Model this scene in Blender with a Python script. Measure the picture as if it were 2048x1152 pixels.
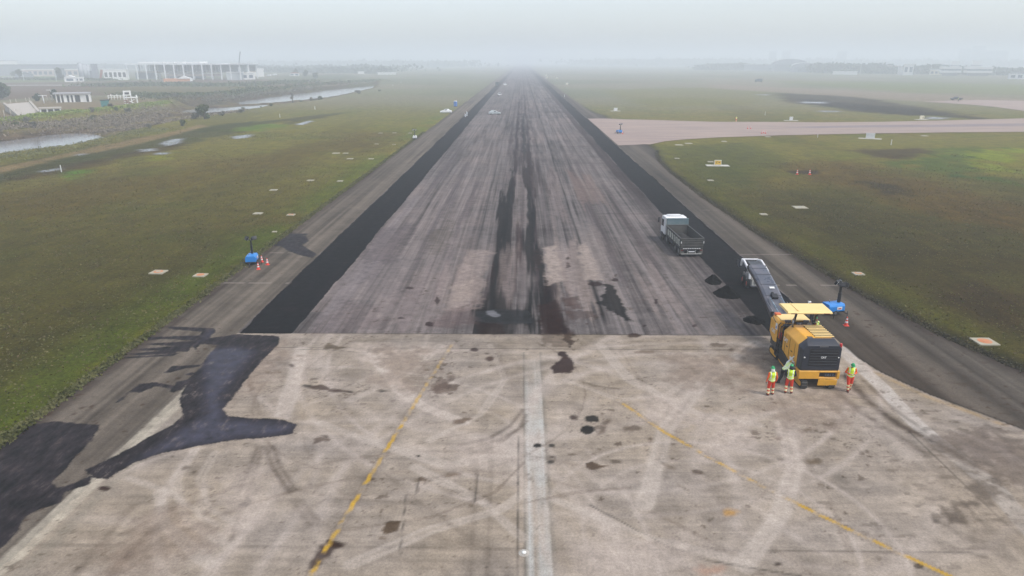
import bpy, bmesh, math, random
import numpy as np
from mathutils import Vector, Matrix

S = bpy.context.scene
for o in list(bpy.data.objects):
    bpy.data.objects.remove(o)
C = S.collection
RAD = math.radians
rnd = random.Random(7)
nrs = np.random.RandomState(11)

# ------------------------------------------------------------------ camera
CH, CF = 18.5, 1365.3                       # metres above the runway, focal length in photo pixels
CP = math.atan((576 - 121) / CF)            # pitch below the horizon
CW = math.atan(19 / CF * math.cos(CP))      # yaw to the left of the runway axis
cam = bpy.data.cameras.new("camera")
cam.sensor_width = 36.0
cam.lens = CF * 36.0 / 2048
cam.clip_start = 0.5
cam.clip_end = 20000
cob = bpy.data.objects.new("camera", cam)
C.objects.link(cob)
cob.location = (0, 0, CH)
cob.rotation_euler = (math.pi / 2 - CP, 0, CW)
S.camera = cob

# ------------------------------------------------------------------ sky, sun, exposure
SUN_EL, SUN_AZ = RAD(58), RAD(118)          # azimuth clockwise from +Y
wd = bpy.data.worlds.new("World")
S.world = wd
wd.use_nodes = True
wn = wd.node_tree
bgn = wn.nodes["Background"]
sky = wn.nodes.new("ShaderNodeTexSky")
sky.sky_type = 'NISHITA'
sky.sun_disc = False
sky.sun_elevation = SUN_EL
sky.sun_rotation = SUN_AZ
sky.air_density = 1.0
sky.dust_density = 2.0
sky.ozone_density = 2.5
hsv = wn.nodes.new("ShaderNodeHueSaturation")   # thin overcast: the same sky, paler
hsv.inputs["Saturation"].default_value = 0.5
wn.links.new(sky.outputs[0], hsv.inputs["Color"])
wn.links.new(hsv.outputs[0], bgn.inputs[0])
bgn.inputs[1].default_value = 0.15
sl = bpy.data.lights.new("sun", 'SUN')
sl.energy = 1.45
sl.angle = RAD(10)
sl.color = (1.0, 0.95, 0.88)
so = bpy.data.objects.new("sun", sl)
C.objects.link(so)
sd = Vector((math.sin(SUN_AZ) * math.cos(SUN_EL), math.cos(SUN_AZ) * math.cos(SUN_EL), math.sin(SUN_EL)))
so.rotation_euler = sd.to_track_quat('Z', 'Y').to_euler()
so.location = (60, -40, 90)
S.view_settings.view_transform = 'Standard'
S.view_settings.look = 'None'
S.view_settings.exposure = 0.65
S.view_settings.gamma = 1.0
S.cycles.volume_bounces = 3
S.cycles.max_bounces = 8
S.cycles.diffuse_bounces = 3
S.cycles.transparent_max_bounces = 12
S.cycles.use_denoising = True

# ------------------------------------------------------------------ photo pixel -> point on a level plane
_R = np.array([math.cos(CW), math.sin(CW), 0.0])
_f = np.array([-math.sin(CW) * math.cos(CP), math.cos(CW) * math.cos(CP), -math.sin(CP)])
_U = np.cross(_R, _f)
def G(px, py, z=0.0):
    d = _f + _R * (px - 1024) / CF + _U * (576 - py) / CF
    t = (z - CH) / d[2]
    return float(d[0] * t), float(d[1] * t)
def GP(pts, z=0.0):
    return np.array([G(p[0], p[1], z) for p in pts])

# ------------------------------------------------------------------ numpy noise
def _hash(ix, iy, seed):
    h = (ix.astype(np.int64) * 374761393 + iy.astype(np.int64) * 668265263 + seed * 144269) & 0x7fffffff
    h = ((h ^ (h >> 13)) * 1274126177) & 0x7fffffff
    h = (h ^ (h >> 16)) & 0xffff
    return h / 65535.0
def vnoise(x, y, seed=0):
    ix, iy = np.floor(x), np.floor(y)
    fx, fy = x - ix, y - iy
    fx = fx * fx * (3 - 2 * fx); fy = fy * fy * (3 - 2 * fy)
    ix = ix.astype(np.int64); iy = iy.astype(np.int64)
    a = _hash(ix, iy, seed); b = _hash(ix + 1, iy, seed)
    c = _hash(ix, iy + 1, seed); d = _hash(ix + 1, iy + 1, seed)
    return (a * (1 - fx) + b * fx) * (1 - fy) + (c * (1 - fx) + d * fx) * fy
def fbm(x, y, seed=0, oct=4):
    s = np.zeros_like(x, dtype=float); a = 0.5; n = 0
    for i in range(oct):
        s += a * vnoise(x * 2 ** i + 17.3 * i, y * 2 ** i - 9.1 * i, seed + i); n += a; a *= 0.5
    return s / n
def sstep(a, b, x):
    t = np.clip((x - a) / (b - a), 0, 1)
    return t * t * (3 - 2 * t)
def sd_poly(P, x, y):
    """signed distance, negative inside"""
    d = np.full(x.shape, 1e18); ins = np.zeros(x.shape, bool)
    n = len(P)
    for i in range(n):
        ax, ay = P[i]; bx, by = P[(i + 1) % n]
        ex, ey = bx - ax, by - ay
        wx, wy = x - ax, y - ay
        t = np.clip((wx * ex + wy * ey) / max(ex * ex + ey * ey, 1e-12), 0, 1)
        d = np.minimum(d, (wx - ex * t) ** 2 + (wy - ey * t) ** 2)
        c = ((ay > y) != (by > y))
        if ey != 0:
            ins ^= c & (x < ax + (y - ay) * ex / ey)
    d = np.sqrt(d)
    return np.where(ins, -d, d)
def sd_line(P, x, y):
    d = np.full(x.shape, 1e18)
    for i in range(len(P) - 1):
        ax, ay = P[i]; bx, by = P[i + 1]
        ex, ey = bx - ax, by - ay
        wx, wy = x - ax, y - ay
        t = np.clip((wx * ex + wy * ey) / max(ex * ex + ey * ey, 1e-12), 0, 1)
        d = np.minimum(d, (wx - ex * t) ** 2 + (wy - ey * t) ** 2)
    return np.sqrt(d)
def lin(r, g, b):
    f = lambda c: (c / 255 / 12.92) if c < 10 else ((c / 255 + 0.055) / 1.055) ** 2.4
    return np.array([f(r), f(g), f(b)])

# ------------------------------------------------------------------ objects and tags
def tag(o, label=None, cat=None, group=None, kind=None):
    if label: o["label"] = label
    if cat: o["category"] = cat
    if group: o["group"] = group
    if kind: o["kind"] = kind
    return o
def empty(name, loc=(0, 0, 0), rz=0.0, label=None, cat=None, group=None):
    o = bpy.data.objects.new(name, None)
    C.objects.link(o)
    o.location = loc; o.rotation_euler = (0, 0, rz); o.empty_display_size = 0.3
    return tag(o, label, cat, group)
def link_mesh(name, me, parent=None):
    o = bpy.data.objects.new(name, me)
    C.objects.link(o)
    if parent is not None: o.parent = parent
    return o
def copy_tree(o, parent=None):
    c = o.copy(); C.objects.link(c)
    if parent is not None: c.parent = parent
    for ch in list(o.children): copy_tree(ch, c)
    return c

# ------------------------------------------------------------------ materials
class NT:
    def __init__(s, name):
        s.m = bpy.data.materials.new(name); s.m.use_nodes = True
        s.t = s.m.node_tree; s.b = s.t.nodes["Principled BSDF"]
        s.out = s.t.nodes["Material Output"]
    def n(s, typ, **kw):
        nd = s.t.nodes.new("ShaderNode" + typ)
        for k, v in kw.items():
            if k == 'inp':
                for a, b in v.items():
                    if isinstance(b, bpy.types.NodeSocket): s.t.links.new(b, nd.inputs[a])
                    else: nd.inputs[a].default_value = b
            else: setattr(nd, k, v)
        return nd
    def link(s, a, b): s.t.links.new(a, b)
    def math(s, op, a, b=0.0, c=0.0, clamp=False):
        nd = s.n("Math", operation=op, use_clamp=clamp)
        for i, v in enumerate((a, b, c)):
            if isinstance(v, bpy.types.NodeSocket): s.link(v, nd.inputs[i])
            else: nd.inputs[i].default_value = v
        return nd.outputs[0]
    def noise(s, vec, scale, detail=4, rough=0.55, out=0):
        nd = s.n("TexNoise", inp={"Scale": scale, "Detail": detail, "Roughness": rough})
        if vec is not None: s.link(vec, nd.inputs["Vector"])
        return nd.outputs[out]
    def mapr(s, v, a, b, c, d):
        nd = s.n("MapRange", inp={0: v, 1: a, 2: b, 3: c, 4: d}); return nd.outputs[0]
    def mixc(s, f, a, b, mode='MIX'):
        nd = s.n("Mix", data_type='RGBA', blend_type=mode)
        for i, v in ((0, f), (6, a), (7, b)):
            if isinstance(v, bpy.types.NodeSocket): s.link(v, nd.inputs[i])
            elif i == 0: nd.inputs[0].default_value = v
            else: nd.inputs[i].default_value = (v[0], v[1], v[2], 1)
        return nd.outputs[2]
    def scaled(s, vec, sc):
        nd = s.n("VectorMath", operation='MULTIPLY'); s.link(vec, nd.inputs[0]); nd.inputs[1].default_value = sc
        return nd.outputs[0]
_mc = {}
def mat(name, col, rough=0.5, metal=0.0, dirt=0.25, dscale=3.0, dcol=(0.06, 0.05, 0.04), spec=0.5, alpha=None, emit=None, bump=0.0):
    """painted / rubber / metal surface with a soft noise of grime"""
    if name in _mc: return _mc[name]
    N = NT(name)
    tc = N.n("TexCoord").outputs["Object"]
    a = N.noise(tc, dscale, 5, 0.6)
    f = N.math('MULTIPLY', N.mapr(a, 0.42, 0.75, 0.0, 1.0), dirt)
    N.link(N.mixc(f, col, dcol), N.b.inputs["Base Color"])
    N.link(N.mapr(a, 0.3, 0.7, max(rough - 0.08, 0.02), min(rough + 0.12, 1)), N.b.inputs["Roughness"])
    N.b.inputs["Metallic"].default_value = metal
    N.b.inputs["Specular IOR Level"].default_value = spec
    if bump:
        bp = N.n("Bump", inp={"Strength": bump, "Distance": 0.02, "Height": N.noise(tc, dscale * 8, 4)})
        N.link(bp.outputs[0], N.b.inputs["Normal"])
    if emit: N.b.inputs["Emission Color"].default_value = (*col, 1); N.b.inputs["Emission Strength"].default_value = emit
    _mc[name] = N.m
    return N.m

# ------------------------------------------------------------------ grids
def grid_mesh(name, X, Y, Z, cols=None, floats=None, material=None, kind='structure'):
    ny, nx = X.shape
    me = bpy.data.meshes.new(name)
    co = np.stack([X, Y, Z], -1).reshape(-1, 3)
    idx = np.arange(ny * nx).reshape(ny, nx)
    q = np.stack([idx[:-1, :-1], idx[:-1, 1:], idx[1:, 1:], idx[1:, :-1]], -1).reshape(-1, 4)
    me.vertices.add(len(co)); me.vertices.foreach_set("co", co.ravel().astype(np.float32))
    me.loops.add(q.size); me.loops.foreach_set("vertex_index", q.ravel().astype(np.int32))
    me.polygons.add(len(q))
    me.polygons.foreach_set("loop_start", np.arange(0, q.size, 4, dtype=np.int32))
    me.polygons.foreach_set("use_smooth", np.ones(len(q), dtype=bool))
    me.update(calc_edges=True)
    for k, v in (cols or {}).items():
        a = me.attributes.new(k, 'FLOAT_COLOR', 'POINT')
        a.data.foreach_set("color", np.concatenate([v.reshape(-1, 3), np.ones((len(co), 1))], 1).ravel().astype(np.float32))
    for k, v in (floats or {}).items():
        a = me.attributes.new(k, 'FLOAT', 'POINT')
        a.data.foreach_set("value", v.ravel().astype(np.float32))
    if material: me.materials.append(material)
    o = link_mesh(name, me)
    o["kind"] = kind
    return o


HAZE_D, HAZE_T = 0.00105, 62.0   # air: density per metre, top
# ================================================================== PAVEMENT
# base colour of a surface that looks (r, g, b) in the photo at a distance d: undo the light level and the haze in between
LIT, AIR = np.array([1.52, 1.52, 1.55]), np.array([0.65, 0.71, 0.77])
def inv(r, g, b, d):
    T = math.exp(-HAZE_D * d)
    return np.clip((lin(r, g, b) - (1 - T) * AIR) / (T * LIT), 0.005, 0.8)
def A(r, g, b): return inv(r, g, b, 58.0)
RXL, RXR, MIDX = -20.2, 22.05, 0.8
Y0 = 17.0
ys = [Y0]
while ys[-1] < 4200:
    y = ys[-1]
    ys.append(y + (0.1 if y < 72 else max(0.1, (y - 72) * 0.004 + 0.1) if y < 260 else y * 0.02))
ys = np.array(ys)
def edge_l(y): return -26.25 + 0.5 * (fbm(y * 0.25, y * 0 + 3, 5, 3) - 0.5)
_er = np.array([(15, 36.5), (24, 35.5), (32, 33.8), (39.2, 31.5), (46, 29.6), (55.7, 28.15), (75, 26.6), (95, 25.8), (120, 25.9), (133, 26.6), (143, 27.8), (150, 29.2), (250, 29.2), (262, 27), (290, 26), (5000, 26)])
def edge_r(y): return np.interp(y, _er[:, 0], _er[:, 1]) + 0.5 * (fbm(y * 0.25, y * 0 + 8, 6, 3) - 0.5)

def blend(col, a, c): col[:] = col * (1 - a[..., None]) + np.asarray(c) * a[..., None]

# flat marks traced on the ground: (photo polygon, albedo, strength, edge softness in m, raggedness in m)
TAN = A(178, 164, 152)
BLOTS = []
def blot(pts, c, a=1.0, soft=0.12, rag=0.25, wet=0.0, st=0): BLOTS.append((GP(pts), A(*c), a, soft, rag, wet, st))
def oval(cx, cy, rx, ry, c, a=1.0, soft=0.12, rag=0.3, tilt=0.0, wet=0.0):
    p = []
    for k in range(14):
        t = k / 14 * 2 * math.pi
        u, v = rx * math.cos(t), ry * math.sin(t)
        p.append((cx + u * math.cos(tilt) - v * math.sin(tilt), cy + u * math.sin(tilt) + v * math.cos(tilt)))
    blot(p, c, a, soft, rag, wet)
BLK, BRN, DRK = (40, 39, 44), (88, 74, 64), (66, 58, 56)
# --- old runway, around the centre line: long planed-off streaks
for x0, x1, ya, yb, c, al in ((-2.75, -1.75, 46.5, 100, (42, 40, 44), 0.92), (-1.9, -1.0, 58, 124, (50, 46, 50), 0.85), (0.45, 1.75, 47, 128, (44, 41, 44), 0.92), (1.4, 2.15, 46.5, 70, (58, 52, 54), 0.85), (2.0, 3.3, 45.2, 57, (66, 58, 58), 0.8), (-3.4, -2.6, 46, 62, (72, 66, 68), 0.6), (-0.55, -0.15, 52, 96, (70, 62, 64), 0.7),
        (0.3, 1.0, 104, 260, (60, 56, 60), 0.8), (-1.5, -0.8, 106, 330, (66, 62, 67), 0.75), (1.4, 1.9, 110, 420, (66, 62, 67), 0.7), (-0.2, 0.25, 130, 420, (72, 68, 73), 0.6), (-3.0, -2.4, 140, 380, (84, 80, 84), 0.5), (2.7, 3.2, 120, 420, (80, 76, 80), 0.5), (-2.4, -1.9, 110, 170, (92, 86, 90), 0.45), (3.4, 4.3, 46, 64, (88, 78, 78), 0.5), (-4.2, -3.5, 46, 58, (84, 76, 76), 0.5),
        (6.25, 6.7, 46.5, 58, (48, 44, 47), 0.9), (-7.4, -6.8, 50, 110, (104, 97, 100), 0.5), (-10.5, -9.6, 55, 130, (106, 100, 104), 0.45), (8.6, 9.5, 55, 120, (100, 93, 96), 0.5), (12.6, 13.6, 60, 130, (104, 96, 98), 0.45), (-14.0, -13.2, 60, 150, (108, 102, 106), 0.4), (10.4, 11.0, 80, 170, (96, 90, 94), 0.45)):
    BLOTS.append((np.array([(x0, ya), (x1, ya), (x1, yb), (x0, yb)]), A(*c), al, 0.22, 0.42, 0.0, 1))
for x0, x1, ya, yb, c, al in ((-1.75, -0.6, 47, 66, (158, 144, 140), 0.45), (3.2, 5.9, 52, 72, (168, 154, 148), 0.55), (-7.0, -4.7, 52, 62, (164, 150, 146), 0.5), (6.9, 8.4, 50, 75, (152, 142, 138), 0.45), (-12.0, -8.5, 48, 58, (150, 138, 138), 0.4), (-15.8, -14.2, 50, 100, (150, 142, 144), 0.45), (10.2, 12.6, 50, 60, (158, 146, 142), 0.5), (4.0, 6.0, 80, 120, (150, 138, 136), 0.4), (14.2, 15.6, 48, 70, (150, 142, 138), 0.4), (8.0, 12.0, 95, 118, (150, 130, 122), 0.35)):
    BLOTS.append((np.array([(x0, ya), (x1, ya), (x1, yb), (x0, yb)]), A(*c), al, 0.35, 0.55, 0.0, 1))
blot([(945, 618), (985, 600), (1060, 612), (1100, 618), (1140, 655), (1130, 668), (950, 668), (955, 640)], (58, 54, 56), 0.85, 0.25, 0.5, st=1)
blot([(1028, 316), (1055, 306), (1060, 330), (1096, 352), (1096, 380), (1052, 384), (1040, 350)], (84, 78, 80), 0.55, 0.4, 0.9, st=1)
blot([(950, 622), (1010, 618), (1062, 622), (1062, 645), (1000, 650), (950, 640)], (44, 46, 52), 0.85, 0.2, 0.4, wet=0.8)
blot([(975, 622), (985, 622), (1000, 630), (990, 634), (975, 628)], (150, 150, 156), 0.6, 0.1, 0.3)  # pale reflection in the puddle, painted as a colour patch
blot([(952, 646), (1006, 646), (1008, 668), (950, 670)], (68, 64, 62), 0.85, 0.15, 0.3)
blot([(1078, 612), (1110, 600), (1146, 668), (1078, 668)], (72, 64, 62), 0.75, 0.25, 0.5)
blot([(1120, 640), (1150, 690), (1140, 694), (1128, 680)], (66, 58, 54), 0.8, 0.1, 0.4)
blot([(1207, 568), (1228, 572), (1240, 596), (1264, 640), (1248, 641), (1222, 622), (1190, 606), (1205, 598)], (52, 50, 54), 0.9, 0.12, 0.45)
blot([(1128, 596), (1155, 594), (1164, 618), (1140, 616)], (96, 84, 82), 0.7, 0.2, 0.5)
blot([(1128, 622), (1180, 622), (1200, 634), (1140, 640)], (90, 80, 78), 0.55, 0.2, 0.6)
oval(1190, 568, 14, 4, (70, 62, 60), 0.8)
oval(1135, 516, 6, 4, (80, 70, 70), 0.8); oval(1136, 530, 4, 6, (84, 74, 74), 0.7)
oval(1075, 520, 8, 22, (84, 76, 76), 0.5, 0.4, 0.8)
blot([(1085, 496), (1112, 492), (1128, 560), (1098, 570)], (178, 164, 156), 0.8, 0.3, 0.6)
blot([(1155, 488), (1172, 486), (1206, 560), (1168, 560)], (178, 164, 156), 0.75, 0.3, 0.6)
blot([(930, 500), (980, 500), (968, 560), (952, 620), (890, 620), (912, 560)], (168, 154, 148), 0.6, 0.4, 1.0)
blot([(905, 575), (945, 560), (940, 600), (895, 610)], (172, 158, 150), 0.6, 0.4, 0.8)
blot([(870, 636), (950, 600), (940, 650), (860, 655)], (120, 106, 106), 0.5, 0.5, 1.0)
blot([(640, 640), (700, 600), (760, 620), (760, 655), (620, 668)], (120, 110, 112), 0.35, 0.7, 1.5)
blot([(720, 560), (790, 500), (830, 520), (790, 590), (720, 610)], (128, 122, 124), 0.35, 0.8, 1.5)
blot([(740, 460), (830, 450), (800, 520), (720, 530)], (100, 94, 98), 0.4, 0.8, 1.5)
blot([(860, 470), (905, 440), (895, 500), (850, 520)], (106, 100, 94), 0.4, 0.5, 1.2)
for (x, y, w, h) in ((820, 576, 7, 2.5), (858, 648, 6, 4), (803, 636, 7, 1.5), (874, 602, 3, 9), (1388, 652, 6, 3), (1288, 652, 5, 3), (1312, 604, 3, 5), (1232, 560, 6, 3)):
    oval(x, y, w, h, (70, 58, 56), 0.8, 0.08, 0.25)
# --- first metres of the concrete threshold
blot([(1080, 668), (1140, 668), (1150, 690), (1120, 695), (1085, 690)], (96, 84, 76), 0.5, 0.2, 0.7)
blot([(1106, 736), (1120, 722), (1122, 700), (1140, 716), (1152, 736), (1138, 746), (1112, 746)], (70, 60, 55), 0.92, 0.1, 0.4)
oval(1268, 671, 11, 4, (76, 66, 60), 0.85); oval(1288, 704, 18, 3, (120, 106, 96), 0.6)
blot([(648, 697), (655, 684), (672, 690), (696, 694), (676, 700)], (108, 98, 88), 0.8, 0.1, 0.3)
oval(583, 731, 7, 4, (74, 62, 56), 0.85)
blot([(606, 772), (640, 770), (660, 776), (712, 783), (710, 788), (660, 784), (620, 776)], (78, 66, 60), 0.75, 0.08, 0.3)
oval(614, 771, 10, 2.5, (48, 42, 42), 0.85); oval(702, 784, 10, 2.5, (60, 52, 48), 0.85); oval(768, 782, 9, 2.2, (60, 52, 48), 0.85)
blot([(855, 790), (880, 770), (920, 770), (900, 785), (860, 796)], (108, 94, 88), 0.7, 0.15, 0.8)
blot([(850, 780), (880, 757), (905, 752), (890, 772), (850, 788)], (112, 98, 92), 0.6, 0.2, 0.9)
blot([(905, 840), (930, 834), (946, 838), (925, 848), (905, 848)], (108, 94, 84), 0.85, 0.1, 0.3)
oval(948, 700, 7, 4, (72, 58, 52), 0.85); oval(980, 718, 6, 3, (80, 66, 60), 0.8); oval(972, 706, 6, 2, (72, 58, 52), 0.7)
oval(1185, 838, 13, 7, (58, 52, 52), 0.92, 0.06, 0.25); oval(1176, 860, 13, 8, (46, 42, 44), 0.95, 0.06, 0.2)
blot([(1200, 850), (1220, 838), (1214, 862), (1194, 872)], (104, 92, 86), 0.7, 0.15, 0.3)
oval(1268, 856, 18, 6, (104, 92, 84), 0.75, 0.15, 0.5); oval(1145, 836, 6, 3, (72, 62, 58), 0.85)
oval(1097, 820, 5, 2.5, (80, 68, 62), 0.8); oval(1128, 716, 5, 2, (84, 72, 66), 0.8); oval(1130, 862, 7, 3, (72, 62, 58), 0.0)
oval(1075, 891, 9, 4.5, (46, 42, 42), 0.95, 0.05, 0.12); oval(1104, 891, 6, 4, (60, 52, 50), 0.85, 0.06, 0.12)
oval(1102, 924, 6, 3, (58, 50, 48), 0.85, 0.06, 0.12); oval(1105, 914, 7, 2, (70, 62, 58), 0.75, 0.06, 0.1); oval(1148, 909, 9, 3, (96, 84, 76), 0.8)
blot([(1170, 926), (1184, 922), (1200, 930), (1222, 931), (1198, 938), (1180, 941), (1170, 934)], (98, 86, 78), 0.9, 0.05, 0.12)
oval(1232, 923, 6, 3, (100, 90, 82), 0.7); oval(1300, 880, 10, 10, (104, 90, 82), 0.75, 0.1, 0.35); oval(1035, 968, 3.5, 5, (50, 44, 42), 0.9, 0.04, 0.08)
oval(1394, 944, 9, 3, (96, 84, 76), 0.8, tilt=0.3); oval(1368, 976, 15, 4, (112, 102, 92), 0.8, tilt=0.45); oval(1335, 932, 14, 4, (126, 114, 104), 0.6, tilt=0.4)
blot([(760, 1062), (772, 1046), (800, 1042), (798, 1062), (780, 1070), (765, 1072)], (98, 86, 76), 0.92, 0.05, 0.15)
oval(765, 1076, 12, 4, (112, 96, 84), 0.75, 0.08, 0.2)
blot([(612, 1140), (630, 1105), (660, 1084), (688, 1088), (668, 1100), (650, 1118), (625, 1140)], (70, 58, 50), 0.8, 0.15, 0.5)
oval(672, 1088, 14, 6, (78, 68, 60), 0.9, 0.1, 0.2)
blot([(622, 876), (640, 872), (670, 876), (660, 882), (630, 886)], (100, 88, 82), 0.75, 0.1, 0.5)
oval(905, 949, 13, 4, (126, 112, 102), 0.8, 0.15, 0.3); oval(845, 962, 12, 3, (118, 104, 92), 0.8); oval(837, 912, 4, 2.5, (52, 44, 40), 0.9, 0.04, 0.08)
oval(1627, 924, 18, 8, (112, 100, 88), 0.85, 0.2, 0.4); oval(1675, 919, 10, 4, (122, 110, 98), 0.7, 0.1, 0.3)
oval(1612, 860, 14, 6, (110, 96, 86), 0.7, 0.2, 0.5); oval(1558, 877, 10, 4, (118, 100, 92), 0.7)
oval(1556, 1128, 7, 2.5, (74, 66, 60), 0.85, 0.05, 0.1); oval(1838, 1132, 8, 4, (80, 72, 66), 0.8, 0.05, 0.15)
oval(208, 977, 14, 6, (74, 64, 56), 0.92, 0.05, 0.1)
oval(488, 1010, 9, 4, (96, 90, 88), 0.85, 0.05, 0.12); oval(498, 998, 6, 5, (104, 98, 94), 0.7); oval(369, 936, 8, 3, (120, 110, 104), 0.7, tilt=-0.4)
oval(1464, 1026, 15, 6, (205, 158, 90), 0.7, 0.15, 0.4)
oval(1426, 1140, 26, 8, (170, 128, 106), 0.5, 0.2, 0.6)
oval(1440, 690, 16, 4, (110, 98, 90), 0.7, 0.1, 0.4); oval(1462, 697, 6, 5, (96, 84, 78), 0.8)
# right-hand oily smudges
blot([(1880, 1020), (1930, 985), (1965, 965), (2000, 975), (1985, 1000), (1960, 1030), (1905, 1055), (1875, 1045)], (84, 78, 76), 0.72, 0.4, 1.2)
blot([(1860, 870), (1930, 850), (2000, 870), (2090, 900), (2090, 1000), (2020, 960), (1960, 930), (1900, 900)], (112, 102, 98), 0.6, 0.7, 1.6)
blot([(1800, 950), (1900, 900), (2090, 1010), (2090, 1130), (1940, 1070)], (150, 138, 126), 0.4, 1.0, 2.0)
blot([(1760, 700), (1850, 720), (1840, 740), (1770, 726)], (70, 62, 58), 0.0)
# brighter worn patches of concrete
for p in ([(590, 715), (625, 705), (590, 800), (560, 850), (545, 840)], [(735, 715), (770, 735), (830, 790), (920, 835), (880, 850), (800, 805)],
          [(1160, 1100), (1300, 1060), (1400, 1110), (1300, 1152), (1160, 1152)], [(930, 880), (1010, 880), (1000, 920), (900, 930)],
          [(1280, 790), (1400, 780), (1390, 850), (1280, 850)], [(1560, 850), (1600, 840), (1610, 900), (1580, 1000), (1560, 1000)], [(700, 690), (900, 690), (880, 720), (700, 720)],
          [(1400, 830), (1500, 830), (1520, 900), (1400, 920)], [(440, 960), (520, 940), (560, 1020), (470, 1100)]):
    blot(p, (202, 188, 178), 0.55, 0.7, 1.5)
for p in ([(1480, 690), (1560, 700), (1540, 780), (1470, 790)], [(470, 690), (580, 680), (560, 760), (460, 800)], [(760, 700), (860, 700), (840, 780), (760, 770)],
          [(250, 1060), (380, 1000), (420, 1060), (300, 1152), (200, 1152)], [(1340, 700), (1480, 720), (1460, 770), (1340, 760)], [(1540, 800), (1700, 790), (1690, 850), (1560, 850)]):
    blot(p, (158, 142, 130), 0.55, 0.9, 1.8)
# spilled tack coat, left of the threshold (wet, near black) and the dark corner
WETS = [GP(p) for p in (
    [(475, 668), (560, 672), (556, 690), (512, 735), (470, 790), (447, 818), (455, 832), (500, 836), (560, 838), (594, 848), (586, 868), (530, 876), (470, 880), (400, 892), (330, 905), (270, 925), (215, 958), (190, 958), (168, 940), (235, 910), (300, 872), (345, 850), (365, 830), (358, 800), (375, 760), (400, 735), (420, 705), (435, 690), (400, 688), (392, 700), (380, 690), (395, 676), (410, 655), (428, 656), (432, 664), (420, 676)],
    [(-160, 870), (0, 885), (60, 850), (110, 842), (200, 850), (185, 880), (150, 915), (130, 940), (105, 965), (115, 975), (160, 962), (186, 948), (180, 968), (130, 984), (125, 1004), (75, 1020), (45, 1040), (40, 1062), (0, 1100), (-160, 1150)],
    [(330, 653), (420, 656), (410, 664), (345, 659)], [(300, 674), (400, 671), (400, 682), (330, 678), (290, 681)], [(285, 688), (400, 681), (380, 693), (300, 690)], [(268, 698), (385, 690), (375, 704), (340, 702), (270, 701)],
    [(252, 708), (360, 698), (350, 707), (280, 711)], [(240, 715), (360, 706), (345, 712), (250, 717)],
    [(325, 747), (345, 732), (375, 731), (400, 729), (415, 722), (400, 733), (370, 737), (340, 745)], [(370, 748), (385, 744), (392, 748), (380, 751), (370, 751)],
    [(340, 782), (352, 763), (372, 760), (388, 752), (402, 738), (395, 752), (375, 768), (362, 780), (345, 786)], [(230, 806), (262, 780), (280, 768), (312, 764), (350, 772), (345, 778), (310, 773), (280, 786), (262, 784), (240, 804)],
    [(540, 492), (580, 470), (612, 472), (618, 482), (604, 490), (634, 508), (626, 516), (598, 510), (572, 500), (562, 492)], [(570, 467), (616, 467), (612, 471), (575, 471)])]
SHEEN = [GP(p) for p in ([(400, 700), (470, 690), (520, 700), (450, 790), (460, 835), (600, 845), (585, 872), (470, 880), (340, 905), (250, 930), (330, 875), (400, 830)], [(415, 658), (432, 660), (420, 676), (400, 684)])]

YELLOW = [GP([(600, 1190), (620, 1152), (690, 1035), (760, 920), (840, 790), (905, 688)]), GP([(1236, 800), (1290, 838), (1330, 865), (1500, 960), (1700, 1060), (1900, 1152), (2000, 1200)])]
WHITE = [GP([(1680, 697), (1760, 770), (1830, 846), (1990, 976), (2048, 1045), (2120, 1120)])]
WHITE_L = GP([(-60, 1180), (20, 1120), (120, 1025), (200, 950), (290, 868), (360, 800), (440, 715)])
TRACKS = [(GP(p), w, a) for p, w, a in (
    ([(1690, 752), (1740, 806), (1800, 850), (1860, 880), (1950, 930)], 0.32, 0.75), ([(1660, 770), (1715, 820), (1780, 862), (1840, 900)], 0.3, 0.45), ([(1725, 760), (1790, 820), (1850, 862)], 0.16, 0.4),
    ([(515, 895), (498, 940), (478, 985)], 0.14, 0.5), ([(524, 893), (512, 940), (486, 1010), (462, 1080)], 0.12, 0.45), ([(530, 893), (545, 935), (580, 985)], 0.14, 0.5), ([(545, 893), (562, 935), (592, 980)], 0.14, 0.5), ([(585, 1000), (620, 1050)], 0.16, 0.3), ([(602, 1000), (640, 1050)], 0.16, 0.25),
    ([(920, 890), (980, 876), (1020, 852), (1045, 820)], 0.14, 0.5), ([(940, 898), (1000, 880), (1040, 856), (1052, 830)], 0.16, 0.5), ([(965, 905), (1010, 880), (1052, 846)], 0.1, 0.4),
    ([(220, 1152), (262, 1100), (305, 1056)], 0.26, 0.55), ([(148, 1152), (190, 1100), (265, 1012)], 0.24, 0.35), ([(1160, 762), (1190, 772), (1240, 778)], 0.12, 0.5), ([(1240, 762), (1280, 758), (1310, 752)], 0.12, 0.25),
    ([(985, 700), (1005, 730), (1030, 770), (1048, 800)], 0.5, 0.22), ([(1000, 690), (1040, 740), (1120, 800), (1240, 850)], 0.4, 0.16), ([(820, 1000), (920, 1060), (1000, 1120)], 0.3, 0.14),
    ([(940, 1152), (955, 900)], 0.12, 0.22), ([(975, 1152), (985, 870)], 0.1, 0.22), ([(1240, 830), (1330, 900), (1450, 1000)], 0.8, 0.10), ([(1300, 700), (1400, 740), (1500, 760)], 0.5, 0.18),
    ([(730, 700), (700, 760), (690, 860), (720, 980)], 0.6, 0.12), ([(1440, 720), (1370, 800), (1340, 900)], 0.5, 0.12), ([(560, 700), (570, 760), (580, 860)], 0.5, 0.14))]
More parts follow.
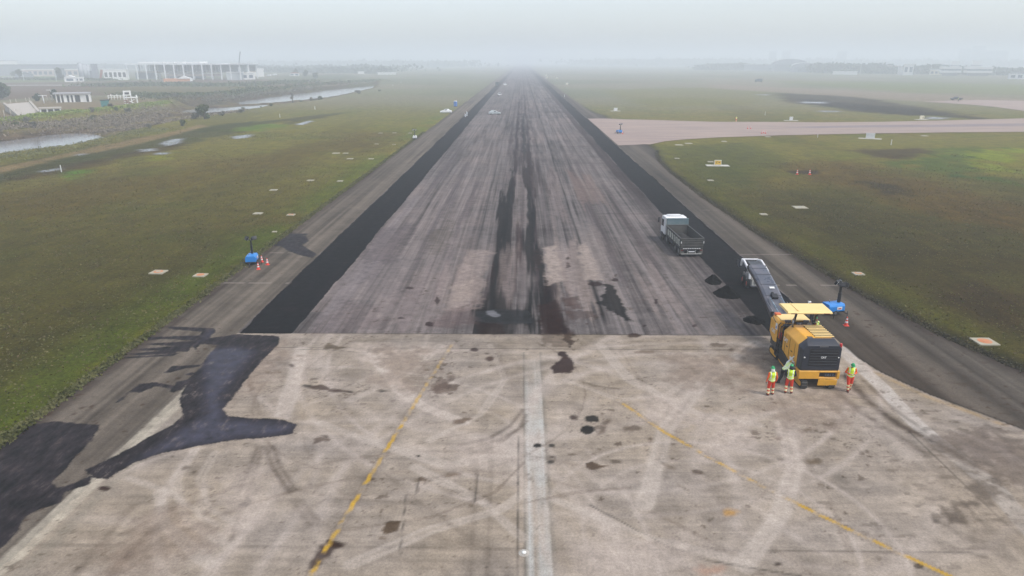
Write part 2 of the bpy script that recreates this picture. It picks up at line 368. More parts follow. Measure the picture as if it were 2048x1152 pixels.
SWEEPS = [(GP(p), w, a, c) for p, w, a, c in (
    ([(602, 698), (588, 760), (556, 860)], 0.55, 0.75, 1), ([(735, 706), (765, 735), (800, 780), (850, 815), (930, 845)], 0.45, 0.75, 1), ([(640, 846), (760, 890), (900, 930), (1030, 905)], 0.3, 0.5, 1),
    ([(318, 985), (330, 1050), (420, 1130)], 0.28, 0.55, 1), ([(255, 955), (340, 985), (430, 1050)], 0.22, 0.5, 1), ([(390, 900), (350, 960), (372, 1040), (460, 1090)], 0.25, 0.5, 1), ([(430, 905), (400, 960), (420, 1020), (500, 1060)], 0.2, 0.45, 1),
    ([(1510, 685), (1410, 760), (1330, 860), (1290, 1010)], 0.5, 0.6, 1), ([(1565, 845), (1592, 930), (1560, 1030), (1490, 1130)], 0.5, 0.6, 1), ([(700, 1130), (860, 1060), (1000, 1020), (1050, 985)], 0.3, 0.5, 1), ([(1110, 1000), (1300, 1075), (1500, 1128)], 0.22, 0.5, 1),
    ([(830, 935), (960, 1000), (1045, 1075)], 0.24, 0.5, 1), ([(880, 690), (830, 740), (700, 800)], 0.3, 0.45, 1), ([(1200, 690), (1260, 760), (1400, 830), (1520, 850)], 0.35, 0.55, 1), ([(1130, 760), (1240, 800), (1330, 790), (1420, 740)], 0.22, 0.45, 1), ([(980, 690), (1010, 760), (960, 830), (860, 880)], 0.25, 0.45, 1),
    ([(1048, 925), (990, 985), (860, 1035), (690, 1060)], 0.13, 0.4, 0), ([(1240, 700), (1300, 790), (1440, 870)], 0.12, 0.3, 0), ([(1055, 1005), (1150, 985), (1260, 975)], 0.09, 0.35, 0), ([(480, 700), (505, 780), (520, 830)], 0.12, 0.3, 0), ([(740, 920), (820, 990), (930, 1070)], 0.10, 0.3, 0), ([(1600, 900), (1660, 1000), (1700, 1100)], 0.14, 0.25, 0))]
CRACKS = [GP(p) for p in ([(1036, 1152), (1036, 960), (1038, 872)], [(948, 1005), (956, 950)], [(800, 1110), (812, 990)], [(832, 990), (838, 955)], [(1180, 1010), (1330, 1090), (1420, 1122), (1600, 1152)],
    [(1820, 864), (1950, 990), (2048, 1080)], [(440, 700), (650, 699), (735, 706), (740, 694), (790, 691), (790, 697)], [(1690, 745), (1690, 765)])]

ARCS = []
for _ in range(22):
    R_ = rnd.uniform(5, 24); t_ = rnd.uniform(0, 6.283); px_, py_ = rnd.uniform(-14, 18), rnd.uniform(22, 44)
    cx_, cy_ = px_ + R_ * math.cos(t_), py_ + R_ * math.sin(t_); lt_ = rnd.random() < 0.6; w_ = rnd.uniform(0.12, 0.5) if lt_ else rnd.uniform(0.05, 0.13)
    for o_ in ((0, 1.7) if w_ < 0.3 else (0,)): ARCS.append((cx_, cy_, R_ + o_, w_, rnd.uniform(0.28, 0.6) if lt_ else rnd.uniform(0.25, 0.5), A(208, 195, 186) if lt_ else A(118, 105, 96)))
def pave_color(X, Y):
    """base colour, wetness and crisp signed distances for every pavement point"""
    sh = X.shape
    n1 = fbm(X * 0.12, Y * 0.12, 1, 5); n2 = fbm(X * 0.9, Y * 0.9, 2, 4); n3 = fbm(X * 2.6, Y * 2.6, 21, 3)
    stk = fbm(X * 1.1, Y * 0.018, 3, 4); stk2 = fbm(X * 3.2, Y * 0.05, 4, 3)
    # the old, planed asphalt
    col = np.empty(sh + (3,)); col[:] = A(122, 117, 117)
    lane = np.floor((X + 60) / 3.45)
    lt = _hash(lane, np.floor((Y + 30 * _hash(lane, lane * 0, 3)) / 62), 9)
    stk3 = fbm(X * 7.5, Y * 0.09, 77, 2)
    v = 1 + 0.85 * (stk - 0.5) + 0.85 * (stk2 - 0.5) + 0.8 * (stk3 - 0.5) + 0.34 * (lt - 0.5) + 0.55 * (n1 - 0.5) + 0.5 * (n2 - 0.5) + 0.35 * (n3 - 0.5)
    v = np.clip(v, 0.35, 1.9)
    col *= v[..., None]
    warm = np.clip(1.8 * (n1 - 0.42) + 0.8 * (lt - 0.5), 0, 1) * 0.5
    col *= (1 + warm[..., None] * np.array([0.14, 0.01, -0.07]))
    # rubber marks along the middle
    far = sstep(60, 140, Y)
    for x0, w, a in ((-1.1, 0.45, 0.75), (0.2, 0.3, 0.5), (1.6, 0.55, 0.8), (-2.6, 0.5, 0.35), (3.0, 0.4, 0.4), (-5.2, 0.5, 0.2), (5.4, 0.5, 0.25)):
        m = np.exp(-((X - x0 + 0.5 * (fbm(Y * 0.03, Y * 0 + x0, 12, 2) - 0.5)) / w) ** 2) * a * sstep(0.32, 0.62, fbm(X * 2 + 7, Y * 0.03, 13, 3) + 0.12) * sstep(46, 60, Y)
        blend(col, m * 0.85, A(72, 67, 72))
    # seams between paver lanes
    for x0, a, w in ((-4.55, 0.75, 0.07), (6.35, 0.95, 0.10), (-8.4, 0.25, 0.06), (-12.4, 0.25, 0.05), (9.3, 0.5, 0.07), (11.9, 0.55, 0.07), (14.4, 0.45, 0.06), (3.6, 0.3, 0.05), (-15.2, 0.2, 0.05)):
        d = np.abs(X - x0 - 0.25 * (fbm(Y * 0.06, Y * 0 + x0 * 3, 15, 3) - 0.5))
        wv = w * (1 + Y / 160)
        blend(col, np.exp(-(d / wv) ** 2) * a * (0.55 + 0.9 * (fbm(X * 0 + x0, Y * 0.11, 16, 3) - 0.3)).clip(0, 1) * sstep(46.5, 50, Y), A(52, 46, 48))
    # cross joints of some lanes
    cj = (_hash(lane, np.floor(Y / 9.0), 31) > 0.72) * np.exp(-(((Y % 9.0) - 4.5) / (0.09 + Y * 0.0016)) ** 2) * (X > 6.3)
    blend(col, cj * 0.45 * sstep(60, 90, Y), A(78, 70, 72))
    # concrete threshold
    ct = 1 - sstep(45.05, 45.17, Y + 0.12 * (n2 - 0.5))
    con = np.empty(sh + (3,)); con[:] = A(171, 159, 147)
    sw = fbm(X * 0.35 + 3 * n1, Y * 1.1 - 2.0 * n1, 41, 5); sv = fbm(X * 1.6, Y * 0.22, 42, 4); sy = fbm(X * 0.25, Y * 2.6, 45, 4)
    con *= (1 + 0.46 * (sw - 0.5) + 0.30 * (sv - 0.5) + 0.30 * (n1 - 0.5) + 0.30 * (n3 - 0.5) + 0.20 * (sy - 0.5) + 0.26 * (n2 - 0.5) + 0.36 * (fbm(X * 0.45, Y * 6.5, 46, 3) - 0.5))[..., None]
    hue = fbm(X * 0.2 + 9, Y * 0.3, 43, 3) - 0.5
    con *= 1 + hue[..., None] * np.array([0.06, 0.0, -0.16]) * 1.2
    sl_ = _hash(np.floor((X + 50) / 7.6), np.floor((Y + 0.1) / 7.5), 44) - 0.5
    con *= (1 + 0.10 * sl_)[..., None]
    band = (Y > 42.5) & (Y < 45.2)
    con *= np.where(band, 0.90, 1.0)[..., None]
    col = col * (1 - ct[..., None]) + con * ct[..., None]
    for yj, a in ((45.12, 0.75), (42.5, 0.6), (22.56, 0.75), (35.0, 0.12), (29.0, 0.16)):
        blend(col, np.exp(-((Y - yj - 0.05 * (n1 - 0.5)) / 0.045) ** 2) * a * (0.35 + 1.1 * fbm(X * 0.5, Y * 0 + yj, 17, 3)).clip(0, 1) * (X > RXL) * (X < 24), A(62, 54, 50))
    # shoulders
    for side in (-1, 1):
        m = (X < RXL) if side < 0 else (X > RXR)
        near = sstep(36, 46, Y) if side > 0 else 1.0
        s = np.empty(sh + (3,)); s[:] = A(122, 115, 108) if side < 0 else A(101, 97, 93)
        s *= np.clip(1 + 1.0 * (stk - 0.5) + 0.9 * (stk2 - 0.5) + 0.45 * (n2 - 0.5) + 0.35 * (n1 - 0.5), 0.4, 1.8)[..., None]
        ex = (X + 26.2) if side < 0 else (np.interp(Y, _er[:, 0], _er[:, 1]) - X)
        blend(s, np.exp(-(ex / 0.9) ** 2) * 0.55 * sstep(0.3, 0.6, n2 + 0.1), A(70, 64, 66))
        if side > 0:
            blend(s, (1 - sstep(40, 56, Y)) * (1 - sstep(24, 29, X - 0.0)) * 0.55, A(84, 78, 74))
            blend(s, np.exp(-((X - 25.6) / 0.9) ** 2) * 0.4, A(150, 140, 130))
        for yy, a in ((56.6, 0.55), (66.5, 0.4), (88, 0.35)):
            blend(s, np.exp(-((Y - yy) / 0.14) ** 2) * a * (fbm(X * 1.2, Y * 0 + yy, 18, 3) > 0.42), A(178, 168, 160))
        col[m] = s[m]
    # left shoulder near the spill is greyer
    # concrete fan to the right of the threshold, its edge and white line
    fan = sd_poly(GP([(1600, 640), (1640, 668), (1690, 700), (1760, 744), (1860, 790), (1960, 826), (2048, 860), (2200, 920), (2400, 1300), (1200, 1300), (1200, 690)]), X, Y) if Y.min() < 50 else np.full(sh, 9.0)
    fm = (1 - sstep(-0.06, 0.06, fan + 0.1 * (n2 - 0.5))) * ((X > 18) & (Y < 45.1))
    blend(col, fm, con)
    blend(col, np.exp(-((fan + 0.35) / 0.22) ** 2) * ((X > 18) & (Y < 45)) * 0.55 * sstep(0.3, 0.55, n2 + 0.05), A(186, 158, 112))
    blend(col, np.exp(-((fan - 0.05) / 0.12) ** 2) * ((X > 18) & (Y < 45)) * 0.7, A(60, 54, 50))
    wet = np.zeros(sh)
    tarx = np.full(sh, 1.0)
    if Y.min() < 60:
        for P in WETS[:2]: tarx = np.minimum(tarx, sd_poly(P, X, Y))
    if Y.min() < 400:
        # left edge of the concrete: worn white stripe
        d = sd_line(WHITE_L, X, Y)
        dl = (X < np.interp(Y, WHITE_L[:, 1], WHITE_L[:, 0])) & (Y < 45)
        lsh = A(130, 123, 116) * (1 + 0.6 * (stk - 0.5) + 0.5 * (n2 - 0.5) + 0.4 * (n1 - 0.5))[..., None]
        lm = dl * (X > RXL - 0.01)
        col[lm] = lsh[lm]
        blend(col, (1 - sstep(0.38, 0.5, d)) * (0.55 + 0.7 * (n3 - 0.5)).clip(0, 1) * (Y < 44), A(205, 196, 180))
        blend(col, np.exp(-((X - np.interp(Y, WHITE_L[:, 1], WHITE_L[:, 0]) - 0.95) / 0.4) ** 2) * (Y < 36) * 0.55, A(150, 143, 132))
        for P in WHITE:
            d = sd_line(P, X, Y)
            blend(col, (1 - sstep(0.42, 0.55, d)) * (0.75 + 0.8 * (n2 - 0.5)).clip(0, 1), A(205, 197, 190))
        # centre stripe with its grooves
        u = X - 0.8
        cs = (np.abs(u) < 0.52) & (Y < 40.7)
        g = (0.62 + 1.3 * (fbm(X * 9, Y * 0.15, 51, 2) - 0.5) + 1.1 * (fbm(X * 3, Y * 0.8, 52, 4) - 0.5)) * (1 - 0.75 * sstep(31, 40.5, Y))
        blend(col, cs * g.clip(0, 0.95), A(200, 199, 195))
        blend(col, np.exp(-((np.abs(u) - 0.56) / 0.07) ** 2) * (Y < 42) * 0.65, A(120, 118, 112))
        # scattered specks of planings
        sp = fbm(X * 2.2, Y * 2.2, 61, 4); sg = fbm(X * 0.22, Y * 0.22, 62, 3)
        blend(col, sstep(0.76, 0.82, sp + 0.25 * (sg - 0.5)) * 0.6 * (Y > 24) * (Y < 60), A(84, 72, 66))
        sp2 = fbm(X * 4.0, Y * 6.0, 63, 3)
        blend(col, sstep(0.80, 0.86, sp2 + 0.3 * (sg - 0.45)) * 0.5 * (Y < 46), A(88, 78, 72))
        rs = sstep(20, 60, X * 2.2 + (40 - Y) * 1.1)
        blend(col, sstep(0.66, 0.74, fbm(X * 1.2, Y * 2.8, 64, 4) + 0.10 * (rs - 0.9)) * 0.45 * rs * (Y < 42) * (X > 8), A(92, 84, 78))
        inside_c = (fm > 0.5) | ((X > np.interp(Y, WHITE_L[:, 1], WHITE_L[:, 0]) + 0.6) & (X < 18))
        for cx_, cy_, R_, w, a, c_ in ARCS:
            q = np.hypot(X - cx_, Y - cy_) - R_ + 0.12 * (n2 - 0.5)
            blend(col, np.exp(-(q / w) ** 2) * a * (0.15 + 1.6 * (fbm(X * 0.5 + cx_, Y * 0.5, 67, 3) - 0.25)).clip(0, 1) * (Y < 45) * (tarx > 0.2) * inside_c, c_)
        for P, w, a, c_ in SWEEPS:
            q = sd_line(P, X, Y) + 0.25 * (fbm(X * 0.4, Y * 0.4, 68, 3) - 0.5)
            al = (1 - sstep(w * 0.6, w * 1.15, q)) * a * (0.25 + 1.5 * (fbm(q * 7.0, X * 0.1 + Y * 0.15, 69, 3) - 0.2)).clip(0, 1)
            blend(col, al * (Y < 44.5) * (tarx > 0.1), A(208, 196, 186) if c_ else A(112, 100, 92))
        for P, w, a in TRACKS:
            d = sd_line(P, X, Y) + 0.1 * (n2 - 0.5)
            blend(col, np.exp(-(d / w) ** 2) * a * (0.4 + 1.2 * fbm(X * 3, Y * 3, 65, 3)).clip(0, 1), A(76, 68, 64))
        for P in CRACKS:
            d = sd_line(P, X, Y) + 0.06 * (n2 - 0.5)
            blend(col, np.exp(-(d / 0.045) ** 2) * 0.65 * (0.2 + 1.4 * fbm(X * 1.3, Y * 1.3, 66, 3)).clip(0, 1), A(58, 50, 46))
        wlong = (fbm(X * 1.3, Y * 0.07, 75, 3) - 0.5) * 2; wlong2 = (fbm(X * 4.2, Y * 0.16, 76, 3) - 0.5) * 2
        wobble = (n2 - 0.5) * 2; wob3 = (n3 - 0.5) * 2
        for P, c, a, soft, rag, w, st_ in BLOTS:
            b0, b1 = P.min(0) - (3, 9), P.max(0) + (3, 9)
            m = (X > b0[0]) & (X < b1[0]) & (Y > b0[1]) & (Y < b1[1])
            if not m.any(): continue
            xs_, ys_ = X[m], Y[m]
            d = (sd_poly(P, xs_, ys_) if not st_ else sd_poly(P * np.array([1, 0.1]), xs_, ys_ * 0.1)) + rag * (0.75 * wobble[m] + 0.55 * wob3[m] if not st_ else 1.9 * wlong[m] + 0.9 * wlong2[m])
            al = (1 - sstep(-soft, soft, d)) * a
            if st_: al = al * (ys_ > 45.15)
            cc = c * (1 + 0.35 * wob3[m])[:, None]
            col[m] = col[m] * (1 - al[:, None]) + cc * al[:, None]
            wet[m] = np.maximum(wet[m], al * w)
        for P in YELLOW:
            d = sd_line(P, X, Y)
            fade = (0.52 + 2.4 * (fbm(X * 2.4, Y * 2.4, 71, 3) - 0.5)).clip(0, 0.95) * (1 - 0.6 * sstep(30, 41, Y))
            blend(col, (1 - sstep(0.07, 0.13, d)) * fade, A(208, 170, 84))
            blend(col, np.exp(-((d - 0.17) / 0.05) ** 2) * 0.22, A(90, 74, 60))
    # crisp black areas
    tar = np.full(sh, 1.0)
    if Y.min() < 80:
        for i, P in enumerate(WETS):
            tar = np.minimum(tar, sd_poly(P, X, Y))
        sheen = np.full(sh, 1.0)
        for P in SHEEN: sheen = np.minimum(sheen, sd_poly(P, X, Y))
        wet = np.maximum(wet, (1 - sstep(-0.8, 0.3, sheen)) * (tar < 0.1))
    tar = np.clip(tar, -1, 1)
    # milled strips along both edges of the runway
    jag = 0.5 * (fbm(X * 0.3, Y * 0.09, 81, 3) - 0.5) + 0.25 * (fbm(X * 1.5, Y * 0.6, 84, 3) - 0.5)
    sL = np.abs(X - (-18.2)) - 2.0 + jag
    sR = np.abs(X - 19.95) - 2.05 + jag
    st = np.maximum(np.minimum(sL, sR), 45.0 - Y)
    st = np.clip(st, -1, 1)
    # thinner, dusty cut next to the right-hand strip
    dusty = (1 - sstep(-0.2, 0.2, np.abs(X - 16.9) - 1.0 + 0.5 * (n1 - 0.5))) * sstep(47, 52, Y) * (0.25 + 0.5 * sstep(75, 110, Y)) * (0.5 + n2).clip(0, 1)
    blend(col, dusty, A(74, 69, 72))
    dust = sstep(0.55, 0.8, fbm(X * 1.6, Y * 0.09, 82, 4)) * 0.35 + 0.6 * sstep(0.62, 0.76, fbm(X * 0.7, Y * 1.6, 83, 4))
    return np.clip(col, 0.004, 0.9), wet, tar, st, dust

def pavement_material():
    N = NT("weathered_pavement")
    pos = N.n("NewGeometry").outputs["Position"]
    at = lambda n: N.n("Attribute", attribute_name=n)
    col = at("col").outputs["Color"]
    wet, tar, st, dust = (at(k).outputs["Fac"] for k in ("wet", "tar", "strip", "dust"))
    fine = N.noise(pos, 9.0, 6, 0.7); mid = N.noise(pos, 1.7, 5, 0.65); grit = N.noise(pos, 38.0, 3, 0.7)
    f = N.math('MULTIPLY', N.mapr(fine, 0.3, 0.7, 0.78, 1.22), N.mapr(mid, 0.3, 0.7, 0.86, 1.14))
    f = N.math('MULTIPLY', f, N.mapr(grit, 0.3, 0.7, 0.80, 1.20))
    base = N.mixc(1.0, col, (1, 1, 1), 'MULTIPLY')
    sc = N.n("VectorMath", operation='SCALE'); N.link(base, sc.inputs[0]); N.link(f, sc.inputs["Scale"])
    base = sc.outputs[0]
    wob = N.mapr(mid, 0.25, 0.75, -0.10, 0.10)
    wob = N.math('ADD', wob, N.mapr(fine, 0.25, 0.75, -0.05, 0.05))
    grain = N.noise(N.scaled(pos, (0.9, 0.35, 1)), 2.2, 6, 0.72)
    tm = N.mapr(N.math('ADD', tar, N.math('ADD', N.math('MULTIPLY', wob, 0.7), N.mapr(grain, 0.3, 0.7, -0.06, 0.06))), -0.07, 0.05, 1.0, 0.0)
    tm = N.math('MULTIPLY', tm, N.mapr(grain, 0.56, 0.74, 1.0, 0.55))
    sm = N.mapr(N.math('ADD', st, N.math('MULTIPLY', wob, 0.5)), -0.03, 0.03, 1.0, 0.0)
    tarc = N.mixc(N.mapr(grain, 0.36, 0.66, 0, 1), A(46, 44, 49), A(84, 80, 84))
    tarc = N.mixc(N.math('MULTIPLY', wet, N.mapr(mid, 0.35, 0.65, 0.2, 0.8)), tarc, A(96, 97, 112))  # bluish sky sheen of the wet tar is mixed into its base colour
    strc = N.mixc(N.mapr(fine, 0.35, 0.7, 0, 1), (0.004, 0.0042, 0.0046), (0.009, 0.009, 0.0102))
    strc = N.mixc(N.math('MULTIPLY', dust, N.mapr(fine, 0.35, 0.65, 0.2, 1.0)), strc, A(74, 71, 74))
    c = N.mixc(sm, base, strc)
    c = N.mixc(tm, c, tarc)
    N.link(c, N.b.inputs["Base Color"])
    r = N.mapr(mid, 0.3, 0.7, 0.78, 0.95)
    wr = N.math('MULTIPLY', wet, 0.5)
    N.link(N.math('SUBTRACT', r, N.math('MAXIMUM', wr, N.math('MULTIPLY', tm, 0.30))), N.b.inputs["Roughness"])
    N.b.inputs["Specular IOR Level"].default_value = 0.06
    bp = N.n("Bump", inp={"Strength": N.mapr(tm, 0.0, 1.0, 0.30, 0.12), "Distance": 0.03, "Height": N.math('ADD', fine, N.math('MULTIPLY', grit, 0.6))})
    N.link(bp.outputs[0], N.b.inputs["Normal"])
    return N.m
PAVE = pavement_material()
def make_pave(name, X, Y, zoff=0.0):
    outs = pave_color(X, Y)
    col, wet, tar, st, dust = outs
    Z = np.full(X.shape, zoff) - 0.055 * (1 - sstep(-0.10, 0.0, st))
    Z = Z + 0.02 * (fbm(X * 0.15, Y * 0.1, 90, 3) - 0.5)
    return grid_mesh(name, X, Y, Z, {"col": col}, {"wet": wet, "tar": tar, "strip": st, "dust": dust}, PAVE)
def block(name, y0, y1, xs_fn):
    yy = ys[(ys >= y0 - 1e-6) & (ys <= y1 + 1e-6)]
    X, Y = xs_fn(yy)
    return make_pave(name, X, Y)
_i = [0, int(np.searchsorted(ys, 45.1)), int(np.searchsorted(ys, 140)), len(ys) - 1]
for k, nm in enumerate(("runway_threshold", "runway", "runway")):
    dx = (0.1, 0.1, 0.25)[k]
    xx = np.linspace(RXL, RXR, int((RXR - RXL) / dx) + 1)
    yy = ys[_i[k]:_i[k + 1] + 1]
    X, Y = np.meshgrid(xx, yy)
    make_pave(nm, X, Y)
yy = ys
u = np.linspace(0, 1, 56)
el = edge_l(yy)
X = el[:, None] + (RXL - el)[:, None] * u[None]
make_pave("runway_shoulder", X, np.repeat(yy[:, None], len(u), 1))
u = np.linspace(0, 1, 90)
er = edge_r(yy)
X = RXR + (er - RXR)[:, None] * u[None]
make_pave("runway_shoulder", X, np.repeat(yy[:, None], len(u), 1))

# ================================================================== GROUND, WATER
def axis(segs):
    out = []
    for a, b, st in segs:
        n = max(1, int(round(abs(b - a) / st)))
        out += list(np.linspace(a, b, n, endpoint=False))
    out.append(segs[-1][1])
    return np.array(out)
gx = axis([(-6000, -2000, 400), (-2000, -900, 60), (-900, -330, 8), (-330, -190, 2.5), (-190, -20, 0.9), (-20, 22, 6), (22, 110, 0.9), (110, 400, 3.5), (400, 1000, 15), (1000, 2000, 80), (2000, 6000, 400)])
gy = axis([(-300, 10, 30), (10, 140, 0.9), (140, 330, 1.5), (330, 620, 3.5), (620, 1100, 10), (1100, 2200, 50), (2200, 6000, 380)])
X, Y = np.meshgrid(gx, gy)
n1 = fbm(X * 0.02, Y * 0.02, 101, 5); n2 = fbm(X * 0.11, Y * 0.11, 102, 4); n3 = fbm(X * 0.5, Y * 0.5, 103, 3)
nl = fbm(X * 0.09, Y * 0.018, 104, 4); nh = fbm(X * 0.012, Y * 0.05, 105, 4)
def AG(r, g, b, d=70.0): return inv(r, g, b, d)
col = np.empty(X.shape + (3,)); col[:] = AG(118, 112, 76)
wetg = np.zeros(X.shape)
right = X > 0
# general mowing streaks along the runway and patches of brown and green
blend(col, sstep(0.40, 0.62, n1 + 0.25 * (nl - 0.5)) * 0.75, AG(122, 112, 78))
blend(col, sstep(0.52, 0.66, n2 + 0.4 * (n1 - 0.5)) * 0.5, AG(104, 108, 68))
blend(col, sstep(0.55, 0.7, nl) * 0.35, AG(90, 88, 56))
rg = right * (1 - sstep(60, 140, Y))
blend(col, rg * 0.7, AG(82, 82, 60))
blend(col, rg * sstep(0.45, 0.62, n2) * 0.5, AG(88, 80, 62))
lg = (~right) * (1 - sstep(55, 120, Y))
blend(col, lg * 0.6, AG(84, 84, 52))
# greener belt along the pavement edges
el = -26.2 - X
blend(col, np.exp(-((el - 2.0) / 3.2) ** 2) * (el > -2) * 0.6 * sstep(0.35, 0.6, n2 + 0.1), AG(100, 114, 48))
blend(col, np.exp(-((el - 0.3) / 0.7) ** 2) * 0.6 * sstep(0.4, 0.6, n3), AG(136, 128, 72))
er_ = X - np.interp(Y, _er[:, 0], _er[:, 1])
blend(col, np.exp(-((er_ - 3.0) / 2.2) ** 2) * (er_ > -1) * 0.55 * sstep(0.4, 0.6, n2 + 0.05), AG(104, 106, 60))
blend(col, np.exp(-((er_ - 0.4) / 0.9) ** 2) * 0.75, AG(64, 54, 42))
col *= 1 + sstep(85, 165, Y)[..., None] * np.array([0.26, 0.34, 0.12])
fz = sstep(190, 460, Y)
blend(col, fz * 0.85, np.array([0.150, 0.155, 0.100]))  # dry grass, paled further with distance: some haze put into the colour
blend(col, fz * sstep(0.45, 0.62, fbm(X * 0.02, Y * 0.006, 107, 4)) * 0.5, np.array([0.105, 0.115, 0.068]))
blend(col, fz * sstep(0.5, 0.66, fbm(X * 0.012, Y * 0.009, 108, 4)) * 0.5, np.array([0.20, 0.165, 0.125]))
nm = fbm(X * 0.22, Y * 0.22, 109, 4)
def patch(pts, c, a=0.8, soft=1.5, rag=3.0, z=0.0, wet=0.0, mott=0):
    P = GP(pts, z); b0, b1 = P.min(0) - soft - rag * 2, P.max(0) + soft + rag * 2
    m = (X > b0[0]) & (X < b1[0]) & (Y > b0[1]) & (Y < b1[1])
    d = sd_poly(P, X[m], Y[m]) + rag * 2 * (0.7 * (n2[m] - 0.5) + 0.5 * (n3[m] - 0.5))
    al = (1 - sstep(-soft, soft, d)) * a
    if mott: al = al * sstep(0.36, 0.6, nm[m] + 0.3 * (n3[m] - 0.5))
    col[m] = col[m] * (1 - al[:, None]) + AG(*c, min(math.hypot(*np.median(P, 0)), 280)) * al[:, None]
    if wet: wetg[m] = np.maximum(wetg[m], al * wet)
# right-hand field
patch([(1760, 320), (1850, 300), (1900, 292), (2100, 288), (2100, 380), (2000, 372), (1900, 352), (1820, 338)], (110, 124, 70), 0.85, 2, 8, mott=1)
patch([(1880, 305), (2000, 296), (2100, 300), (2100, 345), (1950, 338)], (140, 158, 88), 0.95, 2, 10, mott=1)
patch([(1900, 300), (2100, 296), (2100, 360), (1960, 350)], (150, 146, 100), 0.4, 2, 8)
patch([(1880, 345), (1940, 345), (1990, 358), (1900, 362)], (92, 116, 52), 0.8, 1, 3, mott=1)
patch([(1700, 300), (1840, 296), (1880, 305), (1800, 320), (1720, 312)], (104, 98, 70), 0.7, 2, 4)
patch([(1560, 330), (1700, 320), (1800, 345), (1900, 380), (2100, 420), (2100, 480), (1900, 440), (1700, 380)], (116, 103, 78), 0.6, 3, 8)
patch([(1720, 360), (1780, 368), (1830, 390), (1770, 388)], (78, 68, 56), 0.6, 1, 3)
patch([(1575, 342), (1640, 340), (1636, 348), (1580, 347)], (90, 64, 50), 0.8, 0.5, 1)
patch([(1330, 295), (1500, 285), (1560, 320), (1480, 380), (1400, 370)], (104, 112, 72), 0.6, 3, 5)
patch([(1570, 380), (1700, 400), (1800, 470), (1900, 560), (1800, 560), (1650, 470)], (86, 86, 60), 0.5, 3, 5)
patch([(1830, 590), (1960, 560), (2060, 600), (2060, 660), (1960, 640)], (78, 68, 54), 0.5, 1.5, 3)
patch([(1700, 680), (1880, 740), (2048, 800), (2048, 770), (1880, 715), (1720, 655)], (62, 52, 40), 0.0)
# beyond the taxiway
patch([(1540, 185), (1700, 192), (1820, 210), (1920, 228), (1960, 238), (1700, 222), (1560, 200)], (118, 108, 104), 0.7, 4, 10)
patch([(1600, 198), (1800, 214), (1930, 236), (1760, 226), (1620, 212)], (96, 90, 92), 0.6, 4, 9)
for p in ([(1600, 203), (1655, 204), (1650, 207), (1605, 206)], [(1640, 221), (1680, 222), (1676, 224), (1642, 224)], [(1845, 233), (1900, 235), (1890, 239), (1850, 238)], [(1505, 189), (1540, 188), (1536, 191)]):
    patch(p, (150, 150, 156), 0.9, 1, 2, wet=0.9)  # puddles with a painted sky reflection
patch([(1200, 180), (1400, 175), (1560, 185), (1540, 205), (1300, 215)], (150, 150, 120), 0.4, 6, 14)
patch([(1420, 168), (2100, 200), (2100, 212), (1850, 203), (1420, 176)], (172, 164, 158), 0.7, 4, 8)
patch([(1500, 160), (2100, 170), (2100, 192), (1800, 184)], (150, 160, 132), 0.5, 6, 14)
# left-hand side, from the field towards the stream
patch([(-100, 375), (0, 362), (200, 322), (400, 280), (520, 258), (560, 240), (420, 250), (200, 290), (0, 330), (-100, 352)], (100, 107, 70), 0.7, 2, 6)
patch([(120, 342), (160, 334), (190, 336), (170, 354), (130, 360)], (112, 144, 66), 0.85, 0.8, 2.5, mott=1)
patch([(440, 262), (520, 248), (600, 250), (520, 262)], (132, 150, 84), 0.8, 2, 5, mott=1)
patch([(290, 312), (340, 308), (345, 318), (300, 322)], (150, 154, 78), 0.7, 1, 3)
patch([(-100, 372), (0, 345), (120, 318), (240, 295), (330, 275), (420, 252), (400, 250), (300, 272), (160, 300), (0, 335), (-100, 355)], (158, 144, 124), 0.85, 0.8, 2.0)
patch([(30, 356), (140, 330), (260, 304), (350, 284), (360, 296), (240, 322), (100, 352)], (104, 98, 82), 0.6, 1.5, 4)
patch([(0, 395), (300, 345), (560, 300), (760, 262), (760, 290), (500, 345), (200, 420), (0, 450)], (118, 109, 80), 0.55, 5, 10)
for p in ([(278, 299), (310, 296), (312, 301), (282, 303)], [(322, 286), (345, 278), (372, 276), (360, 284), (335, 292)], [(460, 273), (490, 269), (512, 268), (500, 275), (470, 278)], [(592, 248), (620, 240), (628, 242), (604, 250)], [(150, 308), (172, 306), (170, 310), (152, 311)], [(310, 306), (340, 304), (336, 309), (312, 309)], [(82, 341), (120, 335), (118, 338), (90, 343)]):
    patch(p, (150, 152, 158), 0.9, 0.35, 1.2, wet=0.95)  # puddles, their sky reflection painted as pale grey
patch([(560, 240), (640, 228), (720, 222), (640, 236), (580, 248)], (88, 80, 66), 0.6, 2, 4)
# channel of the stream
Z = np.where((X > -25.4) & (X < 25.2), -0.16, -0.02) + 0.0 * X
Z = Z + 0.22 * (fbm(X * 0.05, Y * 0.05, 110, 3) - 0.5) * sstep(27, 45, np.abs(X))
chan = sd_poly(GP([(-300, 352), (0, 314), (120, 299), (200, 286), (262, 268), (380, 240), (450, 232), (560, 212), (640, 203), (700, 191), (756, 177), (760, 165), (700, 168), (640, 175), (560, 181), (480, 192), (430, 202), (360, 210), (330, 224), (200, 246), (100, 258), (0, 270), (-300, 296)], -1.0), X, Y)
water_p = [GP(p, -2.0) for p in ([(-300, 336), (0, 313), (60, 305), (130, 297), (192, 281), (190, 271), (140, 268), (100, 272), (40, 281), (0, 288), (-300, 318)],
    [(364, 215), (440, 207), (485, 197), (560, 185), (640, 179), (700, 172), (748, 169), (746, 175), (700, 185), (640, 196), (570, 203), (490, 209), (480, 205), (400, 214)], [(366, 221), (470, 214), (530, 210), (520, 216), (450, 224), (376, 226)])]
wsd = np.full(X.shape, 99.0)
near_m = (X < -60) & (X > -330) & (Y > 60) & (Y < 900)
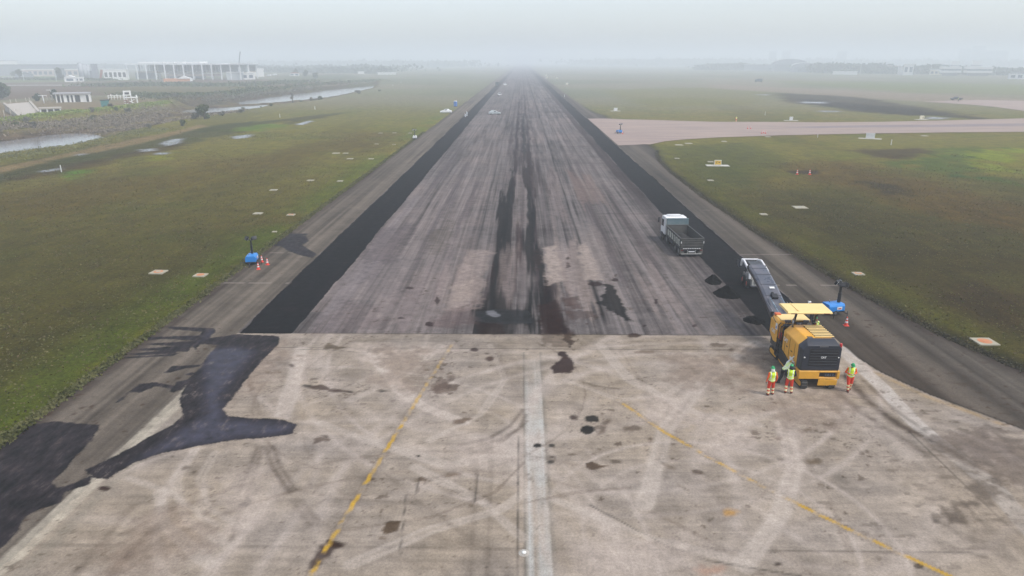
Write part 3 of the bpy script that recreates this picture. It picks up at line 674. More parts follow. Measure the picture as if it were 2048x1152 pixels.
for P in water_p: wsd[near_m] = np.minimum(wsd[near_m], sd_poly(P, X[near_m], Y[near_m]))
bed = -1.55 + 1.0 * (n2 - 0.5) - 0.95 * (1 - sstep(-1, 5, wsd))
depth = 1 - sstep(-5.0, 1.0, chan + 2.5 * (n2 - 0.5))
Z = Z * (1 - depth) + bed * depth
inch = 1 - sstep(-3, 2, chan)
blend(col, inch * 0.9, AG(118, 104, 92)); blend(col, inch * sstep(0.45, 0.6, n3) * 0.8, AG(88, 80, 74))
blend(col, inch * sstep(0.5, 0.62, n2) * 0.6, AG(138, 130, 96))
blend(col, (1 - sstep(-1, 5, wsd)) * 0.6, AG(84, 78, 76))
# far bank: a low levee with a green crest, then bare slopes and yards
lev = GP([(-300, 262), (0, 244), (100, 233), (200, 222), (290, 212), (334, 207)], 1.2)
dl = sd_line(lev, X, Y)
bump = np.exp(-(dl / 3.2) ** 2)
Z = Z + 2.3 * bump * (0.9 + 0.4 * (n2 - 0.5))
blend(col, sstep(0.25, 0.6, bump) * 0.25, AG(110, 106, 84))
blend(col, sstep(0.72, 0.9, bump) * sstep(0.3, 0.5, n3 + 0.1), AG(132, 150, 70))
lev2 = GP([(336, 204), (430, 197), (520, 185), (640, 173), (770, 162)], 0.5)
dl2 = sd_line(lev2, X, Y)
Z = Z + 2.2 * np.exp(-(dl2 / 5.5) ** 2) * (0.6 + 0.9 * n2)
blend(col, np.exp(-(dl2 / 9.0) ** 2) * sstep(0.4, 0.6, n3) * 0.6, AG(96, 96, 82))
beyond = (X < -100) * (chan > 2) * (Y > 180) * (X < np.interp(Y, lev[:, 1], lev[:, 0] - 4))
patch([(-200, 250), (0, 238), (120, 226), (330, 204), (360, 190), (150, 196), (0, 206), (-200, 215)], (160, 151, 142), 0.75, 3, 6)
patch([(-300, 205), (0, 200), (200, 190), (420, 190), (700, 166), (500, 158), (200, 162), (-300, 172)], (140, 130, 130), 0.7, 6, 12)
patch([(150, 178), (330, 168), (520, 172), (600, 176), (420, 190), (230, 188)], (142, 144, 128), 0.6, 6, 14)
patch([(-300, 172), (0, 164), (220, 162), (300, 160), (200, 152), (-300, 150)], (146, 160, 130), 0.7, 8, 16)
patch([(150, 176), (260, 172), (330, 166), (250, 166)], (140, 112, 104), 0.6, 5, 10)
patch([(560, 152), (700, 148), (720, 158), (560, 166)], (126, 134, 96), 0.6, 10, 20)
blend(col, (X < -60) * sstep(0.55, 0.7, fbm(X * 0.03, Y * 0.012, 111, 4)) * (Y > 330) * 0.35, AG(104, 118, 84))
Z = Z + 0.9 * (fbm(X * 0.02, Y * 0.02, 112, 3) - 0.45) * sstep(160, 220, -X) * sstep(150, 250, Y)

up = [(1300, 240), (1360, 242), (1430, 244), (1520, 244), (1640, 245), (1760, 244), (1900, 241), (2048, 237), (2400, 226)]
lo = [(2400, 258), (2048, 264), (1900, 265), (1700, 268), (1560, 271), (1440, 275), (1370, 279), (1330, 283), (1306, 288), (1300, 289.5)]
def dense(P, n=5):
    out = []
    for i in range(len(P) - 1):
        for k in range(n): out.append((P[i][0] + (P[i + 1][0] - P[i][0]) * k / n, P[i][1] + (P[i + 1][1] - P[i][1]) * k / n))
    out.append(P[-1]); return out
TAXI = [None, None]; TAXI[0] = [(22.25, 166.0), (22.25, 235.0)] + [G(1216, 237.5), G(1250, 239)] + [G(*p) for p in up] + [G(*p) for p in lo] + [(28.6, 161.5), (26, 160.0), (22.25, 159.0)]
TAXI[1] = [G(*p) for p in ((1848, 203.5), (1900, 201.5), (1960, 200), (2048, 202), (2400, 208), (2400, 246), (2200, 236), (2100, 228), (2048, 222), (1990, 214), (1940, 209.5))]
for P_ in TAXI:
    P_ = np.array(P_); m_ = (X > P_[:, 0].min() - 12) & (X < P_[:, 0].max() + 12) & (Y > P_[:, 1].min() - 12) & (Y < P_[:, 1].max() + 12)
    d_ = sd_poly(P_, X[m_], Y[m_]); f_ = 1 - sstep(1.0, 8.0, d_)
    Z[m_] = np.minimum(Z[m_], Z[m_] * (1 - f_) + -0.03 * f_)

def ground_material():
    N = NT("rough_grass_ground")
    pos = N.n("NewGeometry").outputs["Position"]
    col = N.n("Attribute", attribute_name="col").outputs["Color"]
    wet = N.n("Attribute", attribute_name="wet").outputs["Fac"]
    big = N.noise(pos, 0.35, 5, 0.6); fine = N.noise(pos, 3.2, 6, 0.72); tiny = N.noise(pos, 14.0, 4, 0.7)
    streak = N.noise(N.scaled(pos, (1.6, 0.16, 1.0)), 0.8, 4, 0.6)
    f = N.math('MULTIPLY', N.mapr(fine, 0.3, 0.7, 0.50, 1.50), N.mapr(tiny, 0.3, 0.7, 0.60, 1.40))
    f = N.math('MULTIPLY', f, N.mapr(big, 0.3, 0.7, 0.74, 1.26))
    f = N.math('MULTIPLY', f, N.mapr(streak, 0.3, 0.7, 0.82, 1.18))
    sc = N.n("VectorMath", operation='SCALE'); N.link(col, sc.inputs[0]); N.link(f, sc.inputs["Scale"])
    hu = N.noise(pos, 1.1, 4, 0.6)
    c = N.mixc(N.mapr(hu, 0.52, 0.72, 0.0, 0.55), sc.outputs[0], N.mixc(1.0, sc.outputs[0], (1.18, 1.0, 0.92), 'MULTIPLY'))
    c = N.mixc(N.mapr(hu, 0.48, 0.28, 0.0, 0.55), c, N.mixc(1.0, c, (0.88, 1.08, 0.80), 'MULTIPLY'))
    c = N.mixc(N.math('MULTIPLY', wet, 0.85), c, (0.20, 0.21, 0.22))  # puddles take a sky tint: reflection put into the base colour
    N.link(c, N.b.inputs["Base Color"])
    N.link(N.mapr(wet, 0.3, 0.9, 0.95, 0.12), N.b.inputs["Roughness"])
    N.b.inputs["Specular IOR Level"].default_value = 0.06
    h = N.math('ADD', fine, N.math('MULTIPLY', tiny, 0.35))
    bp = N.n("Bump", inp={"Strength": N.mapr(wet, 0.2, 0.8, 0.75, 0.02), "Distance": 0.14, "Height": h})
    N.link(bp.outputs[0], N.b.inputs["Normal"])
    return N.m
GROUND = ground_material()
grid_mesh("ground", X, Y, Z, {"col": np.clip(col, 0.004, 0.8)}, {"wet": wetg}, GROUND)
GXA, GYA, GZA = gx, gy, Z
def gz(x, y):
    """height of the ground at a point"""
    i = int(np.clip(np.searchsorted(GXA, x) - 1, 0, len(GXA) - 2)); j = int(np.clip(np.searchsorted(GYA, y) - 1, 0, len(GYA) - 2))
    tx = (x - GXA[i]) / (GXA[i + 1] - GXA[i]); ty = (y - GYA[j]) / (GYA[j + 1] - GYA[j])
    a = GZA[j, i] * (1 - tx) + GZA[j, i + 1] * tx; b = GZA[j + 1, i] * (1 - tx) + GZA[j + 1, i + 1] * tx
    return float(a * (1 - ty) + b * ty)
# water of the stream
wN = NT("stream_water")
wp = wN.n("NewGeometry").outputs["Position"]
wN.link(wN.mixc(wN.mapr(wN.noise(wp, 0.12, 5), 0.4, 0.65, 0, 1), (0.16, 0.16, 0.17), (0.26, 0.26, 0.27)), wN.b.inputs["Base Color"])
wN.b.inputs["Roughness"].default_value = 0.12
bpn = wN.n("Bump", inp={"Strength": 0.2, "Distance": 0.05, "Height": wN.noise(wp, 1.5, 4)})
wN.link(bpn.outputs[0], wN.b.inputs["Normal"])
wx, wy = np.meshgrid(np.linspace(-330, -60, 60), np.linspace(70, 760, 120))
grid_mesh("water", wx, wy, np.full(wx.shape, -2.0), material=wN.m)

# taxiways: pale concrete sheets laid on the ground
def sheet(name, outline, z, material, kind='structure', dens=None):
    bm = bmesh.new()
    vs = [bm.verts.new((p[0], p[1], z(p[0], p[1]) if callable(z) else z)) for p in outline]
    bm.faces.new(vs)
    bmesh.ops.triangulate(bm, faces=bm.faces[:])
    bm.normal_update()
    bm.faces.ensure_lookup_table()
    if bm.faces[0].normal.z < 0: bmesh.ops.reverse_faces(bm, faces=bm.faces[:])
    me = bpy.data.meshes.new(name); bm.to_mesh(me); bm.free()
    me.materials.append(material)
    o = link_mesh(name, me); o["kind"] = kind
    return o
tN = NT("taxiway_concrete")
tp = tN.n("NewGeometry").outputs["Position"]
ta = tN.noise(tN.scaled(tp, (0.05, 0.35, 1)), 1.0, 5, 0.6); tb = tN.noise(tp, 0.8, 5, 0.65); tcn = tN.noise(tp, 6, 5, 0.7)
tcol = tN.mixc(tN.mapr(ta, 0.35, 0.65, 0, 1), inv(192, 176, 168, 200), inv(172, 160, 158, 200))
tcol = tN.mixc(tN.mapr(tb, 0.5, 0.7, 0, 0.4), tcol, inv(200, 180, 170, 200))
ts = tN.n("VectorMath", operation='SCALE'); tN.link(tcol, ts.inputs[0]); tN.link(tN.mapr(tcn, 0.3, 0.7, 0.86, 1.14), ts.inputs["Scale"])
tN.link(ts.outputs[0], tN.b.inputs["Base Color"]); tN.b.inputs["Roughness"].default_value = 0.9
sheet("taxiway", TAXI[0], 0.06, tN.m)
sheet("taxiway", TAXI[1], 0.06, tN.m)
outl = [G(*q) for q in dense([(1560, 255), (1640, 252.5), (1760, 250.5), (1900, 249.5), (2048, 247), (2400, 238)]) + dense([(2400, 243), (2048, 252), (1900, 254), (1760, 255), (1640, 256.5)])]
sheet("taxiway", outl, 0.064, mat("taxiway_asphalt_band", tuple(inv(160, 152, 156, 200)), 0.9, dirt=0.5, dscale=0.15, dcol=tuple(inv(184, 174, 172, 200))))
# narrow asphalt wedge where the taxiway fillet begins

# ================================================================== MESH HELPERS
def rotm(rx=0, ry=0, rz=0):
    return Matrix.Rotation(rz, 4, 'Z') @ Matrix.Rotation(ry, 4, 'Y') @ Matrix.Rotation(rx, 4, 'X')
class MB:
    def __init__(s): s.v = []; s.f = []; s.m = []; s.sm = []
    def add(s, vs, fs, mi=0, smooth=False):
        b = len(s.v); s.v += [tuple(p) for p in vs]
        for f in fs: s.f.append(tuple(i + b for i in f)); s.m.append(mi); s.sm.append(smooth)
        return s
    def hexa(s, p, mi=0):
        return s.add(p, [(0, 3, 2, 1), (4, 5, 6, 7), (0, 1, 5, 4), (1, 2, 6, 5), (2, 3, 7, 6), (3, 0, 4, 7)], mi)
    def box(s, x0, x1, y0, y1, z0, z1, mi=0):
        return s.hexa([(x0, y0, z0), (x1, y0, z0), (x1, y1, z0), (x0, y1, z0), (x0, y0, z1), (x1, y0, z1), (x1, y1, z1), (x0, y1, z1)], mi)
    def rbox(s, c, size, rx=0, ry=0, rz=0, mi=0):
        M = Matrix.Translation(c) @ rotm(rx, ry, rz)
        a, b, d = size[0] / 2, size[1] / 2, size[2] / 2
        return s.hexa([M @ Vector(p) for p in ((-a, -b, -d), (a, -b, -d), (a, b, -d), (-a, b, -d), (-a, -b, d), (a, -b, d), (a, b, d), (-a, b, d))], mi)
    def bar(s, p0, p1, w, h=None, mi=0):
        h = h or w; p0, p1 = Vector(p0), Vector(p1); d = (p1 - p0).normalized()
        up = Vector((0, 0, 1)) if abs(d.z) < 0.95 else Vector((0, 1, 0))
        a = d.cross(up).normalized() * w / 2; b = a.cross(d).normalized() * h / 2
        return s.hexa([p0 - a - b, p0 + a - b, p1 + a - b, p1 - a - b, p0 - a + b, p0 + a + b, p1 + a + b, p1 - a + b], mi)
    def cyl(s, p0, p1, r0, r1=None, n=14, mi=0, smooth=True):
        r1 = r0 if r1 is None else r1
        p0, p1 = Vector(p0), Vector(p1); d = (p1 - p0).normalized()
        up = Vector((0, 0, 1)) if abs(d.z) < 0.95 else Vector((1, 0, 0))
        a = d.cross(up).normalized(); b = d.cross(a)
        vs = []
        for p, r in ((p0, r0), (p1, r1)):
            for k in range(n):
                t = 2 * math.pi * k / n
                vs.append(p + (a * math.cos(t) + b * math.sin(t)) * r)
        s.add(vs, [(k, (k + 1) % n, n + (k + 1) % n, n + k) for k in range(n)], mi, smooth)
        base = len(s.v) - 2 * n
        s.f.append(tuple(base + k for k in range(n))[::-1]); s.m.append(mi); s.sm.append(False)
        s.f.append(tuple(base + n + k for k in range(n))); s.m.append(mi); s.sm.append(False)
        return s
    def tube(s, pts, r, n=8, mi=0):
        for i in range(len(pts) - 1): s.cyl(pts[i], pts[i + 1], r, r, n, mi)
        for p in pts[1:-1]: s.ball(p, r, 8, 5, mi)
        return s
    def ball(s, c, r, n=12, m=7, mi=0, sc=(1, 1, 1), M=None):
        vs = []
        for j in range(1, m):
            ph = math.pi * j / m
            for k in range(n):
                t = 2 * math.pi * k / n
                vs.append((r * sc[0] * math.sin(ph) * math.cos(t), r * sc[1] * math.sin(ph) * math.sin(t), r * sc[2] * math.cos(ph)))
        vs += [(0, 0, r * sc[2]), (0, 0, -r * sc[2])]
        fs = []
        for j in range(m - 2):
            for k in range(n):
                fs.append((j * n + k, (j + 1) * n + k, (j + 1) * n + (k + 1) % n, j * n + (k + 1) % n))
        T, B = len(vs) - 2, len(vs) - 1
        for k in range(n):
            fs.append((T, k, (k + 1) % n)); fs.append((B, (m - 2) * n + (k + 1) % n, (m - 2) * n + k))
        c = Vector(c)
        return s.add([c + (M @ Vector(v) if M else Vector(v)) for v in vs], fs, mi, True)
    def lathe(s, prof, n=20, M=None, mi=0, smooth=True, a0=0.0, a1=2 * math.pi):
        """prof: (r, z) from bottom to top about Z; closed when the first and last radii are 0"""
        full = abs(a1 - a0 - 2 * math.pi) < 1e-6
        k_ = n if full else n + 1
        vs = []
        for r, z in prof:
            for k in range(k_):
                t = a0 + (a1 - a0) * k / n
                v = Vector((r * math.cos(t), r * math.sin(t), z))
                vs.append(M @ v if M else v)
        fs = []
        for j in range(len(prof) - 1):
            for k in range(n):
                k2 = (k + 1) % k_
                fs.append((j * k_ + k, j * k_ + k2, (j + 1) * k_ + k2, (j + 1) * k_ + k))
        return s.add(vs, fs, mi, smooth)
    def prism(s, prof, t0, t1, axis='x', mi=0, prof1=None):
        """a flat outline pushed along an axis; axis x: (y, z), y: (x, z), z: (x, y)"""
        f = {'x': lambda p, t: (t, p[0], p[1]), 'y': lambda p, t: (p[0], t, p[1]), 'z': lambda p, t: (p[0], p[1], t)}[axis]
        n = len(prof); prof1 = prof1 or prof
        vs = [f(p, t0) for p in prof] + [f(p, t1) for p in prof1]
        return s.add(vs, [tuple(range(n))[::-1], tuple(range(n, 2 * n))] + [(k, (k + 1) % n, n + (k + 1) % n, n + k) for k in range(n)], mi)
    def loft(s, secs, mi=0, smooth=False, caps=True, closed=True):
        n = len(secs[0]); vs = [p for sc in secs for p in sc]; fs = []
        for j in range(len(secs) - 1):
            for k in range(n if closed else n - 1):
                fs.append((j * n + k, j * n + (k + 1) % n, (j + 1) * n + (k + 1) % n, (j + 1) * n + k))
        s.add(vs, fs, mi, smooth)
        if caps:
            b = len(s.v) - len(vs)
            for f in (tuple(b + k for k in range(n))[::-1], tuple(b + (len(secs) - 1) * n + k for k in range(n))):
                s.f.append(f); s.m.append(mi); s.sm.append(False)
        return s
    def mesh(s, name, mats, bevel=0.0, seg=1, M=None):
        me = bpy.data.meshes.new(name)
        me.from_pydata(s.v, [], s.f)
        for m in (mats if isinstance(mats, (list, tuple)) else [mats]): me.materials.append(m)
        me.polygons.foreach_set("material_index", s.m); me.polygons.foreach_set("use_smooth", s.sm)
        bm = bmesh.new(); bm.from_mesh(me)
        bmesh.ops.recalc_face_normals(bm, faces=bm.faces[:])
        if bevel:
            ed = [e for e in bm.edges if len(e.link_faces) == 2 and e.calc_face_angle(0) > 0.5]
            bmesh.ops.bevel(bm, geom=ed, offset=bevel, segments=seg, affect='EDGES', clamp_overlap=True, profile=0.6)
        if M is not None: bm.transform(M)
        bm.to_mesh(me); bm.free()
        return me
    def build(s, name, mats, parent=None, bevel=0.0, seg=1, M=None):
        return link_mesh(name, s.mesh(name, mats, bevel, seg, M), parent)
def text_mesh(body, size, depth, material, M, align='CENTER', font_shear=0.0):
    cu = bpy.data.curves.new("lettering", 'FONT'); cu.body = body; cu.size = size; cu.extrude = depth
    cu.align_x = align; cu.align_y = 'CENTER'; cu.resolution_u = 2; cu.offset = size * 0.02
    o = bpy.data.objects.new("lettering", cu); C.objects.link(o)
    dg = bpy.context.evaluated_depsgraph_get(); dg.update()
    me = bpy.data.meshes.new_from_object(o.evaluated_get(dg))
    bpy.data.objects.remove(o); bpy.data.curves.remove(cu)
    me.transform(M); me.materials.clear(); me.materials.append(material)
    return me

M_YEL = mat("machine_yellow_paint", (0.74, 0.37, 0.03), 0.4, dirt=0.30, dscale=2.2, dcol=(0.42, 0.24, 0.07))
M_YEL_SHEEN = mat("yellow_paint_top_sheen", (0.82, 0.60, 0.24), 0.45, dirt=0.2, dscale=1.5, dcol=(0.60, 0.45, 0.25))  # the machine yellow with the sheen of upward faces put into the colour
M_BLK = mat("black_paint", (0.012, 0.013, 0.016), 0.38, dirt=0.3, dcol=(0.05, 0.045, 0.04))
M_DGR = mat("dark_grey_paint", (0.045, 0.052, 0.065), 0.35, dirt=0.4, dscale=2, dcol=(0.10, 0.09, 0.085))
M_BLU_BLK = mat("blue_black_paint", (0.016, 0.020, 0.032), 0.5, dirt=0.2, dcol=(0.05, 0.045, 0.04))
M_STL = mat("bare_steel", (0.30, 0.30, 0.31), 0.35, metal=0.8, dirt=0.5, dcol=(0.10, 0.08, 0.07))
M_RUB = mat("rubber", (0.018, 0.018, 0.018), 0.85, dirt=0.5, dcol=(0.09, 0.08, 0.07))
M_GLS = mat("dark_glass", (0.03, 0.035, 0.04), 0.08, dirt=0.1)
M_WHT = mat("white_paint", (0.72, 0.72, 0.72), 0.4, dirt=0.25, dcol=(0.35, 0.32, 0.28))
M_RED = mat("red_lens", (0.55, 0.03, 0.03), 0.25, dirt=0.1)
M_ORG = mat("orange_lens", (0.62, 0.12, 0.02), 0.3, dirt=0.1)
M_CLR = mat("clear_lens", (0.75, 0.75, 0.72), 0.15, dirt=0.1)
M_BLU = mat("tower_blue_paint", (0.015, 0.22, 0.62), 0.35, dirt=0.2, dscale=2, dcol=(0.03, 0.12, 0.30))
M_LET = mat("white_lettering", (0.75, 0.75, 0.73), 0.5, dirt=0.05)

# ================================================================== MILLING MACHINE
def make_mill(loc, rz):
    r = empty("milling_machine", loc, rz, "yellow milling machine with black rear grille, canopy and long dark conveyor boom", "milling machine")
    W = 1.14
    b = MB()   # frame and drum box between the tracks
    b.box(-0.95, 0.95, 0.55, 5.5, 0.62, 1.15); b.box(-1.02, 1.02, 1.9, 3.3, 0.10, 0.75); b.box(-0.6, 0.6, 4.6, 5.9, 0.7, 1.6)
    b.build("chassis", M_BLK, r, 0.03)
    for x0 in (-W - 0.02, W - 0.05):   # black skirts
        b = MB(); b.prism([(0.95, 0.42), (4.1, 0.42), (4.1, 1.25), (0.95, 0.95)], x0, x0 + 0.07); b.build("side_skirt", M_BLK, r, 0.015)
    # engine cowl
    b = MB()
    prof = [(-W, 1.0), (W, 1.0), (W, 2.62), (W - 0.32, 2.93), (-W + 0.42, 2.93), (-W, 2.55)]
    rear = [(x, z) for x, z in prof]
    b.loft([[(x, 0.5, z if z > 1.2 else 1.12) for x, z in rear], [(x, 1.6, z if z > 1.2 else 1.0) for x, z in prof], [(x * 0.985, 3.05, (z - 0.05) if z > 1.2 else 1.22) for x, z in prof]])
    cw = b.build("engine_cowl", M_YEL, r, 0.05, 2)
    b = MB(); b.box(-0.12, W - 0.16, 0.85, 2.75, 2.915, 2.935)
    b.build("vent_opening", mat("vent_brown", (0.045, 0.012, 0.008), 0.8), cw)
    for k in range(8):
        b = MB(); y = 0.92 + 0.25 * k
        b.rbox(((W - 0.28) / 2, y, 2.965), (W - 0.02, 0.085, 0.03), rx=0.2)
        b.build("vent_slat", M_YEL_SHEEN, cw, 0.006)
    b = MB(); b.box(-0.62, -0.30, 0.72, 0.95, 2.925, 2.955); b.build("filler_cap", M_BLK, cw, 0.02)
    b = MB(); b.rbox((-W - 0.012, 1.35, 1.32), (0.02, 0.55, 0.16), rx=-0.06); b.build("warning_plate", M_LET, cw)
    logo = text_mesh("CAT", 0.34, 0.006, M_LET, Matrix.Translation((-W - 0.014, 2.55, 2.05)) @ rotm(RAD(90), 0, RAD(-90)))
    link_mesh("lettering", logo, cw)
    # rear grille housing
    b = MB()
    b.loft([[(-W + 0.02, -0.02, 1.17), (W - 0.02, -0.02, 1.17), (W - 0.02, -0.02, 2.58), (W - 0.2, -0.02, 2.76), (-W + 0.26, -0.02, 2.76), (-W + 0.02, -0.02, 2.5)],
            [(-W - 0.02, 0.30, 1.17), (W + 0.02, 0.30, 1.17), (W + 0.02, 0.30, 2.62), (W - 0.25, 0.30, 2.90), (-W + 0.3, 0.30, 2.90), (-W - 0.02, 0.30, 2.55)],
            [(-W - 0.02, 0.62, 1.17), (W + 0.02, 0.62, 1.17), (W + 0.02, 0.62, 2.66), (W - 0.28, 0.62, 3.0), (-W + 0.42, 0.62, 3.0), (-W - 0.02, 0.62, 2.60)]])
    gh = b.build("rear_grille", M_BLU_BLK, r, 0.04, 2)
    b = MB(); b.box(-0.72, 0.96, -0.04, -0.015, 1.50, 2.56); b.build("grille_recess", mat("grille_black", (0.006, 0.006, 0.010), 0.5), gh)
    for k in range(6):
        b = MB(); z = 1.60 + 0.17 * k
        b.rbox((0.12, -0.055, z), (1.60, 0.03, 0.022), rx=-0.2); b.build("grille_bar", mat("grille_bar_grey", (0.045, 0.048, 0.06), 0.4), gh)
    link_mesh("badge", text_mesh("CAT", 0.16, 0.01, M_LET, Matrix.Translation((0.08, -0.11, 2.05)) @ rotm(RAD(90), 0, 0)), gh)
    for x in (-1.0, 1.0):
        b = MB(); b.ball((x * 0.99, -0.03, 2.02), 0.045, 10, 6); b.build("work_light", M_CLR, gh)
    b = MB(); b.rbox((0.06, 0.0, 2.70), (0.5, 0.06, 0.04)); b.build("handle", M_STL, gh)
    # yellow bumper with an open box and the let-down flap
    b = MB()
    b.box(-W - 0.06, 0.0, -0.08, 0.5, 0.66, 1.17); b.box(0.0, 1.04, -0.08, 0.5, 0.66, 0.74); b.box(0.0, 1.04, -0.08, 0.5, 1.07, 1.17); b.box(1.04, W + 0.06, -0.08, 0.5, 0.66, 1.17)
    bp = b.build("bumper", M_YEL, r, 0.02)
    b = MB(); b.box(-0.01, 1.05, 0.14, 0.49, 0.73, 1.08); b.build("tool_box", M_BLK, bp)
    b = MB()
    for k in range(9):
        x = 0.36 + 0.07 * k; b.tube([(x, -0.02, 0.78), (x + 0.02 * (-1) ** k, -0.04, 0.9), (x + 0.01, 0.02, 1.0)], 0.018, 6)
    b.build("hose", mat("hose_blue_grey", (0.09, 0.11, 0.16), 0.5), bp)
    b = MB(); b.rbox((0.5, -0.14, 0.47), (1.12, 0.05, 0.40), rx=0.10); b.build("flap", M_YEL, bp, 0.012)
    # crawler tracks on lifting legs
    for sx, y0, nm in ((-1, -0.15, 0), (1, -0.15, 0), (-1, 3.95, 1), (1, 3.95, 1)):
        t = empty("crawler_track", (sx * 0.80, y0, 0)); t.parent = r
        L, R_ = 1.45, 0.27
        pr = []
        for k in range(9): a = math.pi / 2 + math.pi * k / 8; pr.append((R_ + R_ * math.cos(a), R_ + R_ * math.sin(a)))
        for k in range(9): a = -math.pi / 2 + math.pi * k / 8; pr.append((L - R_ + R_ * math.cos(a), R_ + R_ * math.sin(a)))
        b = MB(); b.prism(pr, -0.17, 0.17)
        b.build("tread", M_RUB, t, 0.01)
        b = MB()
        per = [(pr[i], pr[(i + 1) % len(pr)]) for i in range(len(pr))]
        for k in range(11):
            y = R_ + (L - 2 * R_) * k / 10
            b.box(-0.18, 0.18, y - 0.035, y + 0.035, -0.012, 0.03); b.box(-0.18, 0.18, y - 0.035, y + 0.035, 2 * R_ - 0.03, 2 * R_ + 0.02)
        for cy, s0 in ((R_, 1), (L - R_, -1)):
            for k in range(5):
                a = math.pi / 2 + s0 * math.pi * (k + 0.5) / 5
                b.rbox((0, cy + R_ * math.cos(a), R_ + R_ * math.sin(a)), (0.36, 0.07, 0.045), rx=a - math.pi / 2)
        b.build("track_shoes", mat("track_pad", (0.05, 0.045, 0.04), 0.8, dirt=0.5, dcol=(0.16, 0.13, 0.10)), t)
        b = MB()
        pr2 = [(p[0] * 0.8 + L * 0.1, 0.27 + (p[1] - R_) * 0.6) for p in pr]
        b.prism(pr2, -0.20, -0.165); b.prism(pr2, 0.165, 0.20)
        for yy in (R_, L / 2, L - R_): b.cyl((-0.215, yy, R_), (0.215, yy, R_), 0.085, n=12)
        b.build("track_frame", M_YEL, t, 0.006)
        b = MB(); b.cyl((0, L / 2, 0.45), (0, L / 2, 1.3), 0.13); b.cyl((0, L / 2, 0.95), (0, L / 2, 1.5), 0.17)
        b.build("lifting_column", M_DGR, t)
    # guard bar along the left side
    b = MB(); b.tube([(-1.0, 4.4, 0.62), (-1.16, 3.0, 0.40), (-1.16, 1.2, 0.32)], 0.035); b.build("side_rail", M_YEL, r)
    # operator platform, consoles
    b = MB(); b.box(-W, W, 3.05, 4.65, 1.36, 1.46); b.build("platform", M_BLK, r, 0.01)
    b = MB()
    for x in (-W + 0.05, W - 0.05):
        b.tube([(x, 3.15, 1.46), (x, 3.15, 2.55), (x, 3.6, 2.55), (x, 3.6, 1.46)], 0.024)
    b.tube([(-W + 0.08, 3.12, 2.45), (-W + 0.08, 3.12, 2.98), (W - 0.1, 3.12, 2.98), (W - 0.1, 3.12, 2.45)], 0.024)
    b.tube([(W - 0.02, 2.95, 2.9), (W + 0.16, 3.0, 2.75), (W + 0.2, 3.0, 2.0), (W + 0.05, 3.0, 1.6)], 0.03)
    b.build("railing", M_BLK, r)
    for x in (-0.55, 0.62):
        c = MB(); c.box(x - 0.3, x + 0.3, 3.95, 4.35, 1.46, 2.45); c.rbox((x, 3.98, 2.52), (0.62, 0.42, 0.10), rx=0.35)
        co = c.build("control_console", M_DGR, r, 0.02)
        d = MB(); d.lathe([(0.15, -0.015), (0.17, 0.0), (0.15, 0.015)], 18, Matrix.Translation((x, 3.88, 2.68)) @ rotm(0.7)); d.cyl((x, 3.88, 2.68), (x, 4.0, 2.5), 0.02); d.rbox((x, 3.88, 2.68), (0.28, 0.03, 0.02), rx=0.7)
        d.build("steering_wheel", M_BLK, co)
        d = MB(); d.box(x - 0.2, x + 0.2, 4.0, 4.06, 2.55, 2.80); d.build("display", mat("panel_grey", (0.16, 0.16, 0.18), 0.3), co, 0.01)
    for x in (-0.55, 0.62):
        c = MB(); c.box(x - 0.24, x + 0.24, 3.35, 3.75, 1.86, 1.98); c.box(x - 0.24, x + 0.24, 3.28, 3.38, 1.95, 2.45); c.cyl((x, 3.55, 1.46), (x, 3.55, 1.88), 0.06)
        c.build("operator_seat", M_BLK, r, 0.04, 2)
    # front body: water tank and hood
    b = MB()
    b.loft([[(-W - 0.02, 3.95, 1.25), (-0.30, 3.95, 1.25), (-0.30, 3.95, 2.66), (-W + 0.08, 3.95, 2.66), (-W - 0.02, 3.95, 2.5)],
            [(-W - 0.04, 4.5, 1.2), (-0.25, 4.5, 1.2), (-0.25, 4.5, 2.74), (-W + 0.1, 4.5, 2.74), (-W - 0.04, 4.5, 2.55)],
            [(-W + 0.0, 5.35, 1.55), (-0.25, 5.35, 1.55), (-0.25, 5.35, 2.66), (-W + 0.15, 5.35, 2.66), (-W + 0.0, 5.35, 2.45)]])
    b.loft([[(-0.28, 4.4, 1.3), (W, 4.4, 1.3), (W, 4.4, 2.45), (W - 0.15, 4.4, 2.6), (-0.28, 4.4, 2.6)], [(-0.28, 5.3, 1.5), (W - 0.05, 5.3, 1.5), (W - 0.05, 5.3, 2.4), (W - 0.2, 5.3, 2.52), (-0.28, 5.3, 2.52)]])
    fb = b.build("front_hood", M_YEL, r, 0.05, 2)
    b = MB(); b.box(-0.95, 0.9, 4.1, 5.2, 2.70, 2.78); b.build("top_deck", M_YEL_SHEEN, fb, 0.02)
    link_mesh("lettering", text_mesh("CAT", 0.34, 0.006, M_LET, Matrix.Translation((-W - 0.055, 4.55, 1.85)) @ rotm(RAD(90), 0, RAD(-90))), fb)
    b = MB(); b.box(-W - 0.06, -W - 0.03, 4.02, 4.28, 2.12, 2.52); pl = b.build("notice_plate", M_LET, fb)
    b = MB(); b.box(-W - 0.064, -W - 0.058, 4.08, 4.22, 2.18, 2.34); b.build("notice_symbol", mat("notice_blue", (0.03, 0.12, 0.45), 0.5), pl)
    b = MB(); b.box(-0.98, -0.62, 5.0, 5.34, 2.68, 2.86); b.build("cover", M_ORG, fb, 0.05, 2)
    # ladder up to the platform, left side
    b = MB()
    for y in (3.3, 3.72): b.tube([(-W - 0.08, y, 0.5), (-W - 0.08, y, 2.6), (-W + 0.06, y, 2.75)], 0.026)
    for k in range(5): b.box(-W - 0.14, -W - 0.02, 3.3, 3.72, 0.55 + 0.28 * k, 0.59 + 0.28 * k)
    b.build("ladder", M_BLK, r)
    # canopy on posts
    b = MB()
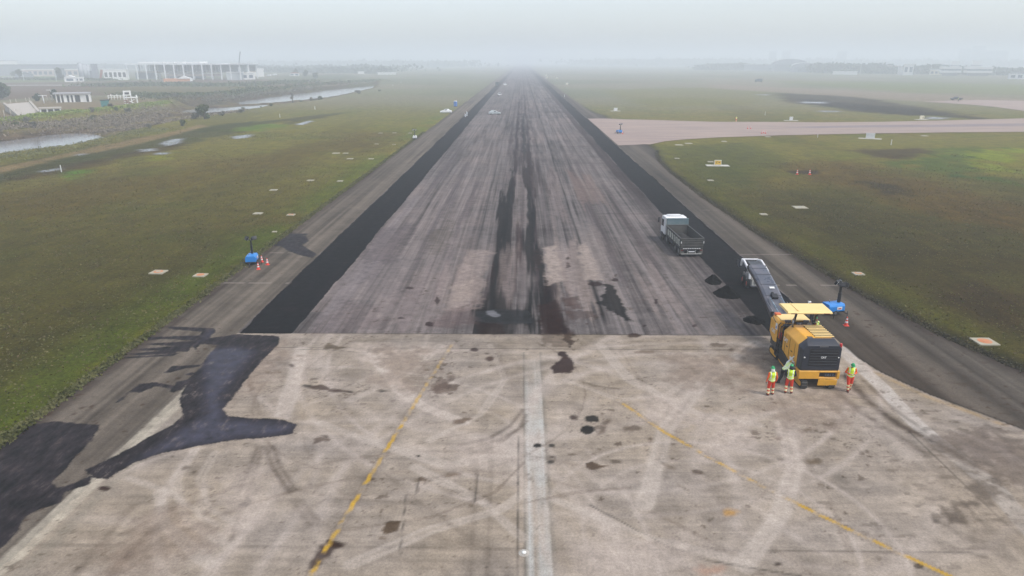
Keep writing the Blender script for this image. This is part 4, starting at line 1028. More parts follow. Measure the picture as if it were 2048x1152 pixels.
    b.loft([[(-1.37, 2.2, 3.90), (1.34, 2.2, 3.90), (1.34, 2.2, 3.96), (-1.37, 2.2, 3.96)], [(-1.37, 2.28, 3.86), (1.34, 2.28, 3.86), (1.32, 2.34, 4.02), (-1.35, 2.34, 4.02)],
            [(-1.37, 3.75, 3.92), (1.34, 3.75, 3.92), (1.32, 3.70, 4.05), (-1.35, 3.70, 4.05)], [(-1.37, 3.84, 3.94), (1.34, 3.84, 3.94), (1.34, 3.84, 3.98), (-1.37, 3.84, 3.98)]])
    b.rbox((-0.70, 3.03, 4.045), (0.07, 1.42, 0.05))
    cn = b.build("canopy", M_YEL_SHEEN, r, 0.025, 2)
    for x in (-1.0, 0.98):
        d = MB(); d.box(x - 0.18, x + 0.18, 2.19, 2.21, 3.885, 3.935); d.build("lamp_slot", mat("slot_red_brown", (0.12, 0.03, 0.02), 0.4), cn)
    for x in (-0.42, 0.82):
        d = MB(); d.bar((x, 3.55, 2.6), (x, 3.1, 3.9), 0.11, 0.09); d.build("canopy_post", M_BLK, r)
    b = MB(); b.cyl((W - 0.06, 0.12, 2.6), (W - 0.06, 0.12, 2.86), 0.085, 0.07, 14); b.build("beacon", M_RED, r, 0.02)
    b = MB(); b.cyl((0.98, 3.2, 3.62), (0.98, 3.2, 3.84), 0.06); b.build("beacon", M_RED, r)
    for yy in (1.1, 1.9, 2.6):
        b = MB(); b.box(-W - 0.012, -W + 0.0, yy - 0.008, yy + 0.008, 1.12, 2.42); b.build("panel_seam", M_BLK, cw)
    for yy in (1.5, 2.25):
        b = MB(); b.box(-W - 0.03, -W, yy - 0.09, yy + 0.09, 1.72, 1.77); b.build("latch", M_BLK, cw)
    b = MB(); b.cyl((-0.78, 2.7, 2.85), (-0.78, 2.7, 3.35), 0.06, n=12); b.cyl((-0.78, 2.7, 3.32), (-0.78, 2.62, 3.42), 0.06, n=12); b.build("exhaust_pipe", M_STL, r)
    for k in range(5):
        b = MB(); x = -0.9 + 0.42 * k; b.tube([(x, 3.7, 2.0 + 0.06 * (k % 2)), (x + 0.1, 4.0, 2.3), (x + 0.16, 4.35, 2.1)], 0.03, 6); b.build("hose", M_BLK, r)
    b = MB(); b.cyl((-0.98, 3.85, 1.46), (-0.98, 3.85, 2.0), 0.09, n=12); b.build("extinguisher", M_RED, r)
    b = MB(); b.rbox((0.15, 4.05, 2.5), (0.28, 0.2, 0.24)); b.ball((0.15, 3.94, 2.55), 0.12); b.build("gauge_cluster", mat("panel_grey", (0.16, 0.16, 0.18), 0.3), r, 0.02)
    for x in (-W - 0.12, W + 0.12):
        b = MB(); b.tube([(x * 0.95, 4.3, 2.55), (x * 1.12, 4.5, 2.95)], 0.02); b.rbox((x * 1.14, 4.5, 3.05), (0.2, 0.04, 0.3)); b.build("mirror", M_BLK, r)
    # conveyor boom
    path = [(5.5, 1.55), (6.6, 2.15), (7.9, 2.68), (9.4, 3.25), (11.0, 3.72), (12.3, 3.98)]
    cx = 0.02
    cv = empty("conveyor", (cx, 0, 0)); cv.parent = r
    b = MB()
    hw = 0.62
    b.loft([[(-hw, y, z - 0.42), (hw, y, z - 0.42), (hw, y, z - 0.05), (-hw, y, z - 0.05)] for y, z in path])
    b.build("conveyor_frame", M_BLK, cv, 0.02)
    b = MB()
    cov = [p for p in path if p[0] > 6.2]
    b.loft([[(-hw - 0.03, y, z - 0.14), (hw + 0.03, y, z - 0.14), (hw + 0.01, y, z - 0.02), (hw - 0.15, y, z + 0.07), (-hw + 0.15, y, z + 0.07), (-hw - 0.01, y, z - 0.02)] for y, z in cov], smooth=False)
    co = b.build("conveyor_cover", mat("cover_slate", (0.075, 0.083, 0.105), 0.32, dirt=0.75, dscale=1.3, dcol=(0.17, 0.155, 0.165)), cv, 0.015)
    for y in (8.4, 9.6, 10.8, 11.7):
        z = np.interp(y, [p[0] for p in path], [p[1] for p in path])
        d = MB(); d.rbox((0, y, z + 0.078), (1.1, 0.05, 0.02), rx=0.36); d.build("cover_rib", M_DGR, co)
    b = MB(); b.rbox((0.02, 8.2, 2.95), (0.42, 0.42, 0.22), rx=0.38); b.ball((-0.05, 8.5, 3.08), 0.12); b.build("drive_motor", M_BLK, cv, 0.02)
    b = MB(); b.rbox((0.12, 9.15, 3.28), (0.36, 0.20, 0.05), rx=0.36); b.build("hand_lamp", M_CLR, cv, 0.02)
    for sx in (-1, 1):
        d = MB(); d.cyl((sx * 0.42, 5.5, 2.35), (sx * 0.40, 7.0, 2.75), 0.055); d.cyl((sx * 0.40, 7.0, 2.75), (sx * 0.38, 8.0, 2.95), 0.035)
        d.build("hydraulic_ram", mat("ram_steel_blue", (0.20, 0.27, 0.32), 0.3, metal=0.4), cv)
        d = MB(); d.tube([(sx * 0.66, 5.4, 2.0), (sx * 0.7, 6.4, 2.55), (sx * 0.67, 7.6, 2.75)], 0.022); d.build("stay_cable", M_STL, cv)
    b = MB(); b.cyl((-0.66, 12.3, 3.82), (0.66, 12.3, 3.82), 0.16); b.build("head_drum", M_RUB, cv)
    b = MB(); b.bar((0.9, 5.5, 2.1), (1.25, 7.4, 2.55), 0.05); b.build("side_arm", M_BLK, r)
    return r
MILL = make_mill((17.62, 36.85, 0), RAD(0))

# ================================================================== WHEELS, TRUCK
def wheel_parts(parent, c, R_, w, rim=M_STL, dual=False, tyre=M_RUB):
    t = empty("wheel", c); t.parent = parent
    b = MB(); M = rotm(0, RAD(90), 0)
    h = w / 2
    b.lathe([(R_ * 0.55, -h * 0.8), (R_ * 0.85, -h), (R_ * 0.97, -h * 0.8), (R_, -h * 0.3), (R_, h * 0.3), (R_ * 0.97, h * 0.8), (R_ * 0.85, h), (R_ * 0.55, h * 0.8), (R_ * 0.55, -h * 0.8)], 24, M)
    b.build("tyre", tyre, t)
    b = MB(); b.lathe([(0, -h * 0.45), (R_ * 0.25, -h * 0.5), (R_ * 0.35, -h * 0.3), (R_ * 0.55, -h * 0.7), (R_ * 0.56, h * 0.7), (R_ * 0.35, h * 0.3), (R_ * 0.25, h * 0.5), (0, h * 0.45)], 18, M)
    b.build("rim", rim, t)
    return t
def make_truck(loc, rz):
    r = empty("dump_truck", loc, rz, "white cab dump truck with open grey tipper body, driving away on the runway", "dump truck")
    M_TIP = mat("tipper_grey_green", (0.038, 0.040, 0.037), 0.6, dirt=0.8, dscale=1.9, dcol=(0.115, 0.10, 0.085))
    M_INS = mat("tipper_inside", (0.095, 0.09, 0.08), 0.75, dirt=0.7, dscale=1.2, dcol=(0.055, 0.05, 0.046))
    M_TEAL = mat("headboard_teal", (0.055, 0.10, 0.115), 0.45, dirt=0.5, dscale=1.4, dcol=(0.15, 0.17, 0.17))
    b = MB(); b.box(-0.45, 0.45, 0.15, 7.6, 0.52, 0.78); b.box(-0.9, 0.9, 0.05, 0.2, 0.55, 0.75); b.build("chassis", M_BLK, r, 0.02)
    # tipper body: floor, sides, headboard, tailgate
    tip = empty("tipper_body", (0, 0, 0)); tip.parent = r
    b = MB(); b.box(-1.08, 1.08, 0.05, 5.5, 0.80, 0.92); b.build("floor", M_INS, tip)
    for sx in (-1, 1):
        b = MB()
        b.loft([[(sx * 1.03, y, 0.82), (sx * 1.09, y, 0.82), (sx * 1.16, y, 1.86), (sx * 1.10, y, 1.86)] for y in (0.03, 5.5)])
        b.box(*sorted((sx * 1.08, sx * 1.20)), 0.0, 5.52, 1.85, 1.93)
        if sx > 0: pass
        sd_ = b.build("side_wall", [M_TIP], tip, 0.012)
        # stiffening posts and the pale dirty panel between them
        for k in range(7):
            d = MB(); d.rbox((sx * 1.145, 0.12 + k * 0.86, 1.34), (0.05, 0.12, 1.0), ry=sx * 0.067); d.build("side_rib", M_TIP, sd_)
        d = MB(); d.rbox((sx * 1.137, 2.55, 1.36), (0.02, 4.9, 0.62), ry=sx * 0.067); d.build("side_panel", mat("panel_pale", (0.55, 0.55, 0.47), 0.6, dirt=0.7, dscale=2.5, dcol=(0.22, 0.22, 0.19)), sd_)
        for k in range(5):
            d = MB(); y = 0.5 + k * 0.95
            d.rbox((sx * 1.152, y, 1.36), (0.02, 0.34, 0.44), ry=sx * 0.067); d.build("side_mark", mat("mark_grey", (0.20, 0.21, 0.19), 0.6, dirt=0.5), sd_)
    b = MB(); b.box(-1.14, 1.14, 5.45, 5.56, 0.82, 2.0); b.box(-1.18, 1.18, 5.42, 5.58, 1.96, 2.03)
    hb = b.build("headboard", M_INS, tip, 0.01)
    b = MB(); b.hexa([(-1.17, 5.47, 2.0), (1.17, 5.47, 2.0), (1.17, 5.57, 2.0), (-1.17, 5.57, 2.0), (-1.17, 5.62, 2.58), (1.17, 5.62, 2.58), (1.17, 5.72, 2.58), (-1.17, 5.72, 2.58)]); b.box(-1.19, 1.19, 5.60, 5.95, 2.56, 2.62)
    b.build("spill_guard", M_TEAL, hb, 0.01)
    b = MB(); b.box(-1.12, 1.12, -0.06, 0.02, 0.84, 1.86); b.box(-1.15, 1.15, -0.09, 0.04, 1.84, 1.92)
    for z in (1.12, 1.40, 1.64): b.box(-1.1, 1.1, -0.10, -0.05, z, z + 0.09)
    tg = b.build("tailgate", M_TIP, tip, 0.012)
    for sx in (-1, 1):
        d = MB(); d.box(*sorted((sx * 1.08, sx * 1.15)), -0.13, -0.09, 1.42, 1.62); d.build("side_lamp", M_CLR, tg)
    b = MB()
    for k in range(8): b.box(-0.9 + k * 0.225, -0.9 + k * 0.225 + 0.15, -0.12, -0.085, 0.86, 0.92)
    b.build("reflective_tape", M_LET, tg)
    # dark asphalt planings left inside
    hb_ = MB(); n = 20
    vs = []; fs = []
    for j in range(n):
        for i in range(n):
            x = -1.0 + 2.0 * i / (n - 1); y = 0.2 + 5.1 * j / (n - 1)
            z = 0.94 + 0.62 * math.exp(-((y - 3.4) / 1.4) ** 2) * math.exp(-((x + 0.1) / 0.75) ** 2) + 0.05 * float(fbm(np.array([x * 3.0]), np.array([y * 3.0]), 5)[0])
            vs.append((x, y, z))
    for j in range(n - 1):
        for i in range(n - 1): fs.append((j * n + i, j * n + i + 1, (j + 1) * n + i + 1, (j + 1) * n + i))
    MB().add(vs, fs, 0, True).build("load_residue", mat("planings_dark", (0.012, 0.011, 0.010), 0.95, dirt=0.4, dscale=6, dcol=(0.04, 0.035, 0.032)), tip)
    # rear under-run bar, lamps, mudguards
    b = MB(); b.box(-1.0, 1.0, -0.06, 0.03, 0.28, 0.38)
    for x in (-0.4, 0.4): b.box(x - 0.04, x + 0.04, -0.02, 0.04, 0.36, 0.72)
    b.build("underrun_bar", mat("bar_grey", (0.30, 0.30, 0.28), 0.5, dirt=0.4), r, 0.01)
    for sx in (-1, 1):
        d = MB(); d.box(*sorted((sx * 0.84, sx * 1.06)), -0.03, 0.05, 0.64, 0.74); d.build("tail_lamp", mat("tail_red", (0.16, 0.015, 0.015), 0.4), r, 0.01)
        d = MB()
        d.loft([[(sx * 0.72, y, z), (sx * 1.14, y, z), (sx * 1.14, y, z + 0.03), (sx * 0.72, y, z + 0.03)] for y, z in ((0.10, 0.30), (0.12, 0.86), (0.6, 1.0), (1.3, 0.98), (2.1, 1.0), (2.75, 0.82), (2.85, 0.5))])
        d.build("mudguard", mat("mudguard_grey", (0.16, 0.15, 0.13), 0.7, dirt=0.5), r)
        d = MB(); d.box(*sorted((sx * 0.62, sx * 1.05)), 3.2, 4.6, 0.45, 0.85); d.build("fuel_tank", M_DGR, r, 0.06, 2)
    b = MB(); b.box(-0.3, 0.3, -0.02, 0.0, 0.50, 0.62); b.build("number_plate", M_LET, r)
    for y in (0.75, 2.0, 5.35, 7.15):
        for sx in (-1, 1): wheel_parts(r, (sx * 0.98, y, 0.47), 0.47, 0.34, mat("rim_dirty", (0.20, 0.19, 0.18), 0.6, dirt=0.5))
    # cab
    cab = empty("cab", (0, 6.15, 0)); cab.parent = r
    b = MB()
    side = [(0.0, 0.75), (1.75, 0.75), (1.85, 1.35), (1.72, 2.25), (1.45, 2.62), (0.15, 2.66), (0.0, 2.5)]
    b.prism(side, -1.14, 1.14)
    cs = b.build("cab_shell", M_WHT, cab, 0.07, 2)
    b = MB(); b.loft([[(-0.75, 0.35, 2.63), (0.75, 0.35, 2.63), (0.62, 0.35, 2.82), (-0.62, 0.35, 2.82)], [(-0.85, 1.35, 2.6), (0.85, 1.35, 2.6), (0.7, 1.3, 2.74), (-0.7, 1.3, 2.74)]])
    b.build("roof_hatch", M_WHT, cs, 0.05, 2)
    for sx in (-1, 1):
        d = MB(); d.prism([(0.62, 1.55), (1.62, 1.5), (1.52, 2.25), (0.62, 2.28)], sx * 1.145 - 0.008, sx * 1.145 + 0.008); d.build("side_window", M_GLS, cs)
        d = MB(); d.box(*sorted((sx * 1.14, sx * 1.20)), 1.0, 1.9, 0.35, 0.85); d.build("step", M_DGR, cab, 0.02)
        d = MB(); d.tube([(sx * 1.14, 1.75, 2.3), (sx * 1.38, 1.85, 2.25)], 0.02); d.box(*sorted((sx * 1.32, sx * 1.46)), 1.82, 1.88, 1.75, 2.28); d.build("mirror", M_BLK, cab, 0.01)
    d = MB(); d.hexa([(-1.0, 1.84, 1.45), (1.0, 1.84, 1.45), (1.0, 1.86, 1.45), (-1.0, 1.86, 1.45), (-1.0, 1.72, 2.25), (1.0, 1.72, 2.25), (1.0, 1.745, 2.25), (-1.0, 1.745, 2.25)]); d.build("windscreen", M_GLS, cs)
    d = MB(); d.box(-1.12, 1.12, 1.78, 1.95, 0.42, 0.80); d.build("bumper", M_DGR, cab, 0.04, 2)
    return r
make_truck((16.9, 65.45, 0.0), RAD(3.0))

# ================================================================== SKID STEER
def make_skid(loc, rz):
    r = empty("skid_steer_loader", loc, rz, "small white skid steer loader half hidden behind the conveyor boom", "skid steer loader")
    b = MB(); b.box(-0.62, 0.62, 0.05, 2.6, 0.28, 0.85); b.build("chassis", mat("loader_grey", (0.16, 0.155, 0.15), 0.6, dirt=0.5), r, 0.03)
    b = MB(); b.loft([[(-0.55, 0.0, 0.38), (0.55, 0.0, 0.38), (0.55, 0.0, 1.0), (-0.55, 0.0, 1.0)], [(-0.6, 0.9, 0.5), (0.6, 0.9, 0.5), (0.58, 0.8, 1.2), (-0.58, 0.8, 1.2)]])
    eb = b.build("engine_cover", mat("loader_cream", (0.50, 0.48, 0.42), 0.55, dirt=0.6, dcol=(0.2, 0.18, 0.15)), r, 0.04, 2)
    d = MB()
    for k in range(5): d.box(-0.4, 0.4, -0.02, 0.01, 0.52 + 0.09 * k, 0.56 + 0.09 * k)
    d.build("grille", M_BLK, eb)
    d = MB(); d.box(-0.6, 0.6, -0.10, 0.02, 0.28, 0.40); d.box(0.45, 0.55, -0.16, -0.04, 0.05, 0.3); d.build("rear_bumper", M_DGR, r, 0.02)
    # cage
    cg = empty("cab", (0, 0, 0)); cg.parent = r
    b = MB()
    for sx in (-1, 1):
        b.tube([(sx * 0.5, 0.85, 0.9), (sx * 0.5, 0.8, 1.9), (sx * 0.5, 2.0, 1.95), (sx * 0.5, 2.3, 1.0), (sx * 0.5, 2.3, 0.8)], 0.04)
    b.box(-0.54, 0.54, 0.78, 2.02, 1.9, 1.98)
    b.build("cage", M_BLK, cg)
    b = MB(); b.box(-0.25, 0.25, 1.0, 1.5, 0.85, 1.0); b.box(-0.25, 0.25, 0.95, 1.08, 0.95, 1.5); b.build("seat", M_BLK, cg, 0.04)
    for sx in (-1, 1):
        b = MB()
        pts = [(sx * 0.76, 0.10, 0.95), (sx * 0.76, 0.18, 1.55), (sx * 0.76, 1.0, 1.72), (sx * 0.74, 2.2, 1.95), (sx * 0.70, 3.0, 1.80), (sx * 0.66, 3.25, 1.25)]
        for i in range(len(pts) - 1): b.bar(pts[i], pts[i + 1], 0.15, 0.20)
        b.build("lift_arm", M_WHT, r, 0.02)
        for y in (0.65, 1.95): wheel_parts(r, (sx * 0.72, y, 0.38), 0.38, 0.26, mat("rim_red", (0.40, 0.05, 0.03), 0.5, dirt=0.4))
    b = MB(); b.bar((-0.72, 3.0, 1.86), (0.72, 3.0, 1.86), 0.16, 0.12); b.build("cross_tube", M_WHT, r, 0.02)
    b = MB()
    b.loft([[(x, 3.2, 1.05), (x, 3.28, 1.75), (x, 3.2, 1.85), (x, 3.9, 1.55), (x, 4.0, 1.35), (x, 3.7, 1.08)] for x in (-0.85, 0.85)])
    b.build("bucket", M_DGR, r, 0.01)
    return r
make_skid((20.2, 55.4, -0.055), RAD(-2))

# ================================================================== LIGHT TOWERS
def make_tower(loc, rz, label, body=M_BLU, big=1.0):
    r = empty("light_tower", loc, rz, label, "light tower", "mobile light towers"); r.scale = (0.76, 0.76, 0.76)
    b = MB(); b.box(-0.62, 0.62, -0.95, 0.95, 0.32, 0.46); b.build("trailer_frame", M_BLK, r, 0.01)
    b = MB()
    b.loft([[(-0.64, y, 0.44), (0.64, y, 0.44), (0.64, y, 0.95), (0.50, y, 1.18), (-0.50, y, 1.18), (-0.64, y, 0.95)] for y in (-0.9, 0.9)])
    hd = b.build("cabinet", body, r, 0.05, 2)
    b = MB(); b.box(-0.30, 0.30, -0.925, -0.9, 0.55, 0.95); b.build("door", body, hd, 0.01)
    for sx in (-1, 1):
        d = MB(); d.box(*sorted((sx * 0.64, sx * 0.655)), -0.55, 0.0, 0.62, 0.92); d.build("label_plate", M_LET, hd)
        d = MB(); d.box(*sorted((sx * 0.655, sx * 0.662)), -0.45, -0.12, 0.68, 0.80); d.build("label_mark", mat("mark_red", (0.5, 0.06, 0.06), 0.5), hd)
    b = MB(); b.cyl((0.25, 0.3, 1.15), (0.25, 0.3, 1.42), 0.035); b.build("exhaust", M_STL, hd)
    for sx in (-1, 1): wheel_parts(r, (sx * 0.60, 0.1, 0.27), 0.27, 0.16)
    b = MB(); b.box(-0.12, 0.12, -0.69, -0.45, 0.45, 2.2); b.box(-0.09, 0.09, -0.66, -0.48, 2.2, 2.95); b.build("mast", M_BLK, r, 0.01)
    b = MB(); b.ball((0.17, -0.55, 1.45), 0.09); b.build("winch", M_STL, r)
    b = MB(); b.box(-0.62, 0.62, -0.60, -0.54, 2.92, 3.0); b.box(-0.04, 0.04, -0.95, -0.2, 2.92, 3.0); b.build("lamp_bracket", M_BLK, r)
    for x, y, a in ((-0.45, -0.72, 0.5), (0.45, -0.72, -0.5), (-0.36, -0.38, 1.0), (0.42, -0.36, -1.0)):
        l = MB(); l.rbox((x, y, 3.16), (0.56, 0.24, 0.42), rx=0.5, rz=a); lo_ = l.build("floodlight", M_BLK, r, 0.03)
        M = Matrix.Translation((x, y, 3.16)) @ rotm(0.5, 0, a)
        d = MB(); d.box(-0.24, 0.24, -0.135, -0.115, -0.17, 0.17); link_mesh("lens", d.mesh("lens", M_CLR, 0, 1, M), lo_)
    for sx in (-1, 1):
        for y in (-0.75, 0.8):
            d = MB(); d.box(*sorted((sx * 0.6, sx * 1.25)), y - 0.03, y + 0.03, 0.36, 0.42); d.cyl((sx * 1.25, y, 0.03), (sx * 1.25, y, 0.72), 0.03); d.cyl((sx * 1.25, y, 0.0), (sx * 1.25, y, 0.03), 0.10)
            d.build("outrigger", M_BLK, r)
    b = MB(); b.bar((0, 0.9, 0.40), (0, 1.9, 0.36), 0.07); b.cyl((0, 1.8, 0.0), (0, 1.8, 0.5), 0.03); b.build("drawbar", M_BLK, r)
    return r
make_tower((24.0, 49.6, 0), RAD(104), "blue light tower trailer on the shoulder beside the milling machine")
make_tower((-25.75, 62.6, 0), RAD(190), "blue light tower trailer beside three cones at the grass edge")
make_tower((26.1, 186.0, 0.06), RAD(30), "small distant blue light tower standing alone on the pink taxiway")
make_tower((-26.3, 171.6, 0), RAD(5), "white light tower trailer at the grass edge, far up the runway", M_WHT)

# ================================================================== PEOPLE
CL = lambda n, c, r=0.8: mat(n, c, r, dirt=0.2, dscale=6, dcol=tuple(x * 0.5 for x in c))
P_SKIN = CL("skin", (0.30, 0.16, 0.10), 0.6); P_ORG = CL("orange_cloth", (0.78, 0.105, 0.02)); P_RED = CL("red_orange_cloth", (0.66, 0.045, 0.015))
P_BAND = CL("reflective_cream", (0.80, 0.72, 0.42), 0.5); P_VEST = CL("hi_vis_lime", (0.62, 0.86, 0.03), 0.7); P_SIL = CL("reflective_silver", (0.80, 0.84, 0.74), 0.45)
P_BOOT = CL("brown_boot", (0.12, 0.035, 0.02)); P_DARK = CL("dark_navy_cloth", (0.016, 0.018, 0.026)); P_WHT = CL("pale_cloth", (0.70, 0.72, 0.74)); P_PALE = CL("pale_lime_vest", (0.70, 0.84, 0.35))
P_GRN = mat("green_helmet", (0.01, 0.33, 0.11), 0.35, dirt=0.1); P_WH = mat("white_helmet", (0.80, 0.80, 0.80), 0.35, dirt=0.1); P_GLV = CL("dark_glove", (0.05, 0.045, 0.045)); P_MAR = CL("maroon_cloth", (0.16, 0.02, 0.02))
P_EYE = mat("eye_dark", (0.02, 0.015, 0.012), 0.3)

def remeshed(name, mb, vox, smooth=2):
    me = mb.mesh("tmp", [P_SKIN])
    o = bpy.data.objects.new("tmp", me); C.objects.link(o)
    md = o.modifiers.new("r", 'REMESH'); md.mode = 'VOXEL'; md.voxel_size = vox; md.use_smooth_shade = True
    if smooth:
        sm = o.modifiers.new("s", 'SMOOTH'); sm.iterations = smooth; sm.factor = 0.4
    dg = bpy.context.evaluated_depsgraph_get(); dg.update()
    out = bpy.data.meshes.new_from_object(o.evaluated_get(dg)); out.name = name
    bpy.data.objects.remove(o); bpy.data.meshes.remove(me)
    return out
def seg_of(P, bones):
    """nearest bone index and position along it, per point"""
    best = np.full(len(P), 1e9); bi = np.zeros(len(P), int); bt = np.zeros(len(P))
    for i, (a, b, r) in enumerate(bones):
        a, b = np.array(a), np.array(b); e = b - a
        t = np.clip(((P - a) @ e) / max(e @ e, 1e-9), 0, 1)
        d = np.linalg.norm(P - (a + t[:, None] * e), axis=1) - r
        m = d < best; best[m] = d[m]; bi[m] = i; bt[m] = t[m]
    return bi, bt
STAND = dict(pelvis=(0, 0, 0.95), chest=(0, -0.01, 1.32), neck=(0, 0.0, 1.47), head=(0, 0.03, 1.63),
    shL=(-0.20, -0.01, 1.42), elL=(-0.27, -0.03, 1.13), wrL=(-0.29, 0.04, 0.88), shR=(0.20, -0.01, 1.42), elR=(0.27, -0.03, 1.13), wrR=(0.29, 0.04, 0.88),
    hipL=(-0.10, 0, 0.92), knL=(-0.12, 0.02, 0.50), anL=(-0.13, -0.03, 0.09), hipR=(0.10, 0, 0.92), knR=(0.12, 0.02, 0.50), anR=(0.13, -0.03, 0.09))
def make_person(loc, rz, label, pose=None, top=P_ORG, legs=P_RED, bands=True, vest=P_VEST, helmet=P_GRN, glove=P_SKIN, boot=P_BOOT, vox=0.012, h=1.0, group=None, cape=None):
    J = dict(STAND); J.update(pose or {})
    J = {k: Vector(v) for k, v in J.items()}
    r = empty("person", loc, rz, label, "person", group)
    r.scale = (h, h, h)
    fine = vox < 0.02
    b = MB(); bones = []
    def limb(a, c, r0, r1):
        b.cyl(J[a], J[c], r0, r1, 14); b.ball(J[a], r0, 14, 8); b.ball(J[c], r1, 14, 8); bones.append((tuple(J[a]), tuple(J[c]), min(r0, r1)))
    # torso
    side = (J["shR"] - J["shL"]).normalized()
    def slab(c, w, d, hh, up):
        up = up.normalized(); fw = up.cross(side).normalized(); sd_ = fw.cross(up)
        M = Matrix((sd_, fw, up)).transposed()
        b.ball(c, 1.0, 18, 10, sc=(w, d, hh), M=M)
    spine = J["chest"] - J["pelvis"]
    slab(J["pelvis"] + spine * 0.02, 0.175, 0.125, 0.15, spine)
    slab(J["pelvis"].lerp(J["chest"], 0.5), 0.160, 0.115, 0.22, spine)
    slab(J["chest"], 0.190, 0.125, 0.20, J["neck"] - J["pelvis"])
    bones.append((tuple(J["pelvis"]), tuple(J["chest"].lerp(J["neck"], 0.6)), 0.12))          # 0 torso
    limb("neck", "head", 0.058, 0.055)                                                         # 1 neck
    hd = (J["head"] - J["neck"]).normalized()
    hf = (hd.cross(side) * -1).normalized() * -1
    if hf.dot(Vector((0, 1, 0))) < 0 and pose is None: hf = -hf
    hf = hd.cross(side).normalized() * -1 if hd.cross(side).normalized().y < 0 else hd.cross(side).normalized()
    Mh = Matrix((side, hf, hd)).transposed()
    hc = J["head"] + hd * 0.035
    b.ball(hc, 1.0, 18, 12, sc=(0.076, 0.095, 0.118), M=Mh)
    b.ball(hc + hf * 0.03 - hd * 0.06, 1.0, 12, 8, sc=(0.055, 0.06, 0.055), M=Mh)
    b.ball(hc + hf * 0.098 - hd * 0.012, 0.018, 8, 6)
    for s_ in (-1, 1): b.ball(hc + side * 0.078 * s_ - hd * 0.01, 1.0, 8, 6, sc=(0.012, 0.022, 0.032), M=Mh)
    bones.append((tuple(hc - hd * 0.04), tuple(hc + hd * 0.05), 0.075))                        # 2 head
    for s_ in "LR":
        limb("sh" + s_, "el" + s_, 0.066, 0.048); limb("el" + s_, "wr" + s_, 0.048, 0.034)     # 3,4 / ...
        # hand: palm, four fingers, thumb
        d = (J["wr" + s_] - J["el" + s_]).normalized(); w = J["wr" + s_]
        sgn = -1 if s_ == 'L' else 1
        nrm = d.cross(hf).normalized() if abs(d.dot(hf)) < 0.9 else d.cross(Vector((0, 0, 1))).normalized()
        nrm = nrm * sgn; ax = nrm.cross(d).normalized()
        Mp = Matrix((ax, nrm, d)).transposed()
        b.ball(w + d * 0.055, 1.0, 12, 8, sc=(0.042, 0.020, 0.062), M=Mp)
        if fine:
            for k, ln in enumerate((0.070, 0.080, 0.075, 0.058)):
                p0 = w + d * 0.095 + ax * (-0.030 + 0.020 * k); p1 = p0 + d * ln * 0.55 - nrm * 0.010; p2 = p1 + d * ln * 0.35 - nrm * 0.028
                b.cyl(p0, p1, 0.010, 0.009, 8); b.cyl(p1, p2, 0.009, 0.0075, 8); b.ball(p1, 0.009, 8, 5); b.ball(p2, 0.0075, 8, 5)
            p0 = w + d * 0.03 - ax * 0.036; p1 = p0 + d * 0.03 - ax * 0.025; p2 = p1 + d * 0.03 - ax * 0.004 - nrm * 0.012
            b.cyl(p0, p1, 0.012, 0.010, 8); b.cyl(p1, p2, 0.010, 0.008, 8); b.ball(p1, 0.010, 8, 5)
        bones.append((tuple(w + d * 0.02), tuple(w + d * 0.15), 0.03))                          # hand
    for s_ in "LR":
        limb("hip" + s_, "kn" + s_, 0.112, 0.084); limb("kn" + s_, "an" + s_, 0.084, 0.074)
        a = J["an" + s_]; fd = Vector((0.05 * (-1 if s_ == 'L' else 1), 1, 0)).normalized()
        if pose and ("toe" + s_) in pose: fd = (J["toe" + s_] - a).normalized()
        Mf = Matrix((fd.cross(Vector((0, 0, 1))), fd, Vector((0, 0, 1)))).transposed()
        b.ball(a + fd * 0.06 - Vector((0, 0, 0.045)), 1.0, 14, 8, sc=(0.052, 0.145, 0.05), M=Mf)
        bones.append((tuple(a - Vector((0, 0, 0.03))), tuple(a + fd * 0.16 - Vector((0, 0, 0.05))), 0.045))
    me = remeshed("body", b, vox)
    mats = [P_SKIN, top, legs, P_BAND, boot, glove]
    for m_ in mats: me.materials.append(m_) if m_ not in list(me.materials) else None
    me.materials.clear()
    for m_ in mats: me.materials.append(m_)
    cent = np.empty(len(me.polygons) * 3); me.polygons.foreach_get("center", cent); cent = cent.reshape(-1, 3)
    bi, bt = seg_of(cent, bones)
    mi = np.zeros(len(cent), int)
    mi[bi == 0] = np.where(bt[bi == 0] < 0.10, 2, 1)
    for q in (3, 4, 6, 7): mi[bi == q] = 1
    for q in (5, 8): mi[bi == q] = 5
    for q in (9, 12): mi[bi == q] = 2
    for q in (10, 13):
        t = bt[bi == q]; mi[bi == q] = np.where(t > 0.93, 4, np.where(bands & (((t > 0.0) & (t < 0.36)) | ((t > 0.55) & (t < 0.86))), 3, 2))
    for q in (11, 14): mi[bi == q] = 4
    me.polygons.foreach_set("material_index", mi.astype(np.int32)); me.polygons.foreach_set("use_smooth", np.ones(len(mi), bool))
    link_mesh("body", me, r)
    # waistcoat over the torso
    if vest:
        b = MB()
        slab2 = slab
        g_ = 0.022
        def slabv(c, w, d, hh, up):
            up = up.normalized(); fw = up.cross(side).normalized(); sd_ = fw.cross(up)
            b.ball(c, 1.0, 18, 10, sc=(w + g_, d + g_, hh + g_), M=Matrix((sd_, fw, up)).transposed())
        slabv(J["pelvis"] + spine * 0.10, 0.175, 0.125, 0.13, spine)
        slabv(J["pelvis"].lerp(J["chest"], 0.5), 0.160, 0.115, 0.22, spine)
        slabv(J["chest"], 0.186, 0.125, 0.175, J["neck"] - J["pelvis"])
        for s_ in "LR": b.ball(J["sh" + s_].lerp(J["neck"], 0.35), 0.082, 12, 8)
        vm = remeshed("vest", b, vox)
        vm.materials.clear()
        for m_ in (vest, P_SIL): vm.materials.append(m_)
